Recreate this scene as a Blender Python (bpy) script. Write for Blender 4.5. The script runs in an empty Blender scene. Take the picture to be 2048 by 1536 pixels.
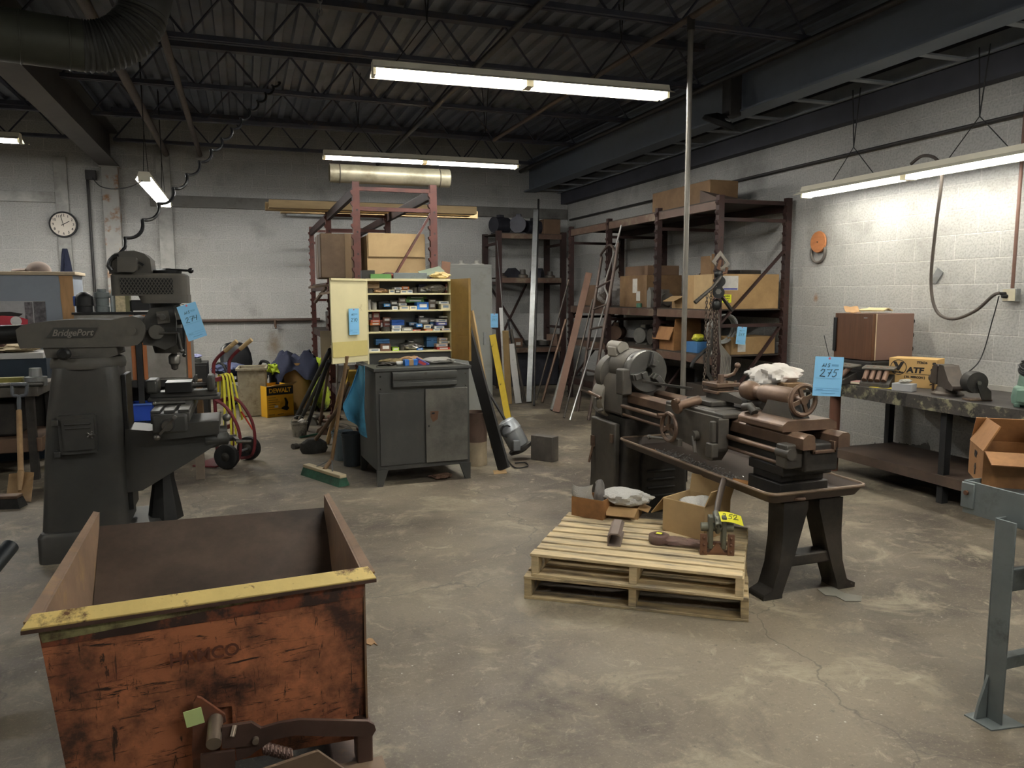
import bpy, bmesh, math, random
from mathutils import Vector, Matrix, Euler
random.seed(7)
C = bpy.context.scene.collection
PI = math.pi
def R(d): return math.radians(d)
SC = bpy.context.scene
# ---------------------------------------------------------------- camera, world, exposure
CAM_H, FPX = 1.545, 1530.0
YAW, PITCH, ROLL = R(19.2), R(6.6), R(-0.2)
fwd = Vector((math.sin(YAW)*math.cos(PITCH), math.cos(YAW)*math.cos(PITCH), -math.sin(PITCH)))
rt = Vector((math.cos(YAW), -math.sin(YAW), 0)); up = rt.cross(fwd)
cr = rt*math.cos(ROLL)+up*math.sin(ROLL); cu = up*math.cos(ROLL)-rt*math.sin(ROLL)
cd = bpy.data.cameras.new('camera'); cam = bpy.data.objects.new('camera', cd); C.objects.link(cam)
cam.matrix_world = Matrix(((cr.x,cu.x,-fwd.x,0),(cr.y,cu.y,-fwd.y,0),(cr.z,cu.z,-fwd.z,CAM_H),(0,0,0,1)))
cd.sensor_width = 36; cd.lens = 36*FPX/2048; cd.clip_start = .02; cd.clip_end = 100
SC.camera = cam
w = bpy.data.worlds.new('world'); SC.world = w; w.use_nodes = True
w.node_tree.nodes['Background'].inputs[0].default_value = (.5,.55,.6,1)
w.node_tree.nodes['Background'].inputs[1].default_value = .02
SC.view_settings.view_transform = 'Standard'; SC.view_settings.look = 'None'
SC.view_settings.gamma = 1; SC.view_settings.use_curve_mapping = False
SC.view_settings.exposure = EXPO = 1.15
TUBE = 52.0         # radiance of the fluorescent tubes
SC.cycles.max_bounces = 5; SC.cycles.diffuse_bounces = 3; SC.cycles.adaptive_threshold = .04; SC.cycles.glossy_bounces = 3; SC.cycles.transmission_bounces = 4
SC.cycles.sample_clamp_indirect = 6; SC.cycles.caustics_reflective = False; SC.cycles.caustics_refractive = False

def P(px, py, x=None, y=None, z=None):
    """the point of the room seen at that picture position, on the plane x=, y= or z="""
    d = cr*((px-1024)/FPX) - cu*((py-768)/FPX) + fwd
    if z is not None: t = (z-CAM_H)/d.z
    elif y is not None: t = y/d.y
    else: t = x/d.x
    return Vector((d.x*t, d.y*t, CAM_H+d.z*t))

# ---------------------------------------------------------------- materials
def lin(h):
    if isinstance(h, str):
        h = h.lstrip('#'); c = [int(h[i:i+2],16)/255 for i in (0,2,4)]
    else: c = [v/255 for v in h]
    return tuple(v/12.92 if v <= .04045 else ((v+.055)/1.055)**2.4 for v in c)
MATS = {}
def M(name, col="#808080", rough=.6, metal=0., var=.18, sc=5., col2=None, amt=.5, sc2=3., sharp=.08, bump=0., bsc=40., stretch=None, spec=.4):
    """paint or metal with noise variation; col2 = rust, dirt or bare patches with their own shape"""
    if name in MATS: return MATS[name]
    m = bpy.data.materials.new(name); m.use_nodes = True; nt = m.node_tree; N = nt.nodes; L = nt.links
    b = N['Principled BSDF']; b.inputs['Roughness'].default_value = rough; b.inputs['Metallic'].default_value = metal
    b.inputs['Specular IOR Level'].default_value = spec
    c = lin(col); tc = N.new('ShaderNodeTexCoord'); src = tc.outputs['Object']
    if stretch:
        mp = N.new('ShaderNodeMapping'); mp.inputs['Scale'].default_value = stretch; L.new(src, mp.inputs[0]); src = mp.outputs[0]
    nz = N.new('ShaderNodeTexNoise'); nz.inputs['Scale'].default_value = sc; nz.inputs['Detail'].default_value = 6; nz.inputs['Roughness'].default_value = .65
    L.new(src, nz.inputs['Vector'])
    rp = N.new('ShaderNodeValToRGB'); L.new(nz.outputs['Fac'], rp.inputs[0])
    rp.color_ramp.elements[0].position = .3; rp.color_ramp.elements[1].position = .7
    rp.color_ramp.elements[0].color = (*[v*(1-var) for v in c],1); rp.color_ramp.elements[1].color = (*[min(1,v*(1+var)) for v in c],1)
    out = rp.outputs[0]
    if col2:
        n2 = N.new('ShaderNodeTexNoise'); n2.inputs['Scale'].default_value = sc2; n2.inputs['Detail'].default_value = 8; n2.inputs['Roughness'].default_value = .7
        L.new(src, n2.inputs['Vector'])
        r2 = N.new('ShaderNodeValToRGB'); L.new(n2.outputs['Fac'], r2.inputs[0])
        r2.color_ramp.elements[0].position = max(0,1-amt-sharp); r2.color_ramp.elements[1].position = min(1,1-amt+sharp)
        mx = N.new('ShaderNodeMixRGB'); L.new(r2.outputs[0], mx.inputs[0]); L.new(out, mx.inputs[1]); mx.inputs[2].default_value = (*lin(col2),1)
        out = mx.outputs[0]
    L.new(out, b.inputs['Base Color'])
    if bump:
        n3 = N.new('ShaderNodeTexNoise'); n3.inputs['Scale'].default_value = bsc; n3.inputs['Detail'].default_value = 4; L.new(tc.outputs['Object'], n3.inputs['Vector'])
        bp = N.new('ShaderNodeBump'); bp.inputs['Strength'].default_value = bump; bp.inputs['Distance'].default_value = .004
        L.new(n3.outputs['Fac'], bp.inputs['Height']); L.new(bp.outputs[0], b.inputs['Normal'])
    MATS[name] = m; return m

def emis(name, col, st):
    m = bpy.data.materials.new(name); m.use_nodes = True; b = m.node_tree.nodes['Principled BSDF']
    b.inputs['Base Color'].default_value = (.9,.9,.9,1); b.inputs['Emission Color'].default_value = (*col,1); b.inputs['Emission Strength'].default_value = st
    return m

def glassy(name, col, alpha, rough=.2):
    m = bpy.data.materials.new(name); m.use_nodes = True; b = m.node_tree.nodes['Principled BSDF']
    b.inputs['Base Color'].default_value = (*lin(col),1); b.inputs['Alpha'].default_value = alpha; b.inputs['Roughness'].default_value = rough
    nt = m.node_tree; n = nt.nodes.new('ShaderNodeTexNoise'); n.inputs['Scale'].default_value = 30
    bp = nt.nodes.new('ShaderNodeBump'); bp.inputs['Distance'].default_value = .01; nt.links.new(n.outputs['Fac'], bp.inputs['Height']); nt.links.new(bp.outputs[0], b.inputs['Normal'])
    return m

# ---------------------------------------------------------------- mesh builder
class MB:
    def __init__(s): s.v=[]; s.f=[]; s.mi=[]; s.sm=[]; s.X=Matrix.Identity(4)
    def at(s, loc=(0,0,0), rot=(0,0,0), scale=None):
        s.X = Matrix.Translation(loc) @ Euler(rot).to_matrix().to_4x4()
        if scale is not None: s.X = s.X @ Matrix.Diagonal((*scale,1))
        return s
    def add(s, vs, fs, m=0, smooth=False):
        o = len(s.v); s.v += [tuple(s.X @ Vector(p)) for p in vs]
        for q in fs: s.f.append([o+i for i in q]); s.mi.append(m); s.sm.append(smooth)
        return s
    def box(s, x0,x1,y0,y1,z0,z1, m=0):
        return s.add([(x0,y0,z0),(x1,y0,z0),(x1,y1,z0),(x0,y1,z0),(x0,y0,z1),(x1,y0,z1),(x1,y1,z1),(x0,y1,z1)],
            [(0,3,2,1),(4,5,6,7),(0,1,5,4),(1,2,6,5),(2,3,7,6),(3,0,4,7)], m)
    def cb(s, c, d, m=0): return s.box(c[0]-d[0]/2,c[0]+d[0]/2,c[1]-d[1]/2,c[1]+d[1]/2,c[2]-d[2]/2,c[2]+d[2]/2,m)
    def hexa(s, b, t, m=0):
        """four bottom points, four top points, both counter-clockwise from above"""
        return s.add(list(b)+list(t), [(3,2,1,0),(4,5,6,7),(0,1,5,4),(1,2,6,5),(2,3,7,6),(3,0,4,7)], m)
    def bar(s, p0, p1, w, h, m=0, upv=(0,0,1)):
        p0=Vector(p0); p1=Vector(p1); d=(p1-p0).normalized(); u=Vector(upv)
        if abs(d.dot(u))>.99: u=Vector((1,0,0))
        a=d.cross(u).normalized(); b=a.cross(d)
        q=lambda p:[p-a*w/2-b*h/2,p+a*w/2-b*h/2,p+a*w/2+b*h/2,p-a*w/2+b*h/2]
        return s.add(q(p0)+q(p1), [(0,3,2,1),(4,5,6,7),(0,1,5,4),(1,2,6,5),(2,3,7,6),(3,0,4,7)][::1], m)
    def cyl(s, p0, p1, r, r1=None, n=12, m=0, cap=True):
        p0=Vector(p0); p1=Vector(p1); r1=r if r1 is None else r1; d=(p1-p0).normalized()
        u=Vector((0,0,1)) if abs(d.z)<.9 else Vector((1,0,0)); a=d.cross(u).normalized(); b=d.cross(a)
        vs=[]
        for p,q in ((p0,r),(p1,r1)):
            for i in range(n):
                t=2*PI*i/n; vs.append(p+a*math.cos(t)*q+b*math.sin(t)*q)
        s.add(vs,[(i,(i+1)%n,n+(i+1)%n,n+i) for i in range(n)],m,True)
        if cap:
            s.add(vs[:n],[tuple(range(n))[::-1]],m); s.add(vs[n:],[tuple(range(n))],m)
        return s
    def pipe(s, p0, p1, r, ri, n=16, m=0):
        """open-ended tube with a wall"""
        p0=Vector(p0); p1=Vector(p1); d=(p1-p0).normalized()
        u=Vector((0,0,1)) if abs(d.z)<.9 else Vector((1,0,0)); a=d.cross(u).normalized(); b=d.cross(a)
        vs=[p+a*math.cos(2*PI*i/n)*q+b*math.sin(2*PI*i/n)*q for p,q in ((p0,r),(p1,r),(p1,ri),(p0,ri)) for i in range(n)]
        fs=[(k*n+i,k*n+(i+1)%n,((k+1)%4)*n+(i+1)%n,((k+1)%4)*n+i) for k in range(4) for i in range(n)]
        return s.add(vs,fs,m,False)
    def tube(s, pts, r, n=8, m=0, closed=False):
        pts=[Vector(p) for p in pts]; k=len(pts); vs=[]; pa=None
        for i,p in enumerate(pts):
            if closed: d=pts[(i+1)%k]-pts[i-1]
            else: d=pts[min(i+1,k-1)]-pts[max(i-1,0)]
            d=d.normalized() if d.length>1e-9 else Vector((0,0,1))
            if pa is None:
                u=Vector((0,0,1)) if abs(d.z)<.9 else Vector((1,0,0)); a=d.cross(u).normalized()
            else:
                a=(pa-d*pa.dot(d)); a=a.normalized() if a.length>1e-6 else d.orthogonal().normalized()
            pa=a; b=d.cross(a); rr=r[i] if isinstance(r,(list,tuple)) else r
            vs+=[p+a*math.cos(2*PI*j/n)*rr+b*math.sin(2*PI*j/n)*rr for j in range(n)]
        fs=[(i*n+j,i*n+(j+1)%n,((i+1)%k)*n+(j+1)%n,((i+1)%k)*n+j) for i in range(k if closed else k-1) for j in range(n)]
        s.add(vs,fs,m,True)
        if not closed: s.add(vs[:n],[tuple(range(n))[::-1]],m); s.add(vs[-n:],[tuple(range(n))],m)
        return s
    def lathe(s, prof, c=(0,0,0), axis=(0,0,1), n=20, m=0, smooth=True):
        d=Vector(axis).normalized(); u=Vector((0,0,1)) if abs(d.z)<.9 else Vector((1,0,0)); a=d.cross(u).normalized(); b=d.cross(a); c=Vector(c)
        vs=[c+d*h+a*math.cos(2*PI*i/n)*r+b*math.sin(2*PI*i/n)*r for r,h in prof for i in range(n)]
        s.add(vs,[(k*n+i,k*n+(i+1)%n,(k+1)*n+(i+1)%n,(k+1)*n+i) for k in range(len(prof)-1) for i in range(n)],m,smooth)
        if prof[0][0]>1e-4: s.add(vs[:n],[tuple(range(n))[::-1]],m)
        if prof[-1][0]>1e-4: s.add(vs[-n:],[tuple(range(n))],m)
        return s
    def ball(s, c, r, sc=(1,1,1), n=12, k=8, m=0):
        vs=[];fs=[]
        for i in range(k+1):
            t=PI*i/k
            for j in range(n): vs.append((c[0]+r*sc[0]*math.sin(t)*math.cos(2*PI*j/n),c[1]+r*sc[1]*math.sin(t)*math.sin(2*PI*j/n),c[2]+r*sc[2]*math.cos(t)))
        for i in range(k):
            for j in range(n): fs.append((i*n+j,(i+1)*n+j,(i+1)*n+(j+1)%n,i*n+(j+1)%n))
        return s.add(vs,fs,m,True)
    def torus(s, c, Rr, r, axis=(0,0,1), n=24, k=8, m=0, a0=0, a1=2*PI):
        d=Vector(axis).normalized(); u=Vector((0,0,1)) if abs(d.z)<.9 else Vector((1,0,0)); a=d.cross(u).normalized(); b=d.cross(a); c=Vector(c)
        full=abs(a1-a0-2*PI)<1e-6; q=n if full else n+1
        return s.tube([c+a*math.cos(a0+(a1-a0)*i/n)*Rr+b*math.sin(a0+(a1-a0)*i/n)*Rr for i in range(q)],r,k,m,closed=full)
    def prism(s, poly, h0, h1, f=lambda u,v,h:(u,v,h), m=0, smooth=False):
        n=len(poly); vs=[f(u,v,h0) for u,v in poly]+[f(u,v,h1) for u,v in poly]
        s.add(vs,[tuple(range(n))[::-1],tuple(range(n,2*n))],m)
        return s.add(vs,[(i,(i+1)%n,n+(i+1)%n,n+i) for i in range(n)],m,smooth)
    def loft(s, rings, m=0, smooth=True, cap=True):
        n=len(rings[0]); vs=[p for r_ in rings for p in r_]
        s.add(vs,[(k*n+i,k*n+(i+1)%n,(k+1)*n+(i+1)%n,(k+1)*n+i) for k in range(len(rings)-1) for i in range(n)],m,smooth)
        if cap: s.add(rings[0],[tuple(range(n))[::-1]],m); s.add(rings[-1],[tuple(range(n))],m)
        return s
    def sheet(s, f, nu, nv, th=.004, m=0, smooth=True):
        """f(u,v) -> point; a cloth, card or bag sheet with thickness"""
        g=[[Vector(f(i/nu,j/nv)) for j in range(nv+1)] for i in range(nu+1)]; w_=nv+1
        def nrm(i,j):
            a=g[min(i+1,nu)][j]-g[max(i-1,0)][j]; b=g[i][min(j+1,nv)]-g[i][max(j-1,0)]; c=a.cross(b)
            return c.normalized() if c.length>1e-9 else Vector((0,0,1))
        top=[g[i][j]+nrm(i,j)*th/2 for i in range(nu+1) for j in range(w_)]; bot=[g[i][j]-nrm(i,j)*th/2 for i in range(nu+1) for j in range(w_)]
        K=len(top); fs=[]
        for i in range(nu):
            for j in range(nv):
                a=i*w_+j; fs.append((a,a+w_,a+w_+1,a+1)); fs.append((K+a,K+a+1,K+a+w_+1,K+a+w_))
        ed=[i*w_ for i in range(nu+1)]; fs+=[(ed[i],K+ed[i],K+ed[i+1],ed[i+1])[::-1] for i in range(nu)]
        ed=[i*w_+nv for i in range(nu+1)]; fs+=[(ed[i],K+ed[i],K+ed[i+1],ed[i+1]) for i in range(nu)]
        ed=list(range(w_)); fs+=[(ed[i],K+ed[i],K+ed[i+1],ed[i+1]) for i in range(nv)]
        ed=[nu*w_+j for j in range(w_)]; fs+=[(ed[i],K+ed[i],K+ed[i+1],ed[i+1])[::-1] for i in range(nv)]
        return s.add(top+bot,fs,m,smooth)
    def build(s, name, mats, parent=None, bevel=0, loc=(0,0,0), rot=(0,0,0), seg=2):
        me=bpy.data.meshes.new(name); me.from_pydata([tuple(p) for p in s.v],[],s.f)
        mats=mats if isinstance(mats,(list,tuple)) else [mats]
        for m in mats: me.materials.append(m)
        me.polygons.foreach_set('material_index', s.mi); me.polygons.foreach_set('use_smooth', s.sm); me.update()
        bm=bmesh.new(); bm.from_mesh(me); bmesh.ops.recalc_face_normals(bm, faces=bm.faces); bm.to_mesh(me); bm.free(); me.set_sharp_from_angle(angle=R(38))
        o=bpy.data.objects.new(name,me); C.objects.link(o); o.location=loc; o.rotation_euler=rot
        if parent: o.parent=parent
        if bevel:
            b=o.modifiers.new('bevel','BEVEL'); b.width=bevel; b.segments=seg; b.limit_method='ANGLE'; b.angle_limit=R(40)
        return o

def tag(o, label, cat, group=None, kind=None):
    o['label']=label; o['category']=cat
    if group: o['group']=group
    if kind: o['kind']=kind
    return o
def thing(name, label, cat, loc=(0,0,0), rotz=0, group=None, rot=None):
    o=bpy.data.objects.new(name,None); o.empty_display_size=.05; C.objects.link(o); o.location=loc
    o.rotation_euler=rot if rot else (0,0,rotz)
    return tag(o,label,cat,group)
def struct(o): o['kind']='structure'; return o
def copy_tree(o, parent=None):
    c=o.copy(); C.objects.link(c)
    if parent: c.parent=parent
    for ch in [q for q in bpy.data.objects if q.parent==o]: copy_tree(ch,c)
    return c

# ---------------------------------------------------------------- writing
def text(name, s, size, mat, parent, loc, rot, depth=.0015, shear=0, bold=0, align='CENTER', sx=1):
    cu_=bpy.data.curves.new('t','FONT'); cu_.body=s; cu_.size=size; cu_.extrude=depth; cu_.shear=shear; cu_.offset=bold; cu_.align_x=align; cu_.align_y='CENTER'; cu_.resolution_u=3
    t=bpy.data.objects.new('t',cu_); C.objects.link(t); bpy.context.view_layer.update()
    me=bpy.data.meshes.new_from_object(t.evaluated_get(bpy.context.evaluated_depsgraph_get())); bpy.data.objects.remove(t); bpy.data.curves.remove(cu_)
    me.materials.clear(); me.materials.append(mat); me.name=name
    o=bpy.data.objects.new(name,me); C.objects.link(o); o.parent=parent; o.location=loc; o.rotation_euler=rot; o.scale=(sx,1,1)
    return o
GLY={'0':[[(.3,.0),(.05,.3),(.05,.75),(.35,1),(.6,.7),(.55,.25),(.3,0)]],'2':[[(.0,.72),(.2,1),(.5,.95),(.45,.6),(.0,.02),(.2,.05),(.7,.0)]],
 '7':[[(.0,.95),(.65,1.),(.3,.0)],[(.2,.5),(.6,.52)]],'5':[[(.7,1.),(.25,.98),(.12,.6),(.45,.6),(.5,.2),(.2,.0),(.0,.1)]],
 '4':[[(.1,1),(.02,.5),(.5,.52)],[(.55,1.),(.42,0)]],'6':[[(.5,1),(.12,.6),(.05,.15),(.3,0),(.5,.25),(.3,.45),(.08,.3)]],
 '8':[[(.5,.85),(.25,1),(.1,.78),(.5,.3),(.35,0),(.05,.15),(.2,.45),(.55,.8)]],'3':[[(.05,.9),(.4,1),(.4,.65),(.15,.55),(.5,.35),(.3,0),(.0,.1)]],
 'A':[[(0,0),(.35,1),(.55,0)],[(.12,.4),(.55,.42)]],'I':[[(.25,1),(.15,0)]],'S':[[(.6,.95),(.2,1),(.15,.6),(.5,.45),(.35,0),(0,.08)]]}
def handwriting(mb, s, x, y, h, r, z, slant=.12, adv=.78):
    for i,ch in enumerate(s):
        for st in GLY[ch]:
            mb.tube([(x+(i*adv+u+v*slant)*h, y+v*h, z) for u,v in st], r, 5)
# ---------------------------------------------------------------- room materials
def wall_mat(name, axis, stains=()):
    m=bpy.data.materials.new(name); m.use_nodes=True; nt=m.node_tree; N=nt.nodes; L=nt.links; b=N['Principled BSDF']; b.inputs['Roughness'].default_value=.75
    tc=N.new('ShaderNodeTexCoord'); sp=N.new('ShaderNodeSeparateXYZ'); L.new(tc.outputs['Object'],sp.inputs[0]); cb=N.new('ShaderNodeCombineXYZ')
    L.new(sp.outputs['X' if axis=='x' else 'Y'],cb.inputs[0]); L.new(sp.outputs['Z'],cb.inputs[1])
    br=N.new('ShaderNodeTexBrick'); L.new(cb.outputs[0],br.inputs['Vector']); br.inputs['Scale'].default_value=1; br.inputs['Brick Width'].default_value=.4064; br.inputs['Row Height'].default_value=.2032
    br.inputs['Mortar Size'].default_value=.005; br.inputs['Mortar Smooth'].default_value=.4; br.inputs['Bias'].default_value=0
    br.inputs['Color1'].default_value=(*lin('#b6b5b0'),1); br.inputs['Color2'].default_value=(*lin('#b1b0ab'),1); br.inputs['Mortar'].default_value=(*lin('#c9c8c2'),1)
    n1=N.new('ShaderNodeTexNoise'); n1.inputs['Scale'].default_value=55; n1.inputs['Detail'].default_value=5; L.new(cb.outputs[0],n1.inputs['Vector'])
    r1=N.new('ShaderNodeValToRGB'); L.new(n1.outputs['Fac'],r1.inputs[0]); r1.color_ramp.elements[0].position=.35; r1.color_ramp.elements[1].position=.55
    r1.color_ramp.elements[0].color=(.62,.62,.60,1); r1.color_ramp.elements[1].color=(1,1,1,1)
    mx=N.new('ShaderNodeMixRGB'); mx.blend_type='MULTIPLY'; mx.inputs[0].default_value=.6; L.new(br.outputs['Color'],mx.inputs[1]); L.new(r1.outputs[0],mx.inputs[2])
    # soot and damp blotches
    n2=N.new('ShaderNodeTexNoise'); n2.inputs['Scale'].default_value=1.1; n2.inputs['Detail'].default_value=7; n2.inputs['Roughness'].default_value=.62; L.new(cb.outputs[0],n2.inputs['Vector'])
    r2=N.new('ShaderNodeValToRGB'); L.new(n2.outputs['Fac'],r2.inputs[0]); r2.color_ramp.elements[0].position=.52; r2.color_ramp.elements[1].position=.8
    m2=N.new('ShaderNodeMixRGB'); L.new(r2.outputs[0],m2.inputs[0]); L.new(mx.outputs[0],m2.inputs[1]); m2.inputs[2].default_value=(*lin('#77756f'),1); out=m2.outputs[0]
    # black rub marks low on the wall: own ragged edge
    mr=N.new('ShaderNodeMath'); mr.operation='MULTIPLY_ADD'; L.new(n2.outputs['Fac'],mr.inputs[0]); mr.inputs[1].default_value=1.5; mr.inputs[2].default_value=-.62
    lt=N.new('ShaderNodeMath'); lt.operation='LESS_THAN'; L.new(sp.outputs['Z'],lt.inputs[0]); L.new(mr.outputs[0],lt.inputs[1])
    m3=N.new('ShaderNodeMixRGB'); L.new(lt.outputs[0],m3.inputs[0]); L.new(out,m3.inputs[1]); m3.inputs[2].default_value=(*lin('#5f5d58'),1); out=m3.outputs[0]
    for (cx_,cz_,rx_,rz_,hexc,fac) in stains:
        vm=N.new('ShaderNodeVectorMath'); vm.operation='SUBTRACT'; L.new(cb.outputs[0],vm.inputs[0]); vm.inputs[1].default_value=(cx_,cz_,0)
        vs=N.new('ShaderNodeVectorMath'); vs.operation='MULTIPLY'; L.new(vm.outputs[0],vs.inputs[0]); vs.inputs[1].default_value=(1/rx_,1/rz_,0)
        ln=N.new('ShaderNodeVectorMath'); ln.operation='LENGTH'; L.new(vs.outputs[0],ln.inputs[0])
        n4=N.new('ShaderNodeTexNoise'); n4.inputs['Scale'].default_value=12; n4.inputs['Detail'].default_value=6; L.new(cb.outputs[0],n4.inputs['Vector'])
        ad=N.new('ShaderNodeMath'); ad.operation='ADD'; L.new(ln.outputs['Value'],ad.inputs[0]); L.new(n4.outputs['Fac'],ad.inputs[1])
        rr=N.new('ShaderNodeMapRange'); L.new(ad.outputs[0],rr.inputs[0]); rr.inputs[1].default_value=1.45; rr.inputs[2].default_value=.6; rr.inputs[3].default_value=0; rr.inputs[4].default_value=fac
        m4=N.new('ShaderNodeMixRGB'); L.new(rr.outputs[0],m4.inputs[0]); L.new(out,m4.inputs[1]); m4.inputs[2].default_value=(*lin(hexc),1); out=m4.outputs[0]
    L.new(out,b.inputs['Base Color'])
    ad=N.new('ShaderNodeMath'); ad.operation='MULTIPLY_ADD'; L.new(n1.outputs['Fac'],ad.inputs[0]); ad.inputs[1].default_value=.35; 
    iv=N.new('ShaderNodeMath'); iv.operation='SUBTRACT'; iv.inputs[0].default_value=1; L.new(br.outputs['Fac'],iv.inputs[1]); L.new(iv.outputs[0],ad.inputs[2])
    bp=N.new('ShaderNodeBump'); bp.inputs['Strength'].default_value=.7; bp.inputs['Distance'].default_value=.008; L.new(ad.outputs[0],bp.inputs['Height']); L.new(bp.outputs[0],b.inputs['Normal'])
    return m

def floor_mat():
    m=bpy.data.materials.new('worn concrete'); m.use_nodes=True; nt=m.node_tree; N=nt.nodes; L=nt.links; b=N['Principled BSDF']
    tc=N.new('ShaderNodeTexCoord'); V=tc.outputs['Object']
    def noise(sc,det=6,ro=.6,dist=0):
        n=N.new('ShaderNodeTexNoise'); n.inputs['Scale'].default_value=sc; n.inputs['Detail'].default_value=det; n.inputs['Roughness'].default_value=ro; n.inputs['Distortion'].default_value=dist; L.new(V,n.inputs['Vector']); return n.outputs['Fac']
    def ramp(f,p0,p1):
        r_=N.new('ShaderNodeMapRange'); L.new(f,r_.inputs[0]); r_.inputs[1].default_value=p0; r_.inputs[2].default_value=p1; return r_.outputs[0]
    def mix(f,a,bc):
        x=N.new('ShaderNodeMixRGB'); L.new(f,x.inputs[0])
        if isinstance(a,str): x.inputs[1].default_value=(*lin(a),1)
        else: L.new(a,x.inputs[1])
        x.inputs[2].default_value=(*lin(bc),1); return x.outputs[0]
    c=mix(ramp(noise(.55,7,.62,.3),.4,.62),'#7a705f','#483f35')
    c=mix(ramp(noise(2.3,9,.7,.6),.53,.72),c,'#a0967f')          # scuffed pale patches
    c=mix(ramp(noise(7,8,.75,1.2),.57,.75),c,'#aaa18a')
    c=mix(ramp(noise(1.3,9,.7,.4),.53,.70),c,'#443b33')         # oil and brown dust
    c=mix(ramp(noise(28,5,.7),.60,.78),c,'#3f3a34')
    c=mix(ramp(noise(75,4,.8),.56,.8),c,'#a39a88'); c=mix(ramp(noise(46,6,.8),.57,.76),c,'#4b443b')
    sp=N.new('ShaderNodeMapping'); sp.inputs['Scale'].default_value=(3,14,1); sp.inputs['Rotation'].default_value=(0,0,.5); L.new(V,sp.inputs[0])
    sn=N.new('ShaderNodeTexNoise'); sn.inputs['Scale'].default_value=2; sn.inputs['Detail'].default_value=8; sn.inputs['Roughness'].default_value=.75; L.new(sp.outputs[0],sn.inputs['Vector'])
    c=mix(ramp(sn.outputs['Fac'],.58,.72),c,'#8d8473')
    vo=N.new('ShaderNodeTexVoronoi'); vo.feature='DISTANCE_TO_EDGE'; vo.inputs['Scale'].default_value=.42
    wv=N.new('ShaderNodeTexNoise'); wv.inputs['Scale'].default_value=2.5; wv.inputs['Detail'].default_value=6; L.new(V,wv.inputs['Vector'])
    va=N.new('ShaderNodeVectorMath'); va.operation='MULTIPLY_ADD'; L.new(wv.outputs['Color'],va.inputs[0]); va.inputs[1].default_value=(.55,.55,0); L.new(V,va.inputs[2]); L.new(va.outputs[0],vo.inputs['Vector'])
    c=mix(ramp(vo.outputs['Distance'],.003,-.001),c,'#4a433a')   # cracks
    wh=N.new('ShaderNodeTexVoronoi'); wh.inputs['Scale'].default_value=9; L.new(V,wh.inputs['Vector'])
    c=mix(ramp(wh.outputs['Distance'],.045,.03),c,'#b9b4a8')     # chips and specks
    L.new(c,b.inputs['Base Color'])
    rr=N.new('ShaderNodeMapRange'); L.new(noise(3,6),rr.inputs[0]); rr.inputs[3].default_value=.42; rr.inputs[4].default_value=.8; L.new(rr.outputs[0],b.inputs['Roughness'])
    bp=N.new('ShaderNodeBump'); bp.inputs['Strength'].default_value=.35; bp.inputs['Distance'].default_value=.006; L.new(noise(22,8,.7),bp.inputs['Height']); L.new(bp.outputs[0],b.inputs['Normal'])
    return m
XR, YB, XL, YF, ZD = 5.6, 13.0, -7.0, -3.2, 4.2
m_floor=floor_mat()
st1=P(549,690,y=YB); st2=P(549,660,y=YB)
m_wb=wall_mat('painted block back','x',[(st1.x,st1.z,.16,.28,'#7a6647',.75)])
d1=P(1632,595,x=XR)
m_wr=wall_mat('painted block right','y',[(d1.y,d1.z,.045,.06,'#a5794a',.9)])
m_deck=M('dark deck','#6b707c',.75,0,.3,1.2,'#78747a',.35,2.0,.12)
m_steel=M('dark joist steel','#454854',.65,0,.3,3,'#524a46',.4,3,.1)
m_girder=M('grey girder','#727a86',.6,0,.2,2,'#565b63',.4,2,.2)
m_wtrim=M('grimy white paint','#b0afa9',.65,0,.15,4,'#6d6a64',.42,2.2,.15)
m_rust=M('rusty column','#a3a19b',.7,0,.12,4,'#8d6a4a',.42,5,.06,bump=.3)
m_cream=M('cream enamel','#d8d2bd',.5,0,.06,3)
m_black=M('black rubber','#191919',.6,0,.2,8)
m_conduit=M('sooty conduit','#3a3837',.5,.3,.25,6)
m_galv=M('galvanised steel','#8d8f8e',.42,.55,.15,8,'#6d6b66',.4,5,.1)
m_tube=emis('tube glow',(1,.99,.97),TUBE); m_tube2=emis('weaker tube glow',(1,.99,.95),TUBE*.34)

# ---------------------------------------------------------------- setting
struct(MB().box(XL-.2,XR+.2,YF-.2,YB+.2,-.2,0).build('floor',m_floor))
struct(MB().box(XL-.2,XR+.2,YB,YB+.2,0,4.4).build('wall_back',m_wb))
struct(MB().box(XR,XR+.2,YF,YB,0,4.4).build('wall_right',m_wr))
struct(MB().box(XL-.2,XL,YF,YB,0,4.4).build('wall_left',m_wr))
struct(MB().box(XL-.2,XR+.2,YF-.2,YF,0,4.4).build('wall_front',m_wb))
mb=MB(); per=.19; n=int((XR-XL)/per)+1; prof=[]
for i in range(n+1):
    x=XL+i*per; prof+=[(x,ZD),(x+.075,ZD),(x+.09,ZD+.045),(x+.175,ZD+.045)]
poly=prof+[(prof[-1][0],4.4),(XL,4.4)]
k=len(prof); vs=[(u,YF,v) for u,v in prof]+[(u,YB,v) for u,v in prof]+[(XL,YF,4.4),(prof[-1][0],YF,4.4),(prof[-1][0],YB,4.4),(XL,YB,4.4)]
mb.add(vs,[(i,k+i,k+i+1,i+1) for i in range(k-1)]+[(2*k,2*k+1,2*k+2,2*k+3)]); struct(mb.build('ceiling',m_deck))
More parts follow.
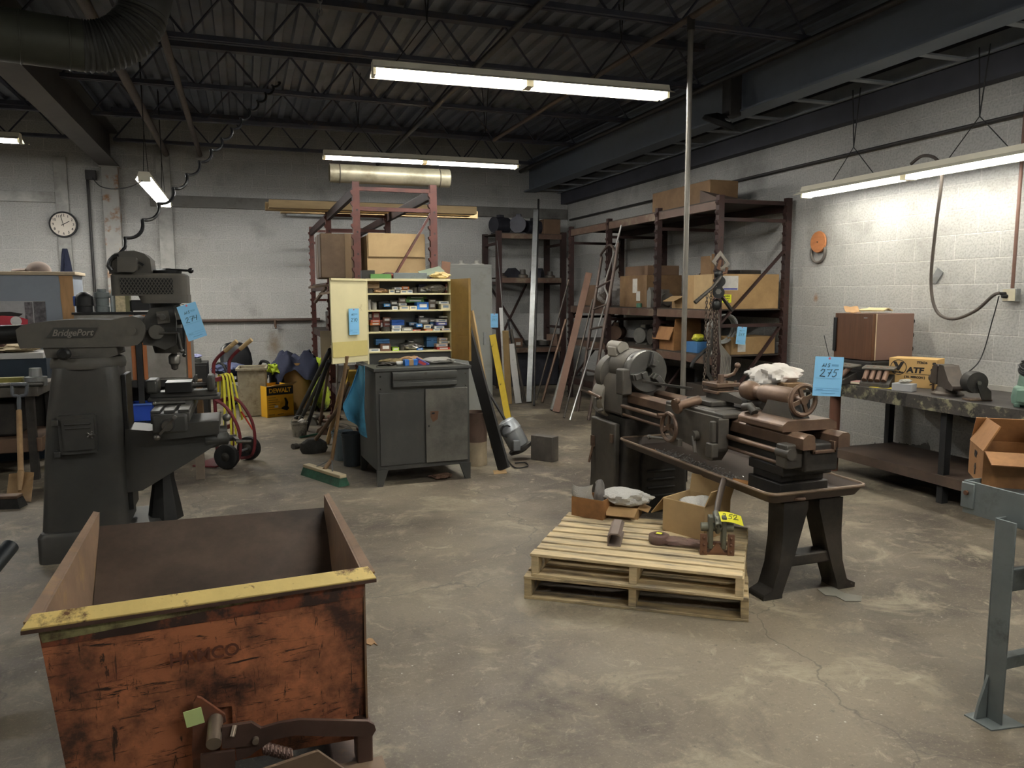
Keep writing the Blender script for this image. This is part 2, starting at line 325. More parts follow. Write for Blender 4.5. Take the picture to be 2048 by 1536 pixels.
# timber ledge let into the back wall, and boards and posts screwed to it
a=P(342,391,y=YB); b=P(342,414,y=YB)
struct(MB().box(P(300,391,y=YB).x,XR-.02,YB-.05,YB-.001,b.z,a.z).build('trim_1',M('sooty timber','#77756f',.7,0,.2,3,'#55524c',.45,3,.1),bevel=.005))
a=P(60,383,y=YB); b=P(60,404,y=YB)
struct(MB().box(XL+.1,P(111,390,y=YB).x,YB-.05,YB-.001,b.z,a.z).build('trim_2',m_wtrim,bevel=.004))
a=P(112,313,y=YB); b=P(134,313,y=YB); q=P(143,520,y=YB)
xc=(P(143,500,y=YB).x+P(121,500,y=YB).x)/2
struct(MB().box(xc-.085,xc+.085,YB-.045,YB-.001,.0,a.z).build('trim_3',m_wtrim,bevel=.003))
xc=P(334,480,y=YB).x; mb=MB().box(xc-.1,xc+.1,YB-.06,YB-.001,0,P(330,296,y=YB).z)
struct(mb.build('trim_4',m_wtrim,bevel=.003))
# right girder with flange bars, ledger beam on the right wall
mb=MB().box(4.86,4.88,YF,YB,3.38,3.86).box(4.76,4.98,YF,YB,3.36,3.38).box(4.76,4.98,YF,YB,3.86,3.88)
o=mb.build('steel_girder',m_girder); tag(o,'long grey steel girder running under the deck beside the right wall','beam')
mb=MB().box(5.44,5.46,YF,YB,3.36,3.50).box(5.40,5.46,YF,YB,3.36,3.375)
for i in range(22): y=-2.5+i*.72; mb.box(4.98,5.44,y,y+.07,3.362,3.378)
tag(mb.build('cable_tray',M('grey tray steel','#8d9298',.6,.1,.15,4)),'ladder-like steel tray of crossbars between the girder and the right wall','tray')
struct(MB().box(5.47,XR-.001,YF,YB,3.17,3.6).build('trim_5',M('sooty ledger','#4a4b53',.7,0,.2,2)))
# left beam with its pilaster
mb=MB().box(-1.92,-1.66,YF,YB-.001,3.46,3.48).box(-1.80,-1.78,YF,YB-.001,3.48,3.95).box(-1.92,-1.66,YF,YB-.001,3.95,3.97)
tag(mb.build('steel_beam',M('brown grey beam','#575350',.6,0,.2,2,'#3c3836',.45,2,.2)),'big brown-grey steel beam at the upper left, resting on the rusty column','beam')
mb=MB().box(-1.9,-1.68,YB-.16,YB-.001,0,3.44).box(-1.93,-1.65,YB-.18,YB-.001,3.44,3.458)
tag(mb.build('steel_column',m_rust,bevel=.004),'rust-streaked white steel column against the back wall under the beam','column')
# joists
def joist(x0,x1,y,name,label,grp):
    t=thing(name,label,'joist',(x0,y,0),0,grp)
    ln=x1-x0; MB().box(0,ln,-.045,-.012,3.74,3.78).box(0,ln,.012,.045,3.74,3.78).build('bottom_chord',m_steel,t)
    MB().box(0,ln,-.05,.05,4.14,4.195).build('top_chord',m_steel,t)
    mb=MB(); k=int(ln/.32); s=ln/k
    for i in range(k):
        z0,z1=(3.76,4.15) if i%2==0 else (4.15,3.76); mb.cyl((i*s,0,z0),((i+1)*s,0,z1),.011,n=6,cap=False)
    mb.build('web',m_steel,t); return t
JY=[12.4,10.72,9.05,7.4,5.75,4.1,2.45,.8]
words=['nearest the back wall','second from the back wall','third from the back wall','fourth from the back wall','fifth from the back wall','above the first light strip','above the camera','behind the camera']
for y,wd in zip(JY,words):
    joist(-1.65,4.75,y,'bar_joist','dark open-web roof joist between beam and girder, '+wd,'roof joists')
    if y>6: joist(XL+.02,-1.94,y,'bar_joist','dark open-web roof joist left of the big beam, '+wd,'roof joists left of the beam')
# long pipes under the deck, running towards the back wall
def ypipe(px,py,z,y0,y1,r_,name,label,m):
    q=P(px,py,z=z); o=MB().cyl((0,y0,z),(0,y1,z),r_,n=10).build(name,m); o.location.x=q.x; tag(o,label,'pipe'); return o
m_brownpipe=M('brown pipe','#5c5149',.6,.1,.2,5)
ypipe(321,287,3.69,4.2,12.95,.045,'overhead_pipe','thick brown pipe under the joists leading to the white wall post',m_brownpipe)
ypipe(376,232,3.70,5.0,12.95,.035,'overhead_pipe','brown pipe beside the thick one under the deck at the left',m_brownpipe)
ypipe(845,240,3.70,3.0,12.95,.03,'overhead_pipe','thin pipe under the dark deck above the far light strip',m_conduit)
ypipe(1560,108,3.70,2.0,12.9,.03,'overhead_pipe','dark pipe under the deck nearest the right girder',m_conduit)
pp=P(1382,45,z=3.66)
t=thing('floor_pole','slim steel conduit pole from floor to roof behind the lathe','pole',(pp.x,pp.y,0))
MB().cyl((0,0,.012),(0,0,3.64),.021,n=12).build('pole',M('pole steel','#77736b',.45,.4,.2,4),t)
MB().cyl((0,0,3.6),(0,0,3.7),.032,n=10).build('coupling',m_conduit,t); MB().cyl((0,0,0),(0,0,.014),.055,n=14).build('floor_flange',m_conduit,t)
o=MB().cyl((pp.x,pp.y-3.0,3.70),(pp.x,pp.y+5,3.70),.025,n=10).build('overhead_pipe',m_brownpipe); tag(o,'overhead pipe that carries the top of the floor-to-roof pole','pipe')

# ---------------------------------------------------------------- fluorescent fixtures
def fixture(label,cx,cy,z,rotz,ln=2.44,group='fluorescent light strips',chains=None,w=.13,glow=None,wing=.15):
    t=thing('fluorescent_fixture',label,'light',(cx,cy,z),rotz,group); h=ln/2
    MB().prism([(-wing,.004),(-wing,.0),(-w/2,.032),(w/2,.032),(wing,.0),(wing,.004),(w/2,.04),(w/2-.015,.085),(.015-w/2,.085),(-w/2,.04)],-h,h,lambda u,v,q:(q,u,v)).build('housing',m_cream,t)
    for e in (-h+.012,0,h-.012): MB().box(e-(.03 if e==0 else .011),e+(.03 if e==0 else .011),-w/2+.005,w/2-.005,-.02,.032).build('lamp_holder',m_cream,t)
    for s in (-1,1):
        for yy in (-.028,.028):
            MB().cyl((s*.03,yy,-.002),(s*(h-.024),yy,-.002),.0145,n=10).build('tube',glow or m_tube,t)
    if chains:
        for cx_,dz in chains:
            MB().cyl((cx_-.25,0,.085),(cx_,0,.085+dz*.35),.004,n=5).cyl((cx_+.25,0,.085),(cx_,0,.085+dz*.35),.004,n=5).cyl((cx_,0,.085+dz*.35),(cx_-.05,0,.085+dz),.005,n=5).cyl((cx_,0,.085+dz*.35),(cx_+.04,0,.085+dz),.005,n=5).build('hanging_chain',m_black,t)
    return t
ch=[(-.8,.925),(.8,.925)]
fixture('two-tube light strip high over the middle of the room, nearest the camera',2.19,5.88,3.19,R(-2),chains=ch)
fixture('light strip hanging above the far rack with the tin roll',2.19,9.58,3.19,R(-1),chains=ch)
fixture('light strip hung on crossed chains in front of the right wall',5.17,4.98,2.49,R(90),glow=m_tube2,chains=[(-.62,.765),(.62,.765)])
q=P(285,362,z=2.75); q2=P(335,415,z=2.75)
fixture('end-on light strip beside the white wall post at the left',(q.x+q2.x)/2,(q.y+q2.y)/2,2.77,R(90),wing=.085,chains=[(-1.0,1.34),(.9,1.34)])
q=P(42,287,z=3.17); fixture('light strip at the left picture edge beyond the beam',q.x-1.22,q.y,3.19,0,chains=ch)
for x,y,wd in ((2.19,2.2,'just above the camera'),(2.19,-1.3,'behind the camera'),(-4.4,2.6,'left of the camera beyond the beam')):
    fixture('light strip '+wd,x,y,3.19,0,chains=ch)
fixture('light strip along the right wall next to the one on crossed chains',5.17,1.9,2.49,R(90),glow=m_tube2,chains=[(-.62,.765),(.62,.765)])
# ================================================================ dump hopper in the foreground
m_bin=M('scratched orange paint','#c07a55',.5,.0,.2,2.2,'#4a332b',.47,4.0,.1,bump=.25,bsc=30)
def scratches(m,scale,hexc,lo,hi,seed,rough=.75,detail=8):
    nt=m.node_tree; N=nt.nodes; L=nt.links; b=N['Principled BSDF']; src=b.inputs['Base Color'].links[0].from_socket
    tc=N.new('ShaderNodeTexCoord'); mp=N.new('ShaderNodeMapping'); mp.inputs['Scale'].default_value=scale; mp.inputs['Location'].default_value=(seed,seed*1.7,seed*.6); L.new(tc.outputs['Object'],mp.inputs[0])
    n=N.new('ShaderNodeTexNoise'); n.inputs['Scale'].default_value=1; n.inputs['Detail'].default_value=detail; n.inputs['Roughness'].default_value=rough; n.inputs['Distortion'].default_value=.6; L.new(mp.outputs[0],n.inputs['Vector'])
    r_=N.new('ShaderNodeMapRange'); L.new(n.outputs['Fac'],r_.inputs[0]); r_.inputs[1].default_value=lo; r_.inputs[2].default_value=hi
    x=N.new('ShaderNodeMixRGB'); L.new(r_.outputs[0],x.inputs[0]); L.new(src,x.inputs[1]); x.inputs[2].default_value=(*lin(hexc),1); L.new(x.outputs[0],b.inputs['Base Color'])
scratches(m_bin,(7,7,60),'#33231d',.56,.62,3); scratches(m_bin,(60,60,8),'#3a2820',.59,.64,9); scratches(m_bin,(3,3,5),'#7d4a3a',.52,.7,5); scratches(m_bin,(22,22,26),'#2f221d',.62,.68,1)
m_binside=M('rusty inner plate','#7d6550',.6,.15,.3,4,'#a5834e',.4,3,.1,bump=.2)
m_binin=M('dark rusty inside','#5b4c41',.55,.2,.25,3,'#3a322c',.5,2.2,.15,bump=.15)
m_yel=M('chipped yellow paint','#e0c67c',.5,0,.12,6,'#6a4a33',.40,6,.04,bump=.3)
scratches(m_yel,(30,30,30),'#7b5a3c',.62,.70,2)
m_lev=M('rust brown steel','#5a463d',.5,.35,.25,6,'#7d5a3f',.35,7,.08,bump=.15)
m_pin=M('worn bare steel','#8a7d6e',.4,.6,.2,10)
BO=Vector((-.13,2.75,0))
t=thing('dump_hopper','rusty orange self-dumping hopper with a chipped yellow front lip in the foreground','hopper',BO)
def B(x,y,z): return (x-BO.x,y-BO.y,z)
fl,fr=(-.545,2.215),(.315,2.275); bl,br=(-.575,3.30),(.295,3.27)
MB().hexa([B(-.505,2.25,.2),B(.312,2.30,.16),B(.312,2.306,.16),B(-.505,2.256,.2)],[B(*fl,.70),B(*fr,.70),B(fr[0],fr[1]+.006,.7),B(fl[0],fl[1]+.006,.7)]).build('front_panel',m_bin,t)
def plate(a,b,th=.006):
    """side plate through points a (outline), offset in x by th"""
    n=len(a); return a,[(p[0]+th,p[1],p[2]) for p in a]
for nm,(f0,b0,s) in (('side_panel',(fl,bl,1)),('side_panel',(fr,br,-1))):
    xb=-.505 if s>0 else .312
    out=[B(xb,2.27,.18),B(b0[0]+.04*s,3.0,.26),B(b0[0],b0[1]-.05,.60),B(b0[0],b0[1],.705),B(f0[0],f0[1],.70)]
    i2=[(p[0]+.006*s,p[1],p[2]) for p in out]
    n=5; mb=MB(); mb.add(out+i2,[tuple(range(n)),tuple(range(n,2*n))[::-1]]+[(i,(i+1)%n,n+(i+1)%n,n+i) for i in range(n)]); mb.build(nm,m_binside,t)
    # out-turned edge
    mb=MB(); d=-s*.03
    mb.hexa([B(f0[0],f0[1]+.0,.694),B(f0[0]+d,f0[1]-.0,.70),B(b0[0]+d*.5,b0[1],.703),B(b0[0],b0[1],.699)],[B(f0[0],f0[1],.701),B(f0[0]+d,f0[1],.707),B(b0[0]+d*.5,b0[1],.71),B(b0[0],b0[1],.706)]); mb.build('rim',m_binside,t)
MB().hexa([B(-.50,2.42,.24),B(.305,2.44,.22),B(.295,3.26,.645),B(-.57,3.29,.645)],[B(-.50,2.416,.247),B(.305,2.436,.227),B(.295,3.255,.653),B(-.57,3.285,.653)]).build('chute_plate',m_binin,t)
MB().hexa([B(-.50,2.26,.20),B(.305,2.3,.17),B(.305,2.45,.22),B(-.50,2.43,.24)],[B(-.50,2.26,.206),B(.305,2.3,.176),B(.305,2.45,.228),B(-.50,2.43,.247)]).build('floor_plate',m_binin,t)
# yellow lip: sloping angle along the front
MB().hexa([B(fl[0]-.03,fl[1]-.028,.692),B(fr[0]+.03,fr[1]-.028,.692),B(fr[0]+.012,fr[1]+.012,.712),B(fl[0]-.012,fl[1]+.012,.712)],[B(fl[0]-.03,fl[1]-.030,.699),B(fr[0]+.03,fr[1]-.030,.699),B(fr[0]+.012,fr[1]+.012,.722),B(fl[0]-.012,fl[1]+.012,.722)]).build('front_lip',m_yel,t,bevel=.002)
MB().hexa([B(-.535,2.211,.645),B(.10,2.256,.675),B(.10,2.26,.675),B(-.535,2.215,.645)],[B(-.54,2.206,.676),B(.10,2.254,.683),B(.10,2.258,.683),B(-.54,2.21,.676)]).build('paint_stripe',M('greenish yellow paint','#9a9668',.55,0,.2,6,'#4a3c2c',.5,5,.08),t)
q=P(410,1308,y=2.235); text('faded_lettering','HAMCO',.05,M('faded black stencil','#6a3f2e',.7,0,.4,30),t,(q.x-BO.x,q.y-BO.y-.006,q.z),(R(88),0,R(4)),.0008,0,.001)
MB().hexa([B(-.538,2.2155,.63),B(.308,2.2735,.63),B(.308,2.2755,.63),B(-.538,2.2175,.63)],[B(-.544,2.2125,.69),B(.313,2.2725,.69),B(.313,2.275,.69),B(-.544,2.215,.69)]).build('dirt_band',M('dark grime band','#40302a',.6,.1,.3,6,'#8d5138',.47,9,.06),t)
MB().hexa([B(fl[0]-.03,fl[1]-.031,.684),B(fr[0]+.03,fr[1]-.031,.684),B(fr[0]+.03,fr[1]-.022,.684),B(fl[0]-.03,fl[1]-.022,.684)],[B(fl[0]-.03,fl[1]-.031,.694),B(fr[0]+.03,fr[1]-.031,.694),B(fr[0]+.03,fr[1]-.022,.694),B(fl[0]-.03,fl[1]-.022,.694)]).build('lip_edge',m_lev,t)
def F(px,py,y=2.20): q=P(px,py,y=y); return (q.x-BO.x,q.z)
def fplate(name,pts,y,th,m,bev=.002):
    return MB().prism([F(*p,y) for p in pts],y-BO.y,y-BO.y+th,lambda u,v,h:(u,h,v)).build(name,m,t,bevel=bev)
fplate('latch_plate',[(390,1600),(384,1500),(387,1405),(393,1395),(402,1397),(450,1430),(452,1444),(440,1450),(441,1490),(436,1600)],2.19,.012,M('red brown latch paint','#7d4b34',.5,.1,.25,6,'#5a463d',.5,5,.1))
fplate('weld_frame',[(420,1410),(471,1405),(474,1450),(466,1450),(464,1412),(424,1417)],2.245,.012,m_bin)
fplate('lever',[(452,1456),(505,1446),(523,1457),(560,1446),(600,1440),(735,1443),(749,1450),(752,1460),(745,1472),(733,1473),(650,1473),(590,1471),(545,1480),(500,1512),(474,1522),(470,1490)],2.145,.012,m_lev,.003)
fplate('lever_hub',[(444,1455),(503,1446),(522,1458),(521,1489),(458,1497),(444,1497)],2.13,.014,m_lev,.002)
q=F(428,1480,2.12); MB().cyl((q[0],2.10-BO.y,q[1]),(q[0]+.003,2.20-BO.y,q[1]+.02),.020,n=18).build('pivot_pin',m_pin,t,bevel=.002)
q=F(511,1482,2.12); MB().cyl((q[0],2.115-BO.y,q[1]),(q[0],2.135-BO.y,q[1]),.009,n=12).build('rivet',m_pin,t)
q=F(467,1462,2.12); MB().cyl((q[0]-.004,2.112-BO.y,q[1]-.012),(q[0]+.004,2.13-BO.y,q[1]+.01),.007,n=10).build('cotter',m_pin,t)
fplate('latch_bracket',[(400,1600),(401,1511),(470,1502),(472,1600)],2.12,.012,m_lev)
q=F(525,1495,2.2); q2=F(585,1510,2.2); dx=[(q[0]+(q2[0]-q[0])*i/120+.0,2.2-BO.y+.016*math.cos(i*PI/3.2),q[1]+(q2[1]-q[1])*i/120+.016*math.sin(i*PI/3.2)) for i in range(121)]
MB().tube(dx,.0035,5).build('return_spring',m_lev,t)
MB().box(.27-BO.x,.318-BO.x,2.22-BO.y,2.30-BO.y,.115,.24).build('corner_post',m_lev,t,bevel=.004)
for x in (-.42,.2):
    MB().box(x-BO.x,x+.09-BO.x,2.1-BO.y,3.2-BO.y,0,.11).build('base_rail',m_lev,t,bevel=.006)
fplate('base_plate',[(470,1560),(636,1503),(690,1540),(700,1640),(470,1640)],2.02,.012,M('dusty brown steel','#74614f',.6,.2,.2,6))
mb=MB().box(-.46-BO.x,.35-BO.x,2.14-BO.y,2.24-BO.y,.11,.128); mb.build('cross_member',M('dusty brown steel','#74614f'),t,bevel=.003)
q=F(388,1434,2.185); s_=.0235
tag(MB().at((q[0]+BO.x,2.183,q[1]),(0,R(-9),0)).box(-s_,s_,-.0015,.0015,-s_,s_).build('sticky_note',M('lime paper','#d3e69a',.7,0,.03,3)),'pale lime paper square stuck on the hopper latch plate','note')

# ================================================================ milling machine
m_cast=M('oily grey cast iron','#3b3b38',.48,.15,.16,4,'#4a453e',.36,2.2,.2,spec=.35)
m_cast2=M('dusty grey casting','#555149',.62,.05,.14,4,'#403f3b',.42,3,.2)
m_dark=M('dark oily iron','#222221',.4,.25,.25,6)
m_bright=M('oiled bright steel','#6f6d68',.32,.8,.2,12)
MO=Vector((-.95,5.2,0))
t=thing('milling_machine','dark grey vertical knee milling machine with ram, belt head and drill chuck','milling machine',MO)
def S(px,py,y=5.0): q=P(px,py,y=y); return (q.x-MO.x,q.z)
def yprism(name,pts,y0,y1,m,bev=.006,par=None):
    """outline seen from the camera at depth y0, run back to y1"""
    return MB().prism([S(*p,y0) for p in pts],y0-MO.y,y1-MO.y,lambda u,v,h:(u,h,v)).build(name,m,par or t,bevel=bev,seg=3)
def rr(x0,x1,y0,y1,z,r_,k=4):
    out=[]
    for cx,cy,a in ((x1-r_,y1-r_,0),(x0+r_,y1-r_,90),(x0+r_,y0+r_,180),(x1-r_,y0+r_,270)):
        out+=[(cx+r_*math.cos(R(a+90*i/k)),cy+r_*math.sin(R(a+90*i/k)),z) for i in range(k+1)]
    return out
xl=lambda px,py: S(px,py)[0]
rings=[rr(-.24,.42,-.26,.26,0,.05),rr(-.24,.42,-.26,.26,.15,.05),rr(-.225,.40,-.245,.245,.175,.05)]
MB().loft(rings).build('base',m_cast,t)
rings=[rr(-.225,.24,-.21,.21,.17,.06),rr(-.215,.235,-.2,.2,.30,.06),rr(-.19,.235,-.2,.2,.6,.06),rr(-.165,.235,-.195,.195,.85,.06),rr(-.14,.235,-.19,.19,1.02,.07),rr(-.125,.23,-.185,.185,1.11,.07),rr(-.12,.225,-.18,.18,1.135,.07)]
MB().loft(rings).build('column',m_cast,t)
# column dovetail way
MB().box(.235,.262,-.12,.12,.25,1.08).build('column_way',m_dark,t,bevel=.004)
# access door
dd=thing; dm=yprism('access_door',[(113,833),(190,829),(195,905),(121,911)],4.966,5.02,m_cast,.008)
yprism('door_panel',[(121,840),(186,836),(190,898),(128,903)],4.956,4.97,m_cast,.004,dm)
for a,b in (((130,849),(182,846)),((132,857),(182,854))):
    q=S(*a,4.975); q2=S(*b,4.975); MB().cyl((q[0],4.955-MO.y,q[1]),(q2[0],4.955-MO.y,q2[1]),.005,n=6).build('louvre',m_cast,dm)
q=S(183,868,4.97); mb=MB()
for i in range(5): a=2*PI*i/5; mb.cyl((q[0],4.945-MO.y,q[1]),(q[0]+.022*math.cos(a),4.942-MO.y,q[1]+.022*math.sin(a)),.007,.004,n=6)
mb.ball((q[0],4.945-MO.y,q[1]),.013,n=8,k=6).build('star_knob',m_bright,dm)
for px,py in ((112,845),(117,908)): q=S(px,py,4.985); MB().cb((q[0],4.975-MO.y,q[1]),(.035,.05,.036)).build('hinge',m_cast,dm,bevel=.004)
# turret and ram
MB().lathe([(.20,1.125),(.205,1.15),(.2,1.175),(.19,1.19)],(.05,0,0),n=28).build('turret',m_cast2,t)
yprism('ram_saddle',[(86,696),(232,693),(236,710),(214,716),(92,716)],5.05,5.36,m_cast2,.008)
ram=yprism('ram',[(31,660),(45,650),(75,645),(110,641),(160,639),(222,640),(250,634),(265,632),(280,637),(290,650),(291,664),(286,680),(275,690),(258,693),(160,695),(40,697),(35,685)],5.04,5.36,m_cast2,.02)
q=S(263,661,5.035); MB().cyl((q[0],5.045-MO.y,q[1]),(q[0],5.03-MO.y,q[1]),.026,n=18).build('ram_pivot_bolt',m_cast2,t,bevel=.003)
yprism('name_plate',[(92,676),(107,655),(195,655),(184,675)],5.035,5.045,m_cast,.002)
q=S(144,666,5.028); text('name_lettering','BridgePort',.053,M('worn raised letters','#7a756c',.5,.1,.1,8),t,(q[0],5.034-MO.y,q[1]),(PI/2,0,0),.002,.35,.0008,sx=.9)
q0,q1=S(-8,670,5.2),S(36,668,5.2); MB().cyl((q0[0],0,q0[1]),(q1[0]+.03,0,q1[1]),.055,n=20).build('ram_stub',m_dark,t)
MB().lathe([(.035,0),(.035,.04),(.022,.05)],(S(128,708,5.0)[0],-.18,S(128,708,5.0)[1]),(0,-1,0),n=12).build('clamp_bolt',m_dark,t)
# head
hx,hz=S(330,600,5.2)
MB().lathe([(.075,1.20),(.085,1.24),(.085,1.5),(.105,1.51),(.12,1.545)],(hx,0,0),n=24).build('head_column',m_cast,t)
yprism('head_casting',[(286,640),(300,616),(346,612),(352,640),(352,690),(330,700),(310,692),(286,690)],5.08,5.32,m_cast,.012)
yprism('feed_box',[(312,624),(336,621),(340,646),(316,648)],5.05,5.1,m_cast2,.004)
q=S(325,634,5.04); MB().cyl((q[0],5.05-MO.y,q[1]),(q[0],5.03-MO.y,q[1]),.018,n=14).bar((q[0]-.03,5.03-MO.y,q[1]+.012),(q[0]+.02,5.03-MO.y,q[1]-.002),.012,.014).build('feed_selector',m_bright,t)
q=S(313,664,5.04); MB().cyl((q[0],5.08-MO.y,q[1]),(q[0],5.035-MO.y,q[1]),.043,n=24).build('feed_dial',m_cast2,t,bevel=.004)
q=S(318,666,5.02); q2=S(356,666,5.02); MB().cyl((q[0],5.03-MO.y,q[1]),(q2[0],5.03-MO.y,q2[1]),.008,n=8).cyl((q2[0],5.03-MO.y,q2[1]),(q2[0]+.015,5.03-MO.y,q2[1]-.10),.007,n=8).ball((q2[0]+.016,5.03-MO.y,q2[1]-.11),.014,n=10,k=8).build('quill_handle',m_bright,t)
q=S(354,645,5.05); MB().cyl((q[0],5.06-MO.y,q[1]),(q[0]+.04,5.06-MO.y,q[1]+.005),.016,n=10).cyl((q[0]+.035,5.06-MO.y,q[1]),(q[0]+.03,5.06-MO.y,q[1]-.19),.006,n=8).ball((q[0]+.03,5.06-MO.y,q[1]-.2),.012,n=10,k=8).build('depth_stop',m_dark,t)
z=lambda py: S(330,py,5.2)[1]
MB().lathe([(.03,z(702)),(.055,z(698)),(.066,z(690)),(.072,z(675)),(.072,z(655))],(hx+.035,0,0),n=22).build('quill_nose',m_dark,t)
MB().lathe([(.006,z(741)),(.02,z(738)),(.022,z(731)),(.033,z(727)),(.035,z(714)),(.028,z(710)),(.016,z(708)),(.016,z(702)),(.024,z(698))],(hx+.035,0,0),n=18).build('drill_chuck',m_bright,t)
# belt housing: long rounded box with lattice openings
bx0,bx1=S(217,560)[0],S(372,560)[0]; bz0,bz1=z(606)+.0,z(548)
rings=[rr(bx0,bx1,-.17,.17,bz0+.02,.05,5),rr(bx0,bx1+.002,-.17,.17,bz1-.01,.05,5),rr(bx0+.01,bx1-.01,-.16,.16,bz1,.045,5)]
rings=[rr(bx0+.16,bx1+.002,-.17,.17,bz0-.02,.05,5)]+[rr(bx0+.06,bx1+.002,-.17,.17,bz0+.04,.05,5)]+rings[1:]
hb=MB().loft([rr(bx0,bx1,-.17,.17,bz0+.045,.05,5),rr(bx0,bx1,-.17,.17,bz1-.012,.05,5),rr(bx0+.012,bx1-.012,-.158,.158,bz1,.045,5)]).loft([rr(bx0+.16,bx1+.004,-.172,.172,bz0,.05,5),rr(bx0+.14,bx1+.004,-.172,.172,bz0+.05,.05,5)]).build('belt_housing',m_cast2,t)
mb=MB(); gx0,gx1=bx0+.055,bx1-.075; gz0,gz1=bz0+.055,bz1-.03
mb.box(gx0,gx1,-.1715,-.169,gz0,gz1); mb.build('lattice_opening',m_dark,hb)
mb=MB(); nn=15; hgt=gz1-gz0
for i in range(-4,nn+4):
    for s in (1,-1):
        x0=gx0+(gx1-gx0)*i/nn; x1=x0+s*hgt*.62; a,b=(x0,gz0),(x1,gz1)
        def clip(a,b):
            (xa,za),(xb_,zb)=a,b; lo,hi=0.,1.
            for lim,sgn in ((gx0,1),(gx1,-1)):
                da,db=(xa-lim)*sgn,(xb_-lim)*sgn
                if da<0 and db<0: return None
                if da<0: lo=max(lo,da/(da-db))
                if db<0: hi=min(hi,da/(da-db))
            if lo>=hi: return None
            f=lambda q:(xa+(xb_-xa)*q,za+(zb-za)*q); return f(lo),f(hi)
        cc=clip(a,b)
        if cc: mb.bar((cc[0][0],-.173,cc[0][1]),(cc[1][0],-.173,cc[1][1]),.004,.0065,upv=(0,1,0))
lat=mb.build('lattice',m_cast2,hb)
# motor
mx0,mx1=S(220,520)[0],S(302,520)[0]; mz1=z(501)
prof=[(218,548),(219,520),(228,507),(245,502),(268,501),(288,507),(300,518),(304,548)]
yprism('motor',prof,5.07,5.33,m_cast2,.02)
yprism('switch_box',[(234,513),(272,514),(274,538),(268,545),(234,544)],5.0,5.09,m_cast2,.01)
q=S(275,528,4.99); MB().bar((q[0],5.03-MO.y,q[1]+.012),(q[0]+.028,5.03-MO.y,q[1]-.006),.016,.014).build('switch_lever',m_dark,t)
pts=[S(*p,4.99) for p in ((236,512),(226,513),(218,520),(216,532),(222,541))]; MB().tube([(u,5.02-MO.y,v) for u,v in pts],.014,8).build('conduit_hose',m_dark,t)
q=S(330,545,5.1); MB().lathe([(.085,0),(.088,.02),(.04,.03),(.02,.035)],(q[0],0,bz1),n=20).build('spindle_cap',m_dark,t)
q=S(352,546,5.1); MB().cyl((q[0]-.06,-.05,bz1+.025),(q[0]+.07,-.05,bz1+.02),.007,n=8).ball((q[0]+.08,-.05,bz1+.02),.017,n=10,k=8).build('brake_lever',m_dark,t)
# knee, saddle, table
yprism('knee',[(250,858),(298,862),(396,848),(430,850),(436,868),(432,890),(398,912),(300,972),(285,981),(250,986)],5.06,5.34,m_cast,.02)
yprism('saddle',[(320,850),(438,842),(438,868),(330,880)],5.0,5.4,m_cast,.01)
q=S(432,878,5.1); MB().lathe([(.06,-.06),(.055,.0),(.04,.03),(.04,.07),(.02,.08),(.02,.12)],(q[0],-.09,q[1]),(1,0,0),n=20).build('knee_hub',m_cast,t)
mb=MB(); c0=(q[0]+.11,-.09,q[1]+.0); mb.bar((c0[0],c0[1],c0[2]),(c0[0]+.02,c0[1]-.14,c0[2]+.005),.022,.02).cyl((c0[0]+.01,c0[1]-.14,c0[2]),(c0[0]+.10,c0[1]-.14,c0[2]-.005),.012,.008,n=10); mb.build('knee_crank',m_bright,t,bevel=.002)
q=S(438,862,5.2); mb=MB().cyl((q[0]-.03,0,q[1]),(q[0]+.05,0,q[1]),.035,n=16).bar((q[0]+.04,0,q[1]-.07),(q[0]+.04,0,q[1]+.07),.014,.014).ball((q[0]+.04,0,q[1]-.075),.018,n=10,k=8).ball((q[0]+.05,0,q[1]+.085),.026,n=10,k=8); mb.build('cross_feed_handle',m_bright,t)
tx0,tx1,ty0,ty1,tz=S(300,822,4.75)[0],S(378,822,4.75)[0],4.76-MO.y,5.66-MO.y,S(340,821,4.75)[1]
MB().box(tx0,tx1,ty0,ty1,tz-.075,tz-.018).box(tx0,tx0+.05,ty0,ty1,tz-.018,tz).box(tx0+.07,tx0+.125,ty0,ty1,tz-.018,tz).box(tx0+.145,tx1,ty0,ty1,tz-.018,tz).build('table',m_bright if 0 else m_cast,t,bevel=.003)
MB().box(tx0+.01,tx1-.01,ty0-.04,ty0,tz-.13,tz-.02).build('table_bracket',m_cast,t,bevel=.015)
q=S(335,851,4.7); mb=MB().cyl((q[0],ty0-.04,q[1]),(q[0],ty0-.08,q[1]),.036,.03,n=18); mb.build('table_dial',m_bright,t,bevel=.002)
mb=MB().bar((q[0]-.04,ty0-.09,q[1]-.045),(q[0]+.045,ty0-.09,q[1]+.05),.014,.014).ball((q[0]-.055,ty0-.09,q[1]-.06),.019,n=10,k=8).cyl((q[0]+.045,ty0-.09,q[1]+.05),(q[0]+.045,ty0-.14,q[1]+.055),.011,n=10); mb.build('table_handle',m_bright,t)
tag(MB().at((MO.x+tx0+.08,5.0,tz+.012),(0,0,R(4))).cyl((-.075,0,0),(.09,0,.0),.011,n=10).ball((-.08,0,0),.014,n=8,k=6).build('rod_handle',m_bright),'short steel handle lying on the slotted mill table','handle')
# elevating screw post under the knee
q=S(330,1000,5.2)
MB().lathe([(.105,.15),(.09,.25),(.062,S(330,962,5.2)[1]+.02),(.06,.45)],(S(330,1000,5.2)[0],0,0),n=8,smooth=False).build('screw_pedestal',m_dark,t)
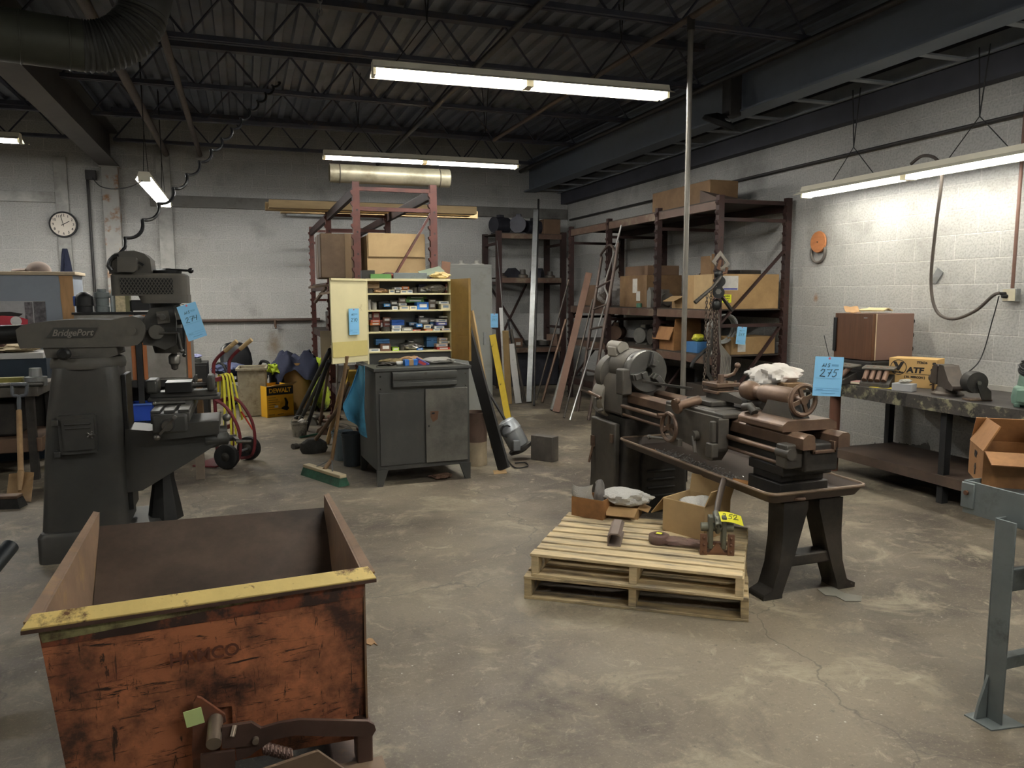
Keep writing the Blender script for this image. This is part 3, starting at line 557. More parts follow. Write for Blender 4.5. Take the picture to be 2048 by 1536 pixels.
# machine vise on the table
vx=S(365,780,5.2)[0]+MO.x
v=thing('machine_vise','grey steel machine vise with a dark block, bolted on the mill table','vise',(vx,5.28,tz))
def V(px,py,y=5.2): q=P(px,py,y=y); return (q.x-vx,q.z-tz)
zb=0.0
MB().box(-.20,.22,-.11,.11,.0,.02).build('swivel_base',m_cast,v,bevel=.005)
MB().box(-.19,.20,-.065,.065,.02,.055).build('bed',m_cast,v,bevel=.004)
MB().box(-.21,-.14,-.1,.1,.05,.135).build('fixed_jaw',m_cast,v,bevel=.014)
MB().box(.145,.19,-.09,.09,.05,.15).build('end_jaw',m_cast,v,bevel=.014)
MB().box(-.10,.055,-.09,.09,.05,.115).build('moving_jaw',m_dark,v,bevel=.003)
MB().cyl((-.1,.0,.085),(.2,0,.085),.016,n=12).build('screw',m_bright,v)

# ================================================================ pallets and what lies on them
m_wood=M('pallet wood','#ccb78e',.75,0,.22,3,'#6d675e',.42,2.2,.12,stretch=(1.2,7,7),bump=.2)
m_wood2=M('old pallet wood','#b9a47c',.75,0,.25,3,'#5b554c',.45,2.2,.12,stretch=(1.2,7,7),bump=.2)
def pallet(label,fl_,ang,L_,D_,z0,nb,m):
    t=thing('pallet',label,'pallet',(fl_[0],fl_[1],z0),ang,'wooden pallets under the boxes')
    for y0,y1 in ((0,.085),(D_/2-.045,D_/2+.045),(D_-.085,D_)):
        MB().box(0,L_,y0,y1,0,.014).build('bottom_board',m,t,bevel=.002)
    for x0,x1 in ((0,.038),(L_/2-.019,L_/2+.019),(L_-.038,L_)):
        MB().box(x0,x1,.004,D_-.004,.014,.104).build('stringer',m,t,bevel=.002)
    w_=D_/nb
    for i in range(nb):
        j=random.uniform(-.006,.006); MB().box(j,L_+j,i*w_,i*w_+w_*.76,.104,.119).build('deck_board',m,t,bevel=.002)
    return t
a=P(1048,1197,z=0); b=P(1497,1245,z=0); ang=math.atan2(b.y-a.y,b.x-a.x); PL=(b-a).length
pallet('bottom wooden pallet of the stack of two',(a.x,a.y),ang,PL,.86,0,8,m_wood2)
a2=P(1062,1107,z=.238); b2=P(1480,1152,z=.238); ang2=math.atan2(b2.y-a2.y,b2.x-a2.x); PT=.119*2
pal=pallet('top wooden pallet of the stack, carrying boxes and bags',(a2.x,a2.y),ang2,1.04,.82,.119,8,m_wood)
m_card=M('cardboard','#a98a60',.8,0,.12,4,'#876b48',.42,3,.2)
m_card2=M('pale cardboard','#b89d72',.8,0,.1,4,'#a08660',.45,3,.2)
m_cardo=M('oily cardboard','#94693f',.7,0,.2,4,'#654527',.45,3,.15)
m_cardd=M('dim cardboard','#7f6446',.8,0,.15,4,'#5f4730',.45,3,.2)
def carton(name,label,loc,rz,w_,d_,h_,m,flaps=(),group=None,cat='box',closed=False,th=.005,inner=None):
    """cardboard box; flaps: (side, angle, length) with side in f b l r; angle 0 = flat over the top, 90 = standing up, 180+ = hanging outside"""
    t=thing(name,label,cat,loc,rz,group)
    if closed: MB().box(-w_/2,w_/2,-d_/2,d_/2,0,h_).build('body',m,t,bevel=.004)
    else:
        mb=MB().box(-w_/2,w_/2,-d_/2,d_/2,0,th); x,y=w_/2,d_/2
        mb.box(-x,x,-y,-y+th,th,h_).box(-x,x,y-th,y,th,h_).box(-x,-x+th,-y+th,y-th,th,h_).box(x-th,x,-y+th,y-th,th,h_); mb.build('body',m,t)
    for sd,an,ln in flaps:
        a=R(an); c,s=math.cos(a)*ln,math.sin(a)*ln; mb=MB(); e=.003
        if sd in 'fb':
            sg=-1 if sd=='f' else 1; y=sg*d_/2; p=[(-w_/2+e,y,h_),(w_/2-e,y,h_),(w_/2-.012,y-sg*c,h_+s),(-w_/2+.012,y-sg*c,h_+s)]
        else:
            sg=-1 if sd=='l' else 1; x=sg*w_/2; p=[(x,-d_/2+e,h_),(x,d_/2-e,h_),(x-sg*c,d_/2-.012,h_+s),(x-sg*c,-d_/2+.012,h_+s)]
        n_=(Vector(p[1])-Vector(p[0])).cross(Vector(p[3])-Vector(p[0])).normalized()*th/2
        mb.hexa([Vector(q)-n_ for q in p],[Vector(q)+n_ for q in p]); mb.build('flap',m,t)
    return t
m_bag=glassy('milky plastic bag','#d9d6cc',.8,.35)
m_clear=glassy('clear plastic wrap','#cfcac4',.42,.15)
def bag(name,label,loc,r_,sc,m,seed,cat='bag',rot=(0,0,0),crease=.22,group=None):
    rnd=random.Random(seed); ph=[rnd.uniform(0,6.3) for _ in range(8)]; mb=MB(); n,k=40,22; vs=[]
    for i in range(k+1):
        tt=PI*i/k
        for j in range(n):
            a=2*PI*j/n; w_=1+crease*(math.sin(3*a+ph[0]+2*tt)*.5+math.sin(7*a+ph[1]-3*tt)*.35+math.sin(5*tt+ph[2]+2*a)*.4+math.sin(11*a+6*tt+ph[3])*.22+abs(math.sin(4.5*a-4*tt+ph[5]))*.55-.3+abs(math.sin(8*a+7*tt+ph[6]))*.3)*math.sin(tt)
            vs.append((r_*sc[0]*math.sin(tt)*math.cos(a)*w_,r_*sc[1]*math.sin(tt)*math.sin(a)*w_,max(-.0,r_*sc[2]*(1+math.cos(tt)*(1+crease*1.2*(math.sin(2*a+ph[4])+.8*abs(math.sin(5*a+6*tt+ph[7]))-.3)*math.sin(tt))))))
    mb.add(vs,[(i*n+j,(i+1)*n+j,(i+1)*n+(j+1)%n,i*n+(j+1)%n) for i in range(k) for j in range(n)],0,False)
    o=mb.build(name,m,None,loc=loc,rot=rot); return tag(o,label,cat,group)
ZP=.238
q=P(1172,1030,z=ZP); box1=q
c1=P(1143,1030,z=ZP); c2=P(1205,1041,z=ZP); rz=math.atan2(c2.y-c1.y,c2.x-c1.x); w1=(c2-c1).length
ctr=(c1+c2)/2+Vector((-math.sin(rz),math.cos(rz),0))*.075
carton('small_carton','small taped brown box with white bags, back left on the pallet',(ctr.x,ctr.y,ZP),rz,w1,.15,.115,m_cardo)
# pillow packs standing in the small box
def pack(label,loc,rz,w_,h_,tilt,m,seed,name='packet',cat='packet'):
    rnd=random.Random(seed); p=[rnd.uniform(0,6) for _ in range(4)]
    def f(sgn):
        return lambda u,v:((u-.5)*w_+.012*math.sin(5*v+p[0]), sgn*.03*math.sin(PI*u)*math.sin(PI*v)+.006*math.sin(9*u+p[1])*math.sin(7*v+p[2]), v*h_+.02*math.sin(3*u+p[3]))
    mb=MB().sheet(f(1),10,10,.002).sheet(f(-1),10,10,.002)
    o=mb.build(name,m,None,loc=loc,rot=(tilt,0,rz)); return tag(o,label,cat)
pack('puffy white plastic pack poking out of the small pallet box',(ctr.x-.04,ctr.y+.02,ZP+.03),rz+.1,.13,.17,.25,m_bag,3)
pack('grey and clear plastic pack at the right in the small pallet box',(ctr.x+.05,ctr.y-.0,ZP+.03),rz-.5,.10,.17,.1,m_clear,5)
c1=P(1220,1035,z=ZP); c2=P(1278,1038,z=ZP); rz2=rz+.25
mm=(c1+c2)/2
carton('flat_carton','low brown box under the big white plastic bag on the pallet',(mm.x+.03,mm.y+.06,ZP),rz2,.19,.14,.065,m_card,[('f',215,.07),('r',200,.06)])
bag('plastic_bag','crumpled big white plastic bag spilling over the low pallet box',(mm.x+.03,mm.y+.05,ZP+.068),.12,(1.15,.75,.4),m_bag,11,rot=(0,0,rz2))
c1=P(1325,1060,z=ZP); c2=P(1405,1082,z=ZP); rz3=math.atan2(c2.y-c1.y,c2.x-c1.x); w3=.27
ct=(c1+c2)/2+Vector((-math.sin(rz3),math.cos(rz3),0))*.13
bc=carton('open_carton','large torn-open pale cardboard box in the middle of the pallet',(ct.x,ct.y,ZP),rz3,w3,.25,.185,m_card2,[('b',92,.1),('r',110,.09),('l',230,.14),('f',330,.03)])
bag('plastic_bag','clear plastic bag bulging inside the large torn pallet box',(ct.x,ct.y,ZP+.07),.1,(1,1,.62),m_bag,14)
# steel channel lying on the pallet
c1=P(1228,1082,z=ZP+.03); c2=P(1240,1040,z=ZP+.03)
d=(c2-c1); ln=d.length; an=math.atan2(d.y,d.x)
tag(MB().prism([(-.035,0),(.035,0),(.035,.055),(.02,.07),(-.02,.07),(-.035,.055),(-.03,.05),(-.017,.062),(.017,.062),(.029,.05),(.029,.006),(-.029,.006)],0,.26,lambda u,v,h:(h,u,v)).build('metal_cover',M('brown grey sheet','#77695f',.6,.1,.12,5),None,loc=(c1.x,c1.y,ZP),rot=(0,0,an)),'grey-brown folded metal cover lying on the pallet boards','cover')
# shrink wrapped part
c1=P(1312,1085,z=ZP); c2=P(1400,1097,z=ZP)
t=thing('wrapped_part','machine part sealed in clear shrink wrap near the pallet front edge','part',((c1.x+c2.x)/2,(c1.y+c2.y)/2,ZP),math.atan2(c2.y-c1.y,c2.x-c1.x))
m_wrap=glassy('brownish shrink wrap','#8d6f66',.75,.18)
MB().lathe([(.048,0),(.056,.012),(.054,.045),(.04,.052),(.03,.05),(.028,.03)],(-.1,0,0),n=22).build('ring',m_wrap,t)
mb=MB(); rings=[]
for i in range(9):
    x=-.07+.028*i; s=.05-.003*i; rings.append([(x,s*math.cos(a)*(1+.12*math.sin(5*a+i)),.022+.022*math.sin(a)*(1+.15*math.sin(3*a+2*i))) for a in [2*PI*j/14 for j in range(14)]])
mb.loft(rings).build('shank',m_wrap,t)
MB().box(-.115,-.085,-.012,.012,.052,.054).build('yellow_sticker',M('yellow paper','#e3e23c',.6,0,.04,3),t)
# lever shear / punch with yellow tag
c1=P(1438,1112,z=ZP)
rz4=ang2+R(12)
t=thing('hand_shear','rusty hand lever shear with a long handle on the right front of the pallet','tool',(c1.x,c1.y+.02,ZP),rz4)
m_rb=M('rust brown iron','#6b4a35',.65,.1,.25,8,'#4a372c',.45,8,.1); m_gi=M('greenish grey iron','#5f5f52',.5,.3,.2,8)
MB().box(-.085,.085,-.005,.05,0,.012).box(-.085,-.05,-.012,-.002,0,.11).box(.05,.085,-.012,-.002,0,.11).build('base_frame',m_rb,t,bevel=.002)
for x in (-.067,.067):
    for z_ in (.02,.055,.09): MB().ball((x,-.013,z_),.007,n=8,k=6).build('rivet',m_rb,t)
MB().prism([(-.04,.0),(.04,.0),(.0,.055)],-.008,.0,lambda u,v,h:(u,h,v+.012)).build('gusset',m_rb,t)
MB().box(-.045,-.02,-.01,.04,.03,.2).box(.02,.045,-.01,.04,.03,.2).build('side_cheek',m_gi,t,bevel=.006)
MB().cyl((-.08,.015,.14),(.08,.015,.14),.022,n=16).build('cross_shaft',m_gi,t)
MB().torus((-.0,-.0,.155),.035,.011,(1,0,0),20,8).build('cam_ring',m_gi,t)
MB().pipe((0,-.045,.16),(0,.06,.20),.018,.012).build('socket',m_gi,t)
MB().tube([(0,.05,.19),(.02,.13,.235),(.05,.22,.29),(.07,.27,.325)],[.015,.016,.017,.016],10).build('handle',M('dark handle','#4a4038',.45,.2,.2,8),t)
MB().box(-.05,.05,.0,.03,.05,.062).build('cross_bar',m_rb,t)
yt=tag(MB().at((c1.x+.065,c1.y+.01,ZP+.185),(R(25),R(8),rz4+.1)).sheet(lambda u,v:((u-.5)*.13,(v-.5)*.075,.008*math.sin(4*u)),8,4,.001).build('yellow_tag',M('lot tag yellow','#e3dc3a',.6,0,.05,3)),'yellow lot tag tied on the rusty hand shear','tag')
mb=MB().at((c1.x+.065,c1.y+.01,ZP+.187),(R(25),R(8),rz4+.1)); handwriting(mb,'352',-.04,-.015,.035,.0018,.007); mb.build('lettering',M('tag ink','#2a2f38',.6),yt)
# metal plate and scraps on the floor
def flatpoly(name,label,cat,pts,m,th=.004,group=None):
    q=[P(a,b,z=th) for a,b in pts]; c=sum(q,Vector())/len(q)
    o=MB().prism([(p.x-c.x,p.y-c.y) for p in q],0,th).build(name,m,None,loc=(c.x,c.y,0.0005)); return tag(o,label,cat,group)
flatpoly('steel_plate','thin ragged grey plate lying on the floor by the lathe foot','plate',[(1635,1178),(1665,1172),(1688,1186),(1724,1192),(1722,1202),(1690,1202),(1672,1192),(1650,1190)],M('grey floor plate','#76746a',.6,.1,.15,8))
flatpoly('paper_scrap','torn tan paper scrap on the floor right of the hopper','scrap',[(728,1282),(738,1276),(745,1277),(755,1290),(748,1286),(742,1290),(733,1287)],M('tan paper','#a5825c',.8,0,.1,20))
flatpoly('cardboard_scrap','small tan cardboard scrap on the floor by the black board foot','scrap',[(986,941),(1012,939),(1014,946),(988,948)],m_card)
# ================================================================ lathe
m_lg=M('dusty grey lathe paint','#5f5a52',.6,.05,.16,5,'#4b4741',.45,3,.15)
m_ld=M('dark greasy iron','#302e2b',.5,.2,.2,5,'#4f4840',.4,3,.15)
m_lr=M('brown oiled way','#705a49',.45,.35,.2,8,'#5b4a3f',.45,5,.1)
m_chk=M('grey chuck steel','#66645f',.38,.6,.12,8)
m_lm=M('dark oily casting','#45413b',.55,.1,.18,5,'#5d554b',.4,3,.15)
LO=Vector((2.65,4.0,0)); A=2.62
t=thing('metal_lathe','old grey and brown metal lathe with three-jaw chuck over a long chip pan','lathe',LO)
def W(): return MB().at(-LO)
def xz(y0): return lambda u,v,h:(u,h,v)
leg=[(2.535,.50),(2.60,.50),(2.665,.44),(2.69,.40),(2.715,.44),(2.78,.5),(2.86,.50),(2.87,.30),(2.895,.16),(2.94,.05),(3.0,.03),(3.0,0),(2.915,0),(2.905,.04),(2.86,.155),(2.60,.155),(2.545,.04),(2.535,0),(2.43,0),(2.43,.03),(2.49,.05),(2.525,.16),(2.54,.30)]
# A-shaped tail leg: two curved legs, cross rail, open triangle
L1=[(2.53,.50),(2.68,.50),(2.68,.46),(2.668,.42),(2.61,.22),(2.59,.16),(2.55,.05),(2.54,.02),(2.54,0),(2.425,0),(2.425,.025),(2.48,.05),(2.515,.16),(2.53,.30)]
L2=[(5.43-x,z) for x,z in L1][::-1]
MB().at(-LO).prism(L1,3.1,3.22,xz(0)).prism(L2,3.1,3.22,xz(0)).box(2.58,2.85,3.11,3.21,.155,.215).build('tail_leg',m_ld,t,bevel=.008)
# chip pan
def rrect(x0,x1,y0,y1,z,r_,k=5): return rr(x0,x1,y0,y1,z,r_,k)
outer=rrect(2.40,3.0,3.04,4.66,.565,.05); mid=rrect(2.43,2.97,3.07,4.63,.515,.04)
inn=rrect(2.436,2.964,3.076,4.624,.521,.04); ino=rrect(2.408,2.992,3.048,4.652,.567,.05)
MB().at(-LO).loft([mid,outer,ino,inn]).build('chip_pan',M('rusty pan','#574a40',.5,.25,.2,4,'#4a4039',.5,2.5,.15),t)
W().tube(rrect(2.40,3.0,3.04,4.66,.567,.05),.009,8,closed=True).build('pan_rim',M('worn pan rim','#7d6b5a',.45,.4,.2,8),t)
W().box(2.50,2.80,3.10,3.36,.52,.60).box(2.515,2.785,3.12,3.34,.60,.69).box(2.50,2.80,3.08,3.36,.64,.69).build('bed_foot',m_ld,t,bevel=.006)
# bed with two ways
W().box(2.545,2.745,2.98,5.1,.68,.82).build('bed_web',m_ld,t,bevel=.01)
for x0,x1 in ((2.505,2.575),(2.715,2.785)):
    W().prism([(x0,.80),(x1,.80),(x1,.86),(x1-.012,.872),(x0+.025,.872),(x0,.855)],2.95,5.1,xz(0)).build('bed_way',m_lr,t,bevel=.002)
W().box(2.575,2.715,2.96,3.0,.775,.79).box(2.575,2.59,2.96,3.0,.775,.83).box(2.70,2.715,2.96,3.0,.775,.83).build('end_rib',m_lr,t,bevel=.003)
for x,z_,r_,nm in ((2.47,.775,.014,'lead_screw'),(2.475,.715,.010,'feed_rod')):
    W().cyl((x,3.06,z_),(x,4.75,z_),r_,n=10).build(nm,m_lr,t)
W().box(2.45,2.55,3.0,3.08,.70,.82).cyl((2.47,2.985,.775),(2.47,3.08,.775),.028,n=16).build('screw_bracket',m_lm,t,bevel=.008)
# headstock pedestal with arch and louvres
ped=W().loft([rr(2.47,3.0,4.70,5.32,0,.05),rr(2.48,2.99,4.71,5.3,.3,.05),rr(2.50,2.97,4.72,5.28,.68,.05)]).build('pedestal',m_ld,t)
arch=[(2.60,.06),(2.90,.06),(2.90,.36)]+[(2.75+.15*math.cos(R(a)),.36+.13*math.sin(R(a))) for a in range(15,180,15)]+[(2.60,.36)]
W().prism(arch,4.685,4.712,xz(0)).build('arch_panel',m_ld,t,bevel=.008)
for i in range(4): W().box(2.64,2.86,4.67,4.69,.12+i*.06,.135+i*.06).build('louvre',m_ld,t,bevel=.004)
W().box(2.44,2.485,4.80,5.2,.05,.64).build('pedestal_door',m_lm,t,bevel=.012)
W().box(2.425,2.445,5.12,5.17,.42,.50).box(2.43,2.447,4.82,4.86,.5,.56).cyl((2.43,5.14,.42),(2.40,5.14,.30),.01,n=8).build('door_latch',m_lr,t)
W().box(2.97,3.03,4.78,4.95,.18,.36).build('pedestal_box',m_ld,t,bevel=.004)
# headstock
W().prism([(2.46,.70),(2.80,.70),(2.80,.95),(2.76,1.02),(2.52,1.02),(2.47,.95)],4.74,5.16,xz(0)).build('headstock',m_lm,t,bevel=.02)
W().lathe([(.12,0),(.135,.03),(.135,.2),(.10,.24)],(A,4.8,1.03),(0,1,0),n=28).build('cone_cover',m_lg,t)
W().lathe([(.11,0),(.155,.04),(.155,.13),(.12,.17)],(A-.02,5.02,.96),(0,1,0),n=28).build('gear_cover',m_lg,t)
W().lathe([(.16,0),(.17,.03),(.17,.15),(.13,.2)],(2.60,5.02,.79),(0,1,0),n=28).build('end_cover',M('pale dusty cover','#8d877c',.65,0,.12,5),t)
W().box(2.42,2.50,4.66,4.76,.86,1.04).build('bearing_post',m_lm,t,bevel=.012)
W().box(2.50,2.60,4.92,5.06,1.10,1.18).cyl((2.55,4.9,1.17),(2.55,5.08,1.17),.045,n=16).build('top_cover',M('pale dusty cover'),t,bevel=.015)
W().tube([(2.41,5.02,.80),(2.38,5.0,.80),(2.375,5.0,.74),(2.39,4.98,.715),(2.43,4.98,.72)],.014,8).build('gear_lever',m_lg,t)
W().cyl((2.40,5.15,.83),(2.40,4.95,.81),.012,n=8).build('shift_rod',m_lr,t)
# chuck
W().lathe([(.05,.0),(.145,.0),(.148,-.01),(.148,-.085),(.142,-.095),(.03,-.095),(.028,-.03),(.0,-.03)],(A,4.75,1.02),(0,1,0),n=40).build('chuck_body',m_chk,t)
for k in range(3):
    a=R(75+120*k); c_,s_=math.cos(a),math.sin(a); mb=MB().at(Vector((A,4.62,1.02))-LO,(0,-a,0)); mb.box(.035,.14,-.0,.06,-.022,.022).box(.045,.085,-.035,.0,-.02,.02).box(.085,.13,-.018,.0,-.02,.02); mb.build('jaw',m_chk,t,bevel=.003)
for k in range(3):
    a=R(15+120*k); W().cyl((A+.147*math.cos(a),4.70,1.02+.147*math.sin(a)),(A+.15*math.cos(a),4.70,1.02+.15*math.sin(a)),.012,n=10).build('key_hole',m_ld,t)
# carriage
W().box(2.45,2.86,3.62,4.02,.872,.905).box(2.43,2.60,3.5,4.10,.87,.9).build('saddle',m_lm,t,bevel=.008)
W().prism([(3.50,.88),(4.06,.88),(4.06,.76),(4.0,.70),(3.75,.68),(3.66,.63),(3.56,.63),(3.50,.70)],2.405,2.47,lambda u,v,h:(h,u,v)).build('apron',m_lm,t,bevel=.012)
W().torus((2.355,3.93,.765),.082,.012,(1,0,0),32,8).build('hand_wheel_rim',m_lr,t)
mb=W()
for k in range(3): a=R(90+120*k); mb.bar((2.355,3.93,.765),(2.355,3.93+.08*math.cos(a),.765+.08*math.sin(a)),.016,.012,upv=(1,0,0))
mb.cyl((2.41,3.93,.765),(2.345,3.93,.765),.02,n=12).cyl((2.35,3.97,.835),(2.30,3.97,.835),.009,.011,n=8); mb.build('hand_wheel_spokes',m_lr,t)
W().cyl((2.40,3.70,.75),(2.37,3.70,.75),.03,n=16).bar((2.375,3.70,.75),(2.365,3.66,.66),.02,.012).build('clutch_lever',m_lm,t,bevel=.003)
W().box(2.365,2.41,3.50,3.56,.66,.74).bar((2.39,3.53,.74),(2.39,3.53,.86),.03,.03).build('half_nut_box',m_lm,t,bevel=.006)
W().cyl((2.385,3.98,.68),(2.385,4.2,.655),.008,n=8).ball((2.385,4.215,.653),.016,n=8,k=6).box(2.375,2.405,3.86,3.93,.66,.70).build('feed_lever',m_lg,t)
W().box(2.50,2.66,3.72,3.98,.905,.935).build('cross_slide',m_lm,t,bevel=.006)
W().cyl((2.50,3.84,.93),(2.36,3.84,.905),.03,.025,n=14).cyl((2.36,3.84,.905),(2.34,3.84,.9),.045,n=16).ball((2.33,3.80,.94),.018,n=8,k=6).build('cross_feed_dial',m_lr,t,bevel=.003)
W().prism([(3.55,.0),(3.92,.0),(3.92,.035),(3.70,.05),(3.58,.03)],2.60,2.70,lambda u,v,h:(h,u,v+.935)).cyl((2.65,3.56,.955),(2.65,3.44,.955),.026,n=14).cyl((2.65,3.44,.955),(2.65,3.42,.955),.036,n=16).ball((2.68,3.41,.985),.014,n=8,k=6).build('compound_slide',m_lm,t,bevel=.006)
mb=W()
for z0,z1,s_ in ((.965,.985,.075),(.985,1.005,.055),(1.005,1.03,.08)): mb.box(2.66-s_,2.66+s_,3.86-s_,3.86+s_,z0,z1)
mb.build('tool_post',m_lr,t,bevel=.004)
for dx_ in (-.06,0,.06):
    for dy_ in (-.06,.06): W().cyl((2.66+dx_,3.86+dy_,1.03),(2.66+dx_,3.86+dy_,1.042),.008,n=6).build('clamp_bolt',m_lr,t)
W().cyl((2.66,3.86,1.03),(2.66,3.86,1.075),.022,.018,n=10).tube([(2.66,3.86,1.065),(2.69,3.84,1.065),(2.72,3.82,1.08),(2.735,3.81,1.115)],[.012,.011,.01,.01],8).ball((2.737,3.81,1.13),.018,n=10,k=8).build('tool_post_lever',m_lr,t)
W().bar((2.52,3.95,.985),(2.52,4.55,.965),.014,.014).build('boring_bar',m_ld,t)
# tailstock
W().prism([(2.47,.872),(2.80,.872),(2.80,.905),(2.76,.925),(2.50,.925),(2.47,.905)],3.06,3.42,xz(0)).build('tailstock_base',m_lr,t,bevel=.006)
W().prism([(3.10,.92),(3.36,.92),(3.34,.95),(3.32,.98),(3.31,1.0),(3.15,1.0),(3.14,.97),(3.12,.94)],A-.05,A+.05,lambda u,v,h:(h,u,v)).build('tailstock_body',m_lg,t,bevel=.014)
W().lathe([(.0,.0),(.045,.0),(.052,.02),(.052,.22),(.045,.25),(.035,.25),(.035,.30),(.045,.31),(.055,.36),(.05,.40),(.03,.43),(.012,.44)],(A,3.16,1.02),(0,1,0),n=24).build('tailstock_barrel',m_lr,t)
W().torus((A,3.10,1.02),.075,.0125,(0,1,0),32,8).build('tail_wheel_rim',m_lr,t)
mb=W()
for k in range(4): a=R(20+90*k); mb.bar((A,3.10,1.02),(A+.074*math.cos(a),3.10,1.02+.074*math.sin(a)),.02,.012,upv=(0,1,0))
mb.cyl((A,3.16,1.02),(A,3.085,1.02),.022,n=14); mb.build('tail_wheel_spokes',m_lr,t)
W().tube([(2.50,3.32,.93),(2.50,3.36,.96),(2.50,3.41,.95)],.022,10).build('clamp_lever',m_lm,t)
# things in the pan
mb=MB(); rnd=random.Random(4)
for i in range(420):
    u=rnd.random(); y=3.50+.85*u; x=2.46+abs(rnd.gauss(0,.05))+.02; z_=.522+rnd.random()*.03*(1-abs(u-.5))
    a=rnd.uniform(0,6.28); b=rnd.uniform(-.6,.6); l=rnd.uniform(.006,.02); d=Vector((math.cos(a)*math.cos(b),math.sin(a)*math.cos(b),math.sin(b)))*l
    mb.bar((x,y,z_),(x+d.x,y+d.y,z_+abs(d.z)),.006,.0015)
o=mb.build('metal_chips',M('bright chips','#a9a9a6',.3,.35,.75,60)); tag(o,'curly bright and black steel chips heaped along the front of the chip pan','chips','chips in the pan','stuff')
m_hand=M('wooden tool handle','#b5834f',.6,0,.15,12)
def filetool(label,p,rz,blade):
    t=thing('file',label,'file',p,rz); MB().lathe([(.006,0),(.014,.01),(.016,.05),(.011,.09),(.01,.1)],(0,0,.016),(1,0,0),n=12).build('handle',m_hand,t)
    MB().box(.1,.1+blade,-.009,.009,.012,.017).build('blade',m_ld,t); return t
filetool('wood-handled file in the pan near the chip heap',(2.47,4.27,.522),R(100),.13)
tag(MB().at((2.50,3.40,.538),(0,0,R(120))).cyl((-.05,0,0),(.04,0,0),.016,n=14).cyl((.04,0,0),(.055,0,0),.018,n=14).build('wooden_dowel',m_hand),'loose tan tool handle lying in the pan middle','handle')
tag(MB().at((2.60,3.09,.53),(0,0,R(10))).torus((0,.0,0),.045,.009,(0,0,1),20,6,0,0,PI).build('pan_hook',m_lr),'bent rusty rod lying in the pan corner','rod')
tag(MB().at((2.78,3.24,.545),(0,0,R(40))).pipe((0,0,-.02),(0,0,.02),.03,.018,6).build('hex_nut',m_ld),'big dark hex nut in the pan by the tail leg','nut') if 0 else None
# blue lot tags
m_blue=M('lot tag blue','#86c3ea',.6,0,.03,3); m_ink=M('ink','#1d2b3c',.6,0,.0,3); m_pale=M('tag print','#5f93bd',.6,0,.0,3)
def lot_tag(label,loc,rot,w_,h_,num,string=None):
    t=thing('lot_tag',label,'tag',loc,0,'blue auction lot tags',rot=rot)
    MB().box(-w_/2,w_/2,-.0008,.0008,-h_/2,h_/2).build('card',m_blue,t)
    k=h_; mb=MB(); mb.at((0,-.0014,0),(PI/2,0,0))
    handwriting(mb,num,-w_*.30,.0*k,w_*.27,w_*.013,0,adv=.8); mb.build('lot_number',m_ink,t)
    mb=MB().at((0,-.0014,0),(PI/2,0,0)); handwriting(mb,'AIS',-w_*.24,.24*k,w_*.13,w_*.011,0,.1,.75); mb.build('logo_letters',m_ink,t)
    mb=MB()
    for i in range(3): mb.box(w_*.1,w_*.34,-.0016,-.0008,(.30-.018*i)*k,(.308-.018*i)*k)
    for f in (-.05,-.30,-.36): mb.box(-w_*.44,w_*.44,-.0014,-.0008,f*k,(f+.005)*k)
    mb.box(-w_*.38,-w_*.15,-.0016,-.0008,-.335*k,-.322*k).box(-w_*.2,w_*.3,-.0016,-.0008,-.43*k,-.418*k); mb.build('printed_lines',m_pale,t)
    MB().cyl((0,-.0018,.46*k),(0,.001,.46*k),.006,n=10).build('eyelet',M('pink eyelet','#c86a7a',.5),t)
    if string: MB().tube([(0,0,.46*k)]+string,.0018,5).build('wire',m_black,t)
    return t
q=P(384,643,y=4.97); lot_tag('blue lot tag 274 hanging tilted from the milling machine head',q,(R(2),R(-17),R(22)),.115,.215,'274',[(-.02,.02,.115),(-.05,.05,.118)])
q=P(1656,753,y=3.02); lot_tag('blue lot tag 275 on a wire at the lathe tailstock wheel',q,(R(2),R(2),R(-25)),.135,.195,'275',[(-.008,.01,.12),(-.03,.02,.20)])

# ================================================================ long bench along the right wall
m_bt=M('stained bench steel','#45413d',.55,.1,.25,4,'#8f8c70',.44,9,.05)
scratches(m_bt,(9,9,9),'#2a2826',.52,.6,4)
m_btop=M('dark bench top','#4b4643',.6,0,.2,3,'#36322f',.5,2.5,.1)
m_bleg=M('black bench steel','#242424',.6,.1,.2,5)
BX0,BX1,BZ=4.78,5.585,.79
t=thing('work_bench','long steel work bench along the right wall with stained front edge','bench',(BX0,3.0,0))
def Wb(): return MB().at((-BX0,-3.0,0))
Wb().box(BX0,BX1,-.6,5.42,BZ-.02,BZ).build('bench_top',m_btop,t,bevel=.003)
Wb().box(BX0-.008,BX0,-.6,5.42,BZ-.105,BZ-.001).build('front_apron',m_bt,t,bevel=.002)
Wb().box(BX0,BX1,5.42,5.428,BZ-.105,BZ-.001).build('end_apron',m_bt,t)
Wb().box(BX1-.02,BX1,-.6,5.42,BZ,BZ+.04).build('back_ledge',M('pale ledge','#a9a69d',.6,0,.1,5),t)
for x,y in ((4.85,4.20),(5.5,4.20),(5.5,5.36),(4.85,1.6),(5.5,1.6)): Wb().box(x-.03,x+.03,y-.025,y+.025,0,BZ-.02).build('leg',m_bleg,t)
Wb().cyl((4.86,5.34,0),(4.86,5.34,BZ-.02),.045,n=16).build('leg',M('rusty pipe leg','#6d4a3a',.6,.1,.2,6),t)
Wb().bar((4.86,4.2,BZ-.06),(4.86,2.6,.22),.035,.05).build('brace',m_bleg,t)
Wb().bar((5.5,4.2,.25),(5.5,3.0,.70),.03,.04).build('brace',m_bleg,t)
Wb().box(4.80,5.5,-.5,5.30,.20,.215).box(4.80,4.815,-.5,5.30,.14,.2).build('lower_shelf',M('brown shelf','#57483d',.6,0,.25,3,'#3a332e',.45,2,.15),t)
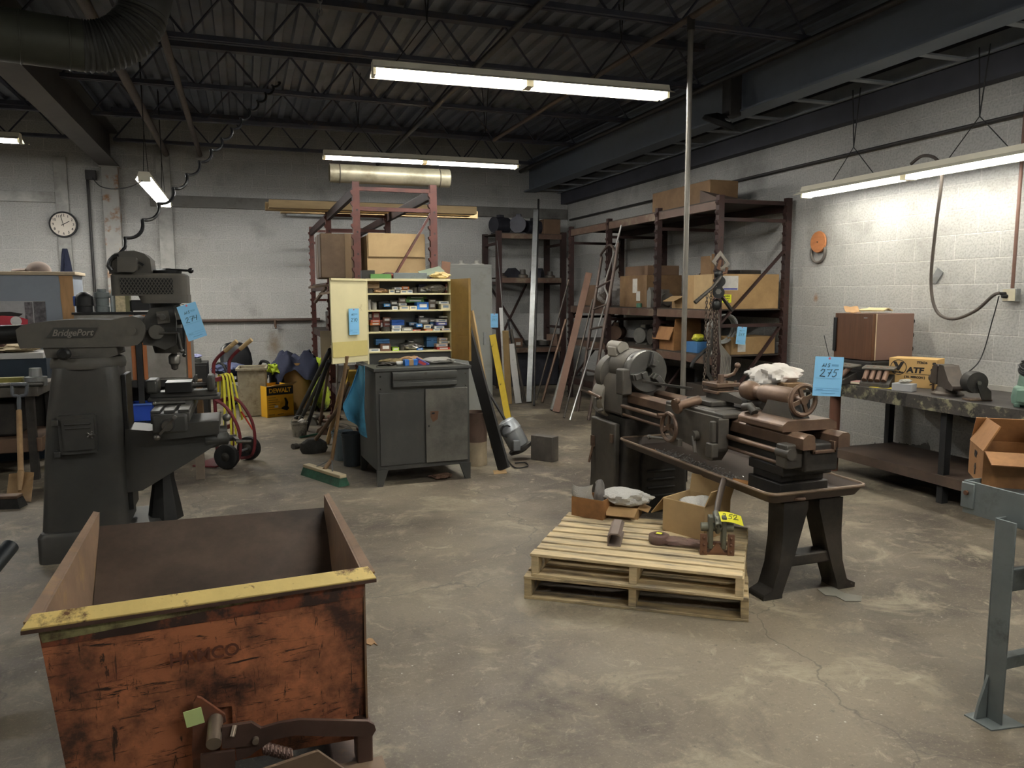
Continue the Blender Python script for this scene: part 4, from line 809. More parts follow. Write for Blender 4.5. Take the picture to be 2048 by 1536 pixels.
# small low box and scrap under the bench
tag(MB().box(-.14,.14,-.1,.1,0,.09).box(-.15,.15,-.11,.11,.09,.10).build('toolbox',m_ld,None,loc=(4.72,5.62,0),bevel=.004),'dark low steel box on the floor beside the rusty pipe leg','box')
# drawer unit, fridge
t=thing('drawer_unit','black low drawer unit under the brown fridge on the bench','drawers',(5.27,5.34,BZ)); MB().box(-.27,.24,-.24,.22,0,.185).build('case',M('black drawer','#2b2927',.5,0,.2,8),t,bevel=.006)
for i in range(2): MB().box(-.272,-.268,-.22,.2,.02+i*.085,.09+i*.085).build('drawer',M('black drawer'),t,bevel=.002)
for i in range(2): MB().box(-.22,.2,-.244,-.24,.03+i*.08,.095+i*.08).build('side_groove',M('black drawer'),t)
t=thing('mini_fridge','small brown fridge with woodgrain door standing on the black drawer unit','fridge',(5.26,5.35,BZ+.19))
m_fr=M('brown fridge enamel','#7b6055',.45,0,.04,3); m_fd=M('woodgrain door','#5b3d2a',.45,0,.25,3,stretch=(12,12,.8))
MB().box(-.19,.22,-.22,.22,0,.40).build('body',m_fr,t,bevel=.006)
MB().box(-.235,-.19,-.22,.22,.0,.40).build('door',m_fd,t,bevel=.004)
MB().box(-.2,-.19,-.222,-.215,.0,.40).build('door_trim',M('pale trim','#cdbd9f',.4,.3),t)
MB().box(-.25,-.235,.19,.225,.06,.36).build('handle',m_black,t,bevel=.005)
MB().box(-.2365,-.235,-.16,-.12,.36,.368).build('badge',m_galv,t)
for i in range(3): MB().torus((.235,-.19,.09+.12*i),.02,.004,(0,1,0),14,6).build('coil',m_black,t)
FT=BZ+.19+.40
def f1(u,v): return ((u-.5)*.26,(v-.5)*.2,.012+.018*math.sin(3*u+2*v)*math.sin(PI*u)+.02*u*v)
tag(MB().sheet(f1,10,8,.012).build('folded_newspaper',M('yellowed paper','#c9b78c',.8,0,.12,12),None,loc=(5.2,5.28,FT+.012),rot=(0,0,.5)),'folded yellowed newspaper lying on top of the brown fridge','newspaper')
tag(MB().sheet(lambda u,v:((u-.5)*.14,(v-.5)*.12,.05*u*u+.004*math.sin(9*v)),8,6,.004).build('paper_bag',M('tan paper'),None,loc=(5.10,5.45,FT+.006),rot=(0,0,1)),'curled tan paper at the left end of the fridge top','paper')
# collet racks: slanted plates with brown cylinders
m_col=M('brown collet steel','#6f574a',.5,.35,.2,10)
def collet_rack(label,loc,rz,n):
    t=thing('collet_rack',label,'rack',loc,rz); L_=.05*n+.03
    MB().hexa([(0,-.06,0),(L_,-.06,0),(L_,.10,0),(0,.10,0)],[(0,-.055,.03),(L_,-.055,.03),(L_,.095,.10),(0,.095,.10)]).build('stand',m_ld,t,bevel=.003)
    MB().hexa([(-.01,.02,.135),(L_+.01,.02,.135),(L_+.01,.13,.15),(-.01,.13,.15)],[(-.01,.02,.15),(L_+.01,.02,.15),(L_+.01,.13,.165),(-.01,.13,.165)]).build('top_plate',m_lg,t,bevel=.003)
    for i in range(n): x=.03+.05*i; MB().cyl((x,.07,.145),(x,-.035,.05),.021,n=14).build('collet',m_col,t)
    return t
q=P(1690,772,z=BZ); collet_rack('brown collet rack on the bench just right of the blue tag 275',(4.83,5.02,BZ),R(-60),4)
collet_rack('brown collet rack at the left bench end behind tag 275',(4.80,5.36,BZ),R(-95),4)
# oil carton with lettering
m_valv=M('kraft carton','#c7a268',.75,0,.06,5); m_pr=M('black print','#2a2522',.7,0,.05,5); m_nb=M('navy print','#2a3350',.7)
q=P(1774,768,z=BZ); q2=P(1848,782,z=BZ)
an=math.atan2(q2.y-q.y,q2.x-q.x); Lc=.40
t=thing('oil_carton','kraft motor fluid carton with a big V emblem, standing behind the vise','box',(5.02,4.93,BZ),R(-62))
MB().box(0,.36,0,.22,0,.235).build('carton_body',m_valv,t,bevel=.003)
text('brand_letter','V',.09,m_pr,t,(.075,-.001,.165),(PI/2,0,0),.001,0,.006,sx=1.2)
MB().torus((.075,-.001,.16),.06,.003,(0,1,0),30,5).build('emblem_ring',m_pr,t)
text('brand_word','Valvoline.',.022,m_pr,t,(.075,-.001,.12),(PI/2,0,0),.001,0,.0015)
text('product_word','ATF',.062,m_pr,t,(.20,-.001,.14),(PI/2,0,0),.001,.12,.003,sx=1.15)
text('carton_code','773636',.026,m_pr,t,(.25,-.001,.205),(PI/2,0,0),.001,0,.001)
MB().box(.13,.32,-.002,0,.108,.111).build('rule_line',m_pr,t)
text('grade_line','[ B.I. MERCON ]',.022,m_pr,t,(.2,-.001,.085),(PI/2,0,0),.001,0,.001)
text('side_word','Valvoline',.05,m_pr,t,(.335,-.001,.12),(PI/2,-PI/2,0),.001,0,.002)
MB().prism([(.05,.13),(.09,.155),(.13,.15),(.13,.14),(.09,.143),(.06,.12)],.36,.3615,lambda u,v,h:(h,u,v)).build('car_print',m_nb,t)
MB().box(.36,.3612,.16,.19,.05,.15).build('side_print',m_pr,t)
# small grey carton with bag, bench vise, caster-like grinder, pump
tag(MB().box(-.075,.075,-.05,.05,0,.06).build('grey_carton',M('grey white carton','#a9a9a8',.7,0,.06,8),None,loc=(4.87,4.62,BZ),rot=(0,0,R(-70)),bevel=.003),'small pale grey box on the bench edge left of the vise','box')
bag('plastic_bag','white plastic bag on the small pale grey bench box',(4.875,4.62,BZ+.061),.045,(1.1,.8,.35),m_bag,21)
m_vise=M('brown grey vise iron','#4d453f',.5,.3,.18,6,'#5f554b',.4,4,.12)
t=thing('bench_vise','heavy brown-grey bench vise bolted on the right bench','vise',(4.98,4.32,BZ),R(-115))
MB().lathe([(.11,0),(.11,.015),(.085,.03),(.075,.06)],n=24).build('swivel_base',m_vise,t)
MB().prism([(-.05,.06),(.19,.05),(.20,.08),(.12,.12),(.05,.20),(.03,.225),(-.04,.225),(-.055,.16)],-.055,.055,lambda u,v,h:(u,h,v)).build('fixed_body',m_vise,t,bevel=.014)
MB().prism([(-.17,.08),(-.06,.07),(-.06,.225),(-.11,.225),(-.16,.17)],-.06,.06,lambda u,v,h:(u,h,v)).build('front_jaw',m_vise,t,bevel=.014)
MB().cyl((-.25,0,.10),(.05,0,.10),.02,n=12).cyl((-.27,0,.10),(-.23,0,.10),.032,n=14).build('screw',m_vise,t)
MB().cyl((-.25,0,.15),(-.25,0,-.14),.01,n=8).ball((-.25,0,-.14),.014,n=8,k=6).ball((-.25,0,.15),.014,n=8,k=6).build('handle',m_lr,t)
t=thing('caster_wheel','dark steel roller on a bracket, right of the bench vise','roller',(4.93,4.02,BZ),R(-20))
MB().box(-.09,.07,-.05,.05,0,.012).build('foot_plate',m_lr,t,bevel=.003); MB().lathe([(.03,-.05),(.075,-.045),(.08,0),(.075,.045),(.03,.05)],(-.04,0,.13),(0,1,0),n=26).build('roller',m_ld,t)
MB().prism([(-.055,.13),(-.025,.145),(.05,.07),(.055,.01),(-.01,.01),(-.03,.06)],-.062,-.052,lambda u,v,h:(u,h,v)).build('fork',m_ld,t,bevel=.003); MB().cyl((-.04,-.07,.13),(-.04,.06,.13),.014,n=12).build('axle',m_chk,t)
m_green=M('worn green paint','#6f8c7c',.5,.05,.15,6,'#4f5a52',.42,5,.1)
q=P(1962,806,z=BZ)
t=thing('coolant_pump','worn green pump with its black cord wound round the top','pump',(4.98,3.66,BZ),R(20))
MB().lathe([(.09,0),(.12,.02),(.125,.06),(.115,.12),(.11,.13),(.095,.14),(.085,.21),(.075,.25),(.05,.255)],n=24).build('pump_body',m_green,t)
MB().box(-.19,-.08,-.045,.045,.04,.13).build('outlet_box',m_green,t,bevel=.01); MB().cyl((-.1,-.05,.05),(-.1,-.12,.05),.02,n=10).build('spigot',m_green,t)
for a in (30,150,270): MB().cb((.11*math.cos(R(a)),.11*math.sin(R(a)),.012),(.04,.04,.024)).build('foot',m_green,t,bevel=.004)
MB().lathe([(.07,.24),(.075,.27),(.06,.30),(.03,.305)],n=18).build('motor_cap',m_black,t)
pts=[((.088+.004*math.sin(i*.7))*math.cos(i*.42),(.088+.004*math.sin(i*.7))*math.sin(i*.42),.22+.0009*i+.03*math.sin(i*.42+1)) for i in range(64)]
MB().tube(pts,.0065,6).build('cord',m_black,t)
t=thing('electric_motor','small black motor with wound cord at the right picture edge on the bench','motor',(4.98,3.28,BZ))
MB().lathe([(.08,0),(.085,.02),(.07,.05),(.065,.16),(.04,.19),(.03,.22),(.015,.23)],n=20).build('motor_body',m_black,t); MB().torus((-.075,0,.11),.03,.006,(0,1,0),16,6).build('carry_loop',m_black,t)
pts=[(.1*math.cos(i*.5),.1*math.sin(i*.5),.03+.002*i) for i in range(30)]; MB().tube(pts,.006,6).build('cord',m_black,t)
# flat bits lying on the bench
tag(MB().box(-.1,.1,-.05,.05,0,.003).box(-.03,.04,-.05,.05,.003,.0035,1).build('hazard_sheet',[M('hazard yellow','#d7c040',.6,0,.05,4),m_ld],None,loc=(4.88,4.83,BZ),rot=(0,0,R(-65))),'yellow and black sheet lying at the bench edge by the carton','sheet')
tag(MB().cyl((-.13,0,.012),(.1,0,.012),.011,n=10).build('pale_rod',M('pale rod','#b9ac94',.5,.1,.1,6),None,loc=(4.85,4.99,BZ),rot=(0,0,R(-72))),'pale tube lying along the bench edge under the collets','rod')
tag(MB().cyl((-.15,0,.008),(.12,0,.05),.006,n=8).build('brown_rod',m_lr,None,loc=(4.97,4.98,BZ),rot=(0,0,R(-60))),'thin brown rod propped behind the pale tube on the bench','rod')
tag(MB().box(-.04,.04,-.025,.025,0,.03).build('pink_pad',M('pink pad','#c79a94',.7),None,loc=(4.86,5.12,BZ),rot=(.2,0,R(-50)),bevel=.004),'small pink pad lying before the collet rack','pad')
# little frame stand with rags behind the lathe
q=P(1545,776,z=.80)
t=thing('side_stand','low thin-legged stand behind the lathe tailstock','stand',(q.x,q.y,0))
MB().box(-.28,.22,-.2,.2,.78,.80).build('stand_top',m_ld,t)
for x in (-.26,.2):
    for y in (-.18,.18): MB().box(x-.012,x+.012,y-.012,y+.012,0,.78).build('leg',m_bleg,t)
MB().box(-.27,.21,-.19,.19,.3,.312).build('shelf',m_bleg,t)
bag('cloth_rags','crumpled white rags heaped behind the tailstock','' or (q.x+.0,q.y+.02,.80),.15,(1.3,.9,.62),M('white rag','#d9d3ca',.85,0,.1,9,'#b79c93',.36,5,.1),31,cat='rags',crease=.35)
tag(MB().box(-.09,.09,-.06,.06,0,.055).build('brown_carton',m_cardd,None,loc=(q.x+.07,q.y-.14,.80),bevel=.003),'small brown box in front of the white rags','box')
# ================================================================ things on the right wall
t=thing('wooden_disc','orange wooden disc hanging on the right wall','disc',P(1637,484,x=5.575))
MB().lathe([(.0,-.012),(.105,-.012),(.11,.0),(.105,.012),(.0,.012)],(0,0,0),(1,0,0),n=36).build('disc',M('orange wood','#b5764a',.6,0,.15,10,stretch=(1,1,3)),t)
MB().cyl((-.02,0,0),(0,0,0),.006,n=8).build('nail',m_black,t)
o=MB().torus((0,0,0),.10,.014,(1,0,0),32,8).build('steel_ring',M('grey ring','#6a645e',.5,.2,.1,8),None,loc=P(1636,505,x=5.58)); tag(o,'dark grey ring hanging behind the orange wooden disc','ring')
q=P(1442,369,x=5.56); q2=P(2048,226,x=5.56)
o=MB().cyl((0,0,0),(0,12.8-1.0,0),.016,n=10).build('conduit_run',m_conduit,None,loc=(5.565,1.0,(q.z+q2.z)/2)); tag(o,'long dark horizontal conduit high on the right wall','conduit')
q=P(2034,450,x=5.57); ob=P(2022,590,x=5.55)
t=thing('outlet_box','metal outlet box with plugs at the foot of the wall conduit','outlet',(5.58,ob.y,ob.z))
MB().box(-.05,0,-.055,.055,-.05,.05).build('box',m_galv,t,bevel=.003); MB().box(-.056,-.05,-.05,.05,-.045,.045).build('cover_plate',M('ivory plate','#b9b29b',.5),t)
MB().cyl((-.02,0,.05),(-.015,0,1.6),.013,n=10).build('riser_conduit',M('brown riser','#6a4f45',.5,.2,.15,6),t)
for y,z_ in ((.03,.01),(.015,-.01)): MB().cyl((-.05,y,z_),(-.09,y+.01,z_),.016,.013,n=10).build('plug',m_black,t)
a=P(1880,345,x=5.17); b=P(1863,560,x=5.50); c=P(1905,638,x=5.5); d=P(1960,610,x=5.48)
def bez(pts,n=24):
    out=[]
    pts=[Vector(p) for p in pts]; k=len(pts)
    for i in range(k-1):
        p0=pts[max(i-1,0)];p1=pts[i];p2=pts[i+1];p3=pts[min(i+2,k-1)]
        for j in range(n): u=j/n; out.append(.5*((2*p1)+(p2-p0)*u+(2*p0-5*p1+4*p2-p3)*u*u+(3*p1-p0-3*p2+p3)*u*u*u))
    return out+[pts[-1]]
cord=[(5.17,a.y,2.60),P(1850,318,x=5.2),a+Vector((.03,0,-.05)),P(1872,450,x=5.38),P(1862,560,x=5.48),P(1872,620,x=5.5),P(1905,638,x=5.5),P(1950,622,x=5.5),P(1985,592,x=5.49),Vector((5.49,4.36,P(2000,586,x=5.49).z))]
cord=[P(1822,328,x=5.2),P(1845,312,x=5.2),P(1872,318,x=5.22),P(1884,350,x=5.28)]+cord[3:]
tag(MB().tube(bez(cord,8),.013,8).build('power_cord',M('grey brown cord','#4d4640',.6)),'thick grey cord looping from the right light strip to the outlet box','cord')
e=[P(1998,592,x=5.48),P(1985,640,x=5.5),P(1960,720,x=5.45),P(1920,757,x=5.2),Vector((4.90,4.1,.92))]
tag(MB().tube(bez(e,8),.0045,6).build('thin_cable',m_black),'thin black cord falling from the outlet box to the roller','cord')
tag(MB().box(-.006,0,-.035,.035,-.06,.06).build('gang_plate',m_galv,None,loc=P(1874,552,x=5.592),rot=(R(35),0,0)),'small perforated steel plate on the right wall behind the thick cord','plate')

# ================================================================ grey bench in the right foreground
m_gb=M('grey bench paint','#6d7473',.5,.1,.12,5,'#4f5452',.38,6,.08)
t=thing('grey_bench','grey steel bench with angle-iron legs cut by the right picture edge','bench',(2.56,2.1,0))
MB().box(0,.75,-1.9,.02,.80,.815).build('bench_top',m_gb,t); 
MB().box(-.006,0,-1.9,.02,.72,.845).build('front_lip',m_gb,t,bevel=.002); MB().box(0,.75,.014,.02,.72,.845).build('end_lip',m_gb,t,bevel=.002)
MB().box(-.012,.03,-.03,.026,.74,.838).build('corner_bracket',m_gb,t,bevel=.004)
MB().cyl((-.02,-.0,.80),(0,-.0,.80),.009,n=10).build('bolt',m_rb,t)
def angle_leg(x,y,s):
    mb=MB().box(x,x+.006,y,y+.075,.0,.72).box(x,x+.065,y+s*.069,y+s*.069+.006,0,.72) if 0 else MB().box(x,x+.07,y-.006,y,.0,.75).box(x,x+.006,y-.08,y-.006,0,.75)
    return mb.build('leg',m_gb,t,bevel=.002)
q=P(1990,1440,z=0)
angle_leg(q.x-2.56-.02,q.y-2.1+.04,1); lx=q.x-2.56-.02; ly=q.y-2.1+.0
MB().hexa([(lx-.06,ly-.05,0),(lx+.08,ly-.07,0),(lx+.08,ly+.06,0),(lx-.06,ly+.06,0)],[(lx-.06,ly-.05,.005),(lx+.08,ly-.07,.005),(lx+.08,ly+.06,.005),(lx-.06,ly+.06,.005)]).build('foot_plate',m_gb,t)
MB().prism([(0,0),(-.05,0),(-.04,.05),(0,.16)],ly+.02,ly+.03,lambda u,v,h:(u+lx,h,v+.005)).build('gusset',m_gb,t)
MB().box(lx+.06,lx+.72,ly-.0,ly+.03,.48,.56).build('stretcher',m_gb,t,bevel=.004); MB().box(lx+.03,lx+.72,ly-.02,ly+.02,.20,.245).build('lower_stretcher',m_gb,t,bevel=.003)
angle_leg(lx+.66,ly,1)
tag(MB().box(-.02,.02,-.02,.02,0,.0).build('x',m_gb),'x','x') if 0 else None
c1=P(1936,972,z=.845); c2=P(2006,988,z=.845)
q=P(2008,986,z=.815); rz=R(-58)
t=carton('open_carton','open brown cardboard box with arrow mark on the grey bench at the right edge',(q.x+.17,q.y+.135,.815),R(-40),.20,.26,.135,m_cardo,[('f',205,.085),('b',75,.1),('l',62,.11),('r',100,.1)])
text('carton_word','UP',.035,m_pr,t,(-.1015,.0,.10),(PI/2,0,-PI/2),.0008,0,.0015)
MB().prism([(-.006,.02),(.006,.02),(.006,.045),(.015,.045),(0,.065),(-.015,.045),(-.006,.045)],-.1025,-.1,lambda u,v,h:(h,u,v)).build('arrow_mark',m_pr,t)
# ================================================================ dark tool cabinet
m_cab=M('dark grey cabinet','#494945',.5,.1,.14,3,'#3b3b38',.45,2,.2)
m_cabd=M('dark cabinet door','#434340',.5,.1,.12,3,'#514f4a',.35,3,.15)
m_cabw=M('scuffed cabinet door','#6d6a62',.5,.15,.15,3,'#494844',.5,2.0,.12)
t=thing('tool_cabinet','dark grey steel two-door tool cabinet on splayed feet with a drawer at the top','cabinet',(.96,6.10,0),R(3))
CW,CD=.81,.70
MB().box(.008,CW-.008,.008,CD,.13,.94).build('body',m_cab,t,bevel=.003)
MB().box(-.008,CW+.008,-.008,CD,.94,.968).build('cabinet_top',m_cab,t,bevel=.004)
for x in (0,1):
    for y in (0,1):
        sx=1-2*x; X0=CW*x; Y0=CD*y; MB().prism([(X0+sx*.005,0),(X0+sx*.05,0),(X0+sx*.10,.14),(X0+sx*.005,.14)],Y0+(.0 if y==0 else -.03),Y0+(.03 if y==0 else 0),lambda u,v,h:(u,h,v)).build('foot',m_cab,t,bevel=.003)
MB().box(.035,.405,-.004,.01,.17,.765).build('door',m_cabd,t,bevel=.003)
d=MB().box(0,.36,-.018,0,.17,.785).build('door',m_cabw,t,bevel=.003,loc=(.415,.004,0),rot=(0,0,R(-1.2)))
MB().box(.05,.075,-.022,-.018,.575,.59).build('latch_slot',m_black,d); MB().box(.02,.03,-.022,-.018,.47,.485).build('keyhole',m_black,d)
MB().prism([(.04,.60),(.11,.60),(.10,.53),(.06,.51),(.04,.55)],-.0195,-.018,lambda u,v,h:(u,h,v)).build('rust_patch',m_rb,d)
dr=MB().box(.14,.68,-.03,.01,.805,.935).build('drawer',m_cab,t,bevel=.004)
MB().prism([(-.03,.875),(-.042,.872),(-.05,.90),(-.045,.93),(-.03,.935)],.14,.68,lambda u,v,h:(h,u,v)).build('upper_lip',m_cab,dr); MB().box(.14,.68,-.046,-.03,.815,.85).build('lower_lip',m_cab,dr,bevel=.004)
MB().cyl((.41,-.05,.918),(.41,-.03,.918),.012,n=12).build('lock',m_ld,dr)
for x in (.05,.77):
    for z_ in (.80,.90): MB().ball((x,.006,z_),.007,n=8,k=6).build('bolt_head',m_ld,t)
# ---- cream shelf cabinet with open doors standing on it
m_cr=M('grimy cream enamel','#ddd3a6',.5,0,.06,4,'#9b8450',.31,6,.05)
m_crin=M('shaded cream shelf','#c9bd8e',.55,0,.08,5); m_ochre=M('ochre door inside','#9a7a3e',.5,0,.12,4,'#7d5f2c',.45,3,.15)
m_greyback=M('grey back sheet','#8d8f8c',.6,0,.08,3)
UX0,UX1,UY0,UY1,UZ0,UZ1=.975,1.712,6.50,6.79,.969,1.69
t=thing('shelf_cabinet','cream metal shelf cabinet with both doors open, crammed with small boxes','cabinet',(UX0,UY0,0))
def U(): return MB().at((-UX0,-UY0,0))
U().box(UX0,UX1,UY1-.006,UY1,UZ0,UZ1).build('back_panel',m_greyback,t)
U().box(UX0,UX0+.01,UY0,UY1-.006,UZ0,UZ1).build('side_panel',m_cr,t); U().box(UX1-.01,UX1,UY0,UY1-.006,UZ0,UZ1).build('side_panel',m_cr,t)
U().box(UX0,UX1,UY0,UY1,UZ1-.02,UZ1).build('top_panel',m_cr,t,bevel=.002)
SH=[1.567,1.427,1.242,1.075]
for z_ in SH: U().box(UX0+.01,UX1-.01,UY0+.004,UY1-.006,z_-.014,z_).build('shelf',m_cr,t,bevel=.002)
U().box(UX0+.01,UX1-.01,UY0+.03,UY0+.04,UZ0,SH[3]-.014).build('plinth',m_cab,t)
dl=Vector((.655,6.27,0))-Vector((UX0,UY0,0)); a=math.atan2(dl.y,dl.x)
d=MB().box(0,dl.length,-.012,.0,UZ0+.03,UZ1-.002).build('door',m_cr,t,loc=(0,0,0),rot=(0,0,a),bevel=.002)
MB().box(.005,dl.length-.005,.0,.004,1.05,1.175).build('door_stiffener',m_ochre if 0 else M('yellowed cream','#cfc07c',.5,0,.06,5,'#9b8450',.3,6,.05),d)
MB().box(.0,dl.length,.0,.012,UZ1-.02,UZ1-.002).build('door_edge',m_cr,d)
dl2=Vector((1.785,6.16,0))-Vector((UX1,UY0,0)); a2_=math.atan2(dl2.y,dl2.x)
d=MB().box(0,dl2.length,-.010,.0,UZ0+.03,UZ1-.002).box(dl2.length-.008,dl2.length,-.02,.0,UZ0+.03,UZ1-.002).build('door',m_ochre,t,loc=(UX1-UX0,0,0),rot=(0,0,a2_))
MB().box(.01,dl2.length-.01,-.016,-.010,1.10,1.20).build('door_stiffener',m_ochre,d)
dd=(Vector((.655,6.27,0))-Vector((UX0,UY0,0))).normalized(); nrm=Vector((dd.y,-dd.x,0)); 
q=P(697,640,y=6.36); lot_tag('blue lot tag 270 stuck on the open cream cabinet door',Vector((UX0,UY0,0))+dd*.165+Vector((-dd.y,dd.x,0))*.016+Vector((0,0,1.335)),(0,0,a+PI),.112,.215,'270') if Vector((-dd.y,dd.x,0)).y<0 else None
# ---- boxes on the shelves: pixel outlines read in an enlarged crop (x0,x1,ytop,ybottom)
def col(nm,h): return M('print '+nm,h,.65,0,.08,30)
COL={'tan':'#b49a76','dark tin':'#43403c','cream':'#d9d0b5','white':'#dcdbd6','orange':'#c8733a','dark blue':'#2c3046','charcoal':'#3a3836','dark red':'#6d3730','grey':'#85837d','black':'#242424',
 'sky blue':'#4d8fd0','grey brown':'#776a5e','green':'#5f8f4d','bright blue':'#2f6fc0','coral':'#d9735c','brown':'#6b4c3c','royal blue':'#2455a5','steel blue':'#6f8fae','violet':'#565a9e','lime':'#a9cf4a','red':'#b8382f','pink grey':'#cbb5a8','slate blue':'#3f6d9a','brick':'#8a4c42'}
ordw=['first','second','third','fourth','fifth','sixth','seventh','eighth','ninth','tenth','eleventh','twelfth','thirteenth','fourteenth','fifteenth','sixteenth','seventeenth','eighteenth','nineteenth','twentieth','twenty-first','twenty-second','twenty-third','twenty-fourth','twenty-fifth','twenty-sixth','twenty-seventh','twenty-eighth']
shelves=[('top',SH[0],285,[(605,760,140,235,'tan','case',1),(607,690,242,285,'dark tin','tin',0),(885,955,250,285,'cream','box',0),(955,1045,222,250,'white','box',0),(960,1028,250,285,'charcoal','box',0),(1050,1140,210,252,'orange','box',1),(1032,1115,258,285,'cream','box',0),(1118,1185,252,285,'white','box',0),(1190,1255,222,285,'dark tin','tin',0),(1262,1370,180,213,'dark blue','case',1),(1258,1408,215,285,'charcoal','box',1),(1605,1660,180,285,'dark red','box',1)]),
 ('second',SH[1],490,[(606,655,380,490,'grey','tin',0),(660,730,415,490,'grey','tin',0),(750,890,400,490,'black','case',1),(822,898,432,470,'sky blue','box',0),(897,1000,390,460,'charcoal','box',1),(925,995,465,490,'white','box',0),(1008,1100,355,420,'grey brown','box',1),(1012,1110,425,455,'white','box',0),(1020,1142,460,490,'cream','box',0),(1115,1360,340,366,'green','box',1),(1100,1330,370,415,'green','box',1),(1150,1238,460,490,'cream','box',0),(1245,1390,410,490,'bright blue','box',0),(1392,1490,375,413,'grey brown','box',1),(1395,1482,415,490,'grey brown','box',1),(1522,1650,400,435,'white','box',0),(1552,1662,435,490,'cream','box',0)]),
 ('third',SH[2],790,[(622,664,540,640,'charcoal','box',1),(672,765,525,640,'brick','box',1),(652,770,640,670,'coral','box',0),(648,770,672,708,'orange','box',0),(650,770,710,790,'dark tin','tin',0),(776,802,640,790,'dark red','box',1),(806,905,605,668,'brown','box',1),(812,910,670,725,'brick','box',1),(792,908,728,790,'dark tin','tin',0),(920,1080,640,708,'royal blue','case',0),(926,1040,710,752,'white','box',0),(921,1035,754,790,'white','box',0),(1050,1185,735,790,'grey','box',0),(1142,1240,670,710,'steel blue','box',1),(1190,1290,762,790,'coral','box',0),(1236,1310,690,732,'sky blue','box',0),(1258,1340,580,618,'charcoal','box',1),(1266,1390,620,690,'grey','box',1),(1332,1420,700,753,'cream','box',0),(1342,1436,755,790,'orange','box',0),(1412,1455,670,745,'slate blue','box',1),(1400,1488,630,665,'grey','box',1),(1492,1625,630,666,'white','box',0),(1490,1625,668,708,'violet','box',0),(1466,1590,714,752,'white','box',0),(1452,1536,756,790,'white','box',0),(1527,1662,588,612,'grey','box',1),(1562,1668,745,790,'pink grey','box',0)]),
 ('bottom',SH[3],1040,[(632,768,1008,1040,'white','box',0),(716,890,880,960,'slate blue','case',1),(776,905,945,1040,'brown','box',0),(930,1012,990,1040,'lime','box',0),(1014,1095,950,1040,'dark tin','tin',0),(1126,1210,900,940,'charcoal','box',1),(1242,1320,1000,1040,'bright blue','box',0),(1368,1505,850,985,'slate blue','case',1),(1528,1630,870,905,'pink grey','box',0),(1526,1660,907,942,'cream','box',0),(1492,1634,944,983,'pink grey','box',0),(1500,1662,985,1040,'red','box',0)])]
for nm,sz,yb,items in shelves:
    for i,(xa,xb,ya,yb_,cn,kd,back) in enumerate(items):
        yf=UY0+(.12 if back else .03)+.004*(i%5)
        p0=P(640+xa/6.4,540+yb_/6.4,y=yf); p1=P(640+xb/6.4,540+ya/6.4,y=yf)
        z0=sz if abs(yb_-yb)<6 else max(sz,p0.z); z1=max(p1.z,z0+.012); w_=p1.x-p0.x; dp=min(.26-(yf-UY0)-.005,.13 if kd!='case' else .15); dp=max(dp,.06)
        lab='%s %s, %s from the left on the %s shelf of the cream cabinet'%(cn,kd,ordw[i],nm)
        cxm=(p0.x+p1.x)/2; mm_=col(cn,COL[cn]); h_=z1-z0
        if kd=='tin': o=MB().lathe([(w_/2*.96,0),(w_/2,.004),(w_/2,h_*.8),(w_/2*.94,h_*.82),(w_/2*.94,h_)],n=18).build('tin',[mm_],None,loc=(cxm,min(yf+w_/2,UY1-.01-w_/2),z0)); tag(o,lab,'tin','small stock on the cream cabinet shelves'); continue
        if kd=='case': o=MB().box(-w_/2,w_/2,0,dp,0,h_*.62).box(-w_/2-.0,w_/2,-.001,dp,h_*.64,h_).box(-.012,.012,-.005,0,h_*.5,h_*.75).build('case',mm_,None,loc=(cxm,yf,z0),bevel=.003)
        else:
            lb=col('label white',COL['white']) if cn not in('white','cream','pink grey') else col('label grey','#77879a')
            o=MB().box(-w_/2,w_/2,0,dp,0,h_,0).box(-w_*.3,w_*.34,-.0006,0,h_*.3,h_*.74,1).build('small_box',[mm_,lb],None,loc=(cxm,yf,z0))
        tag(o,lab,kd,'small stock on the cream cabinet shelves')
q=P(640+1490/6.4,540+285/6.4,y=UY0+.05); bag('plastic_bag','clear bag of bright fittings at the right of the top cream cabinet shelf',(q.x,UY0+.12,SH[0]),.085,(1.15,.8,.45),M('bright fittings','#8f8d88',.3,.6,.6,60),41)
q=P(640+770/6.4,540+285/6.4,y=UY0+.05); bag('paper_wad','crumpled brown paper on the top shelf of the cream cabinet',(q.x,UY0+.1,SH[0]),.07,(1.3,.8,.3),M('crumpled brown paper','#a1815f',.8,0,.2,20),42,cat='paper',crease=.4)
q=P(640+1190/6.4,540+1030/6.4,y=UY0+.05); bag('plastic_bag','clear bag of chrome parts in the middle of the bottom cream cabinet shelf',(q.x,UY0+.1,SH[3]),.075,(1.2,.8,.45),M('bright fittings'),43)
# ---- loose things on the cabinet top in front of the shelves
CT=.969
def ct(px,py): q=P(px,py,z=CT); return (q.x,min(q.y,6.46),CT)
bag('plastic_bag','flat white plastic bag lying on the right of the dark cabinet top',(1.55,6.37,CT),.11,(1.15,.72,.25),m_bag,44)
tag(MB().box(-.055,.055,-.03,.03,0,.05).box(-.02,.02,-.031,.031,-.0,.051,1).build('battery_pack',[col('bright blue',COL['bright blue']),m_card],None,loc=(1.29,6.28,CT),rot=(0,0,.1),bevel=.003),'blue and tan taped pack on the dark cabinet top','pack')
tag(MB().box(-.06,.06,-.02,.02,0,.04).box(-.03,.035,-.0206,-.02,.008,.032,1).build('small_carton',[col('violet',COL['violet']),col('label red','#c04a4a')],None,loc=(1.385,6.30,CT),rot=(0,R(28),-.3)),'tilted violet and white carton on the dark cabinet top','box')
tag(MB().box(-.035,.035,-.02,.02,0,.028).build('white_block',col('white',COL['white']),None,loc=(1.22,6.37,CT),rot=(0,0,.1),bevel=.008),'small white rounded block on the dark cabinet top','block')
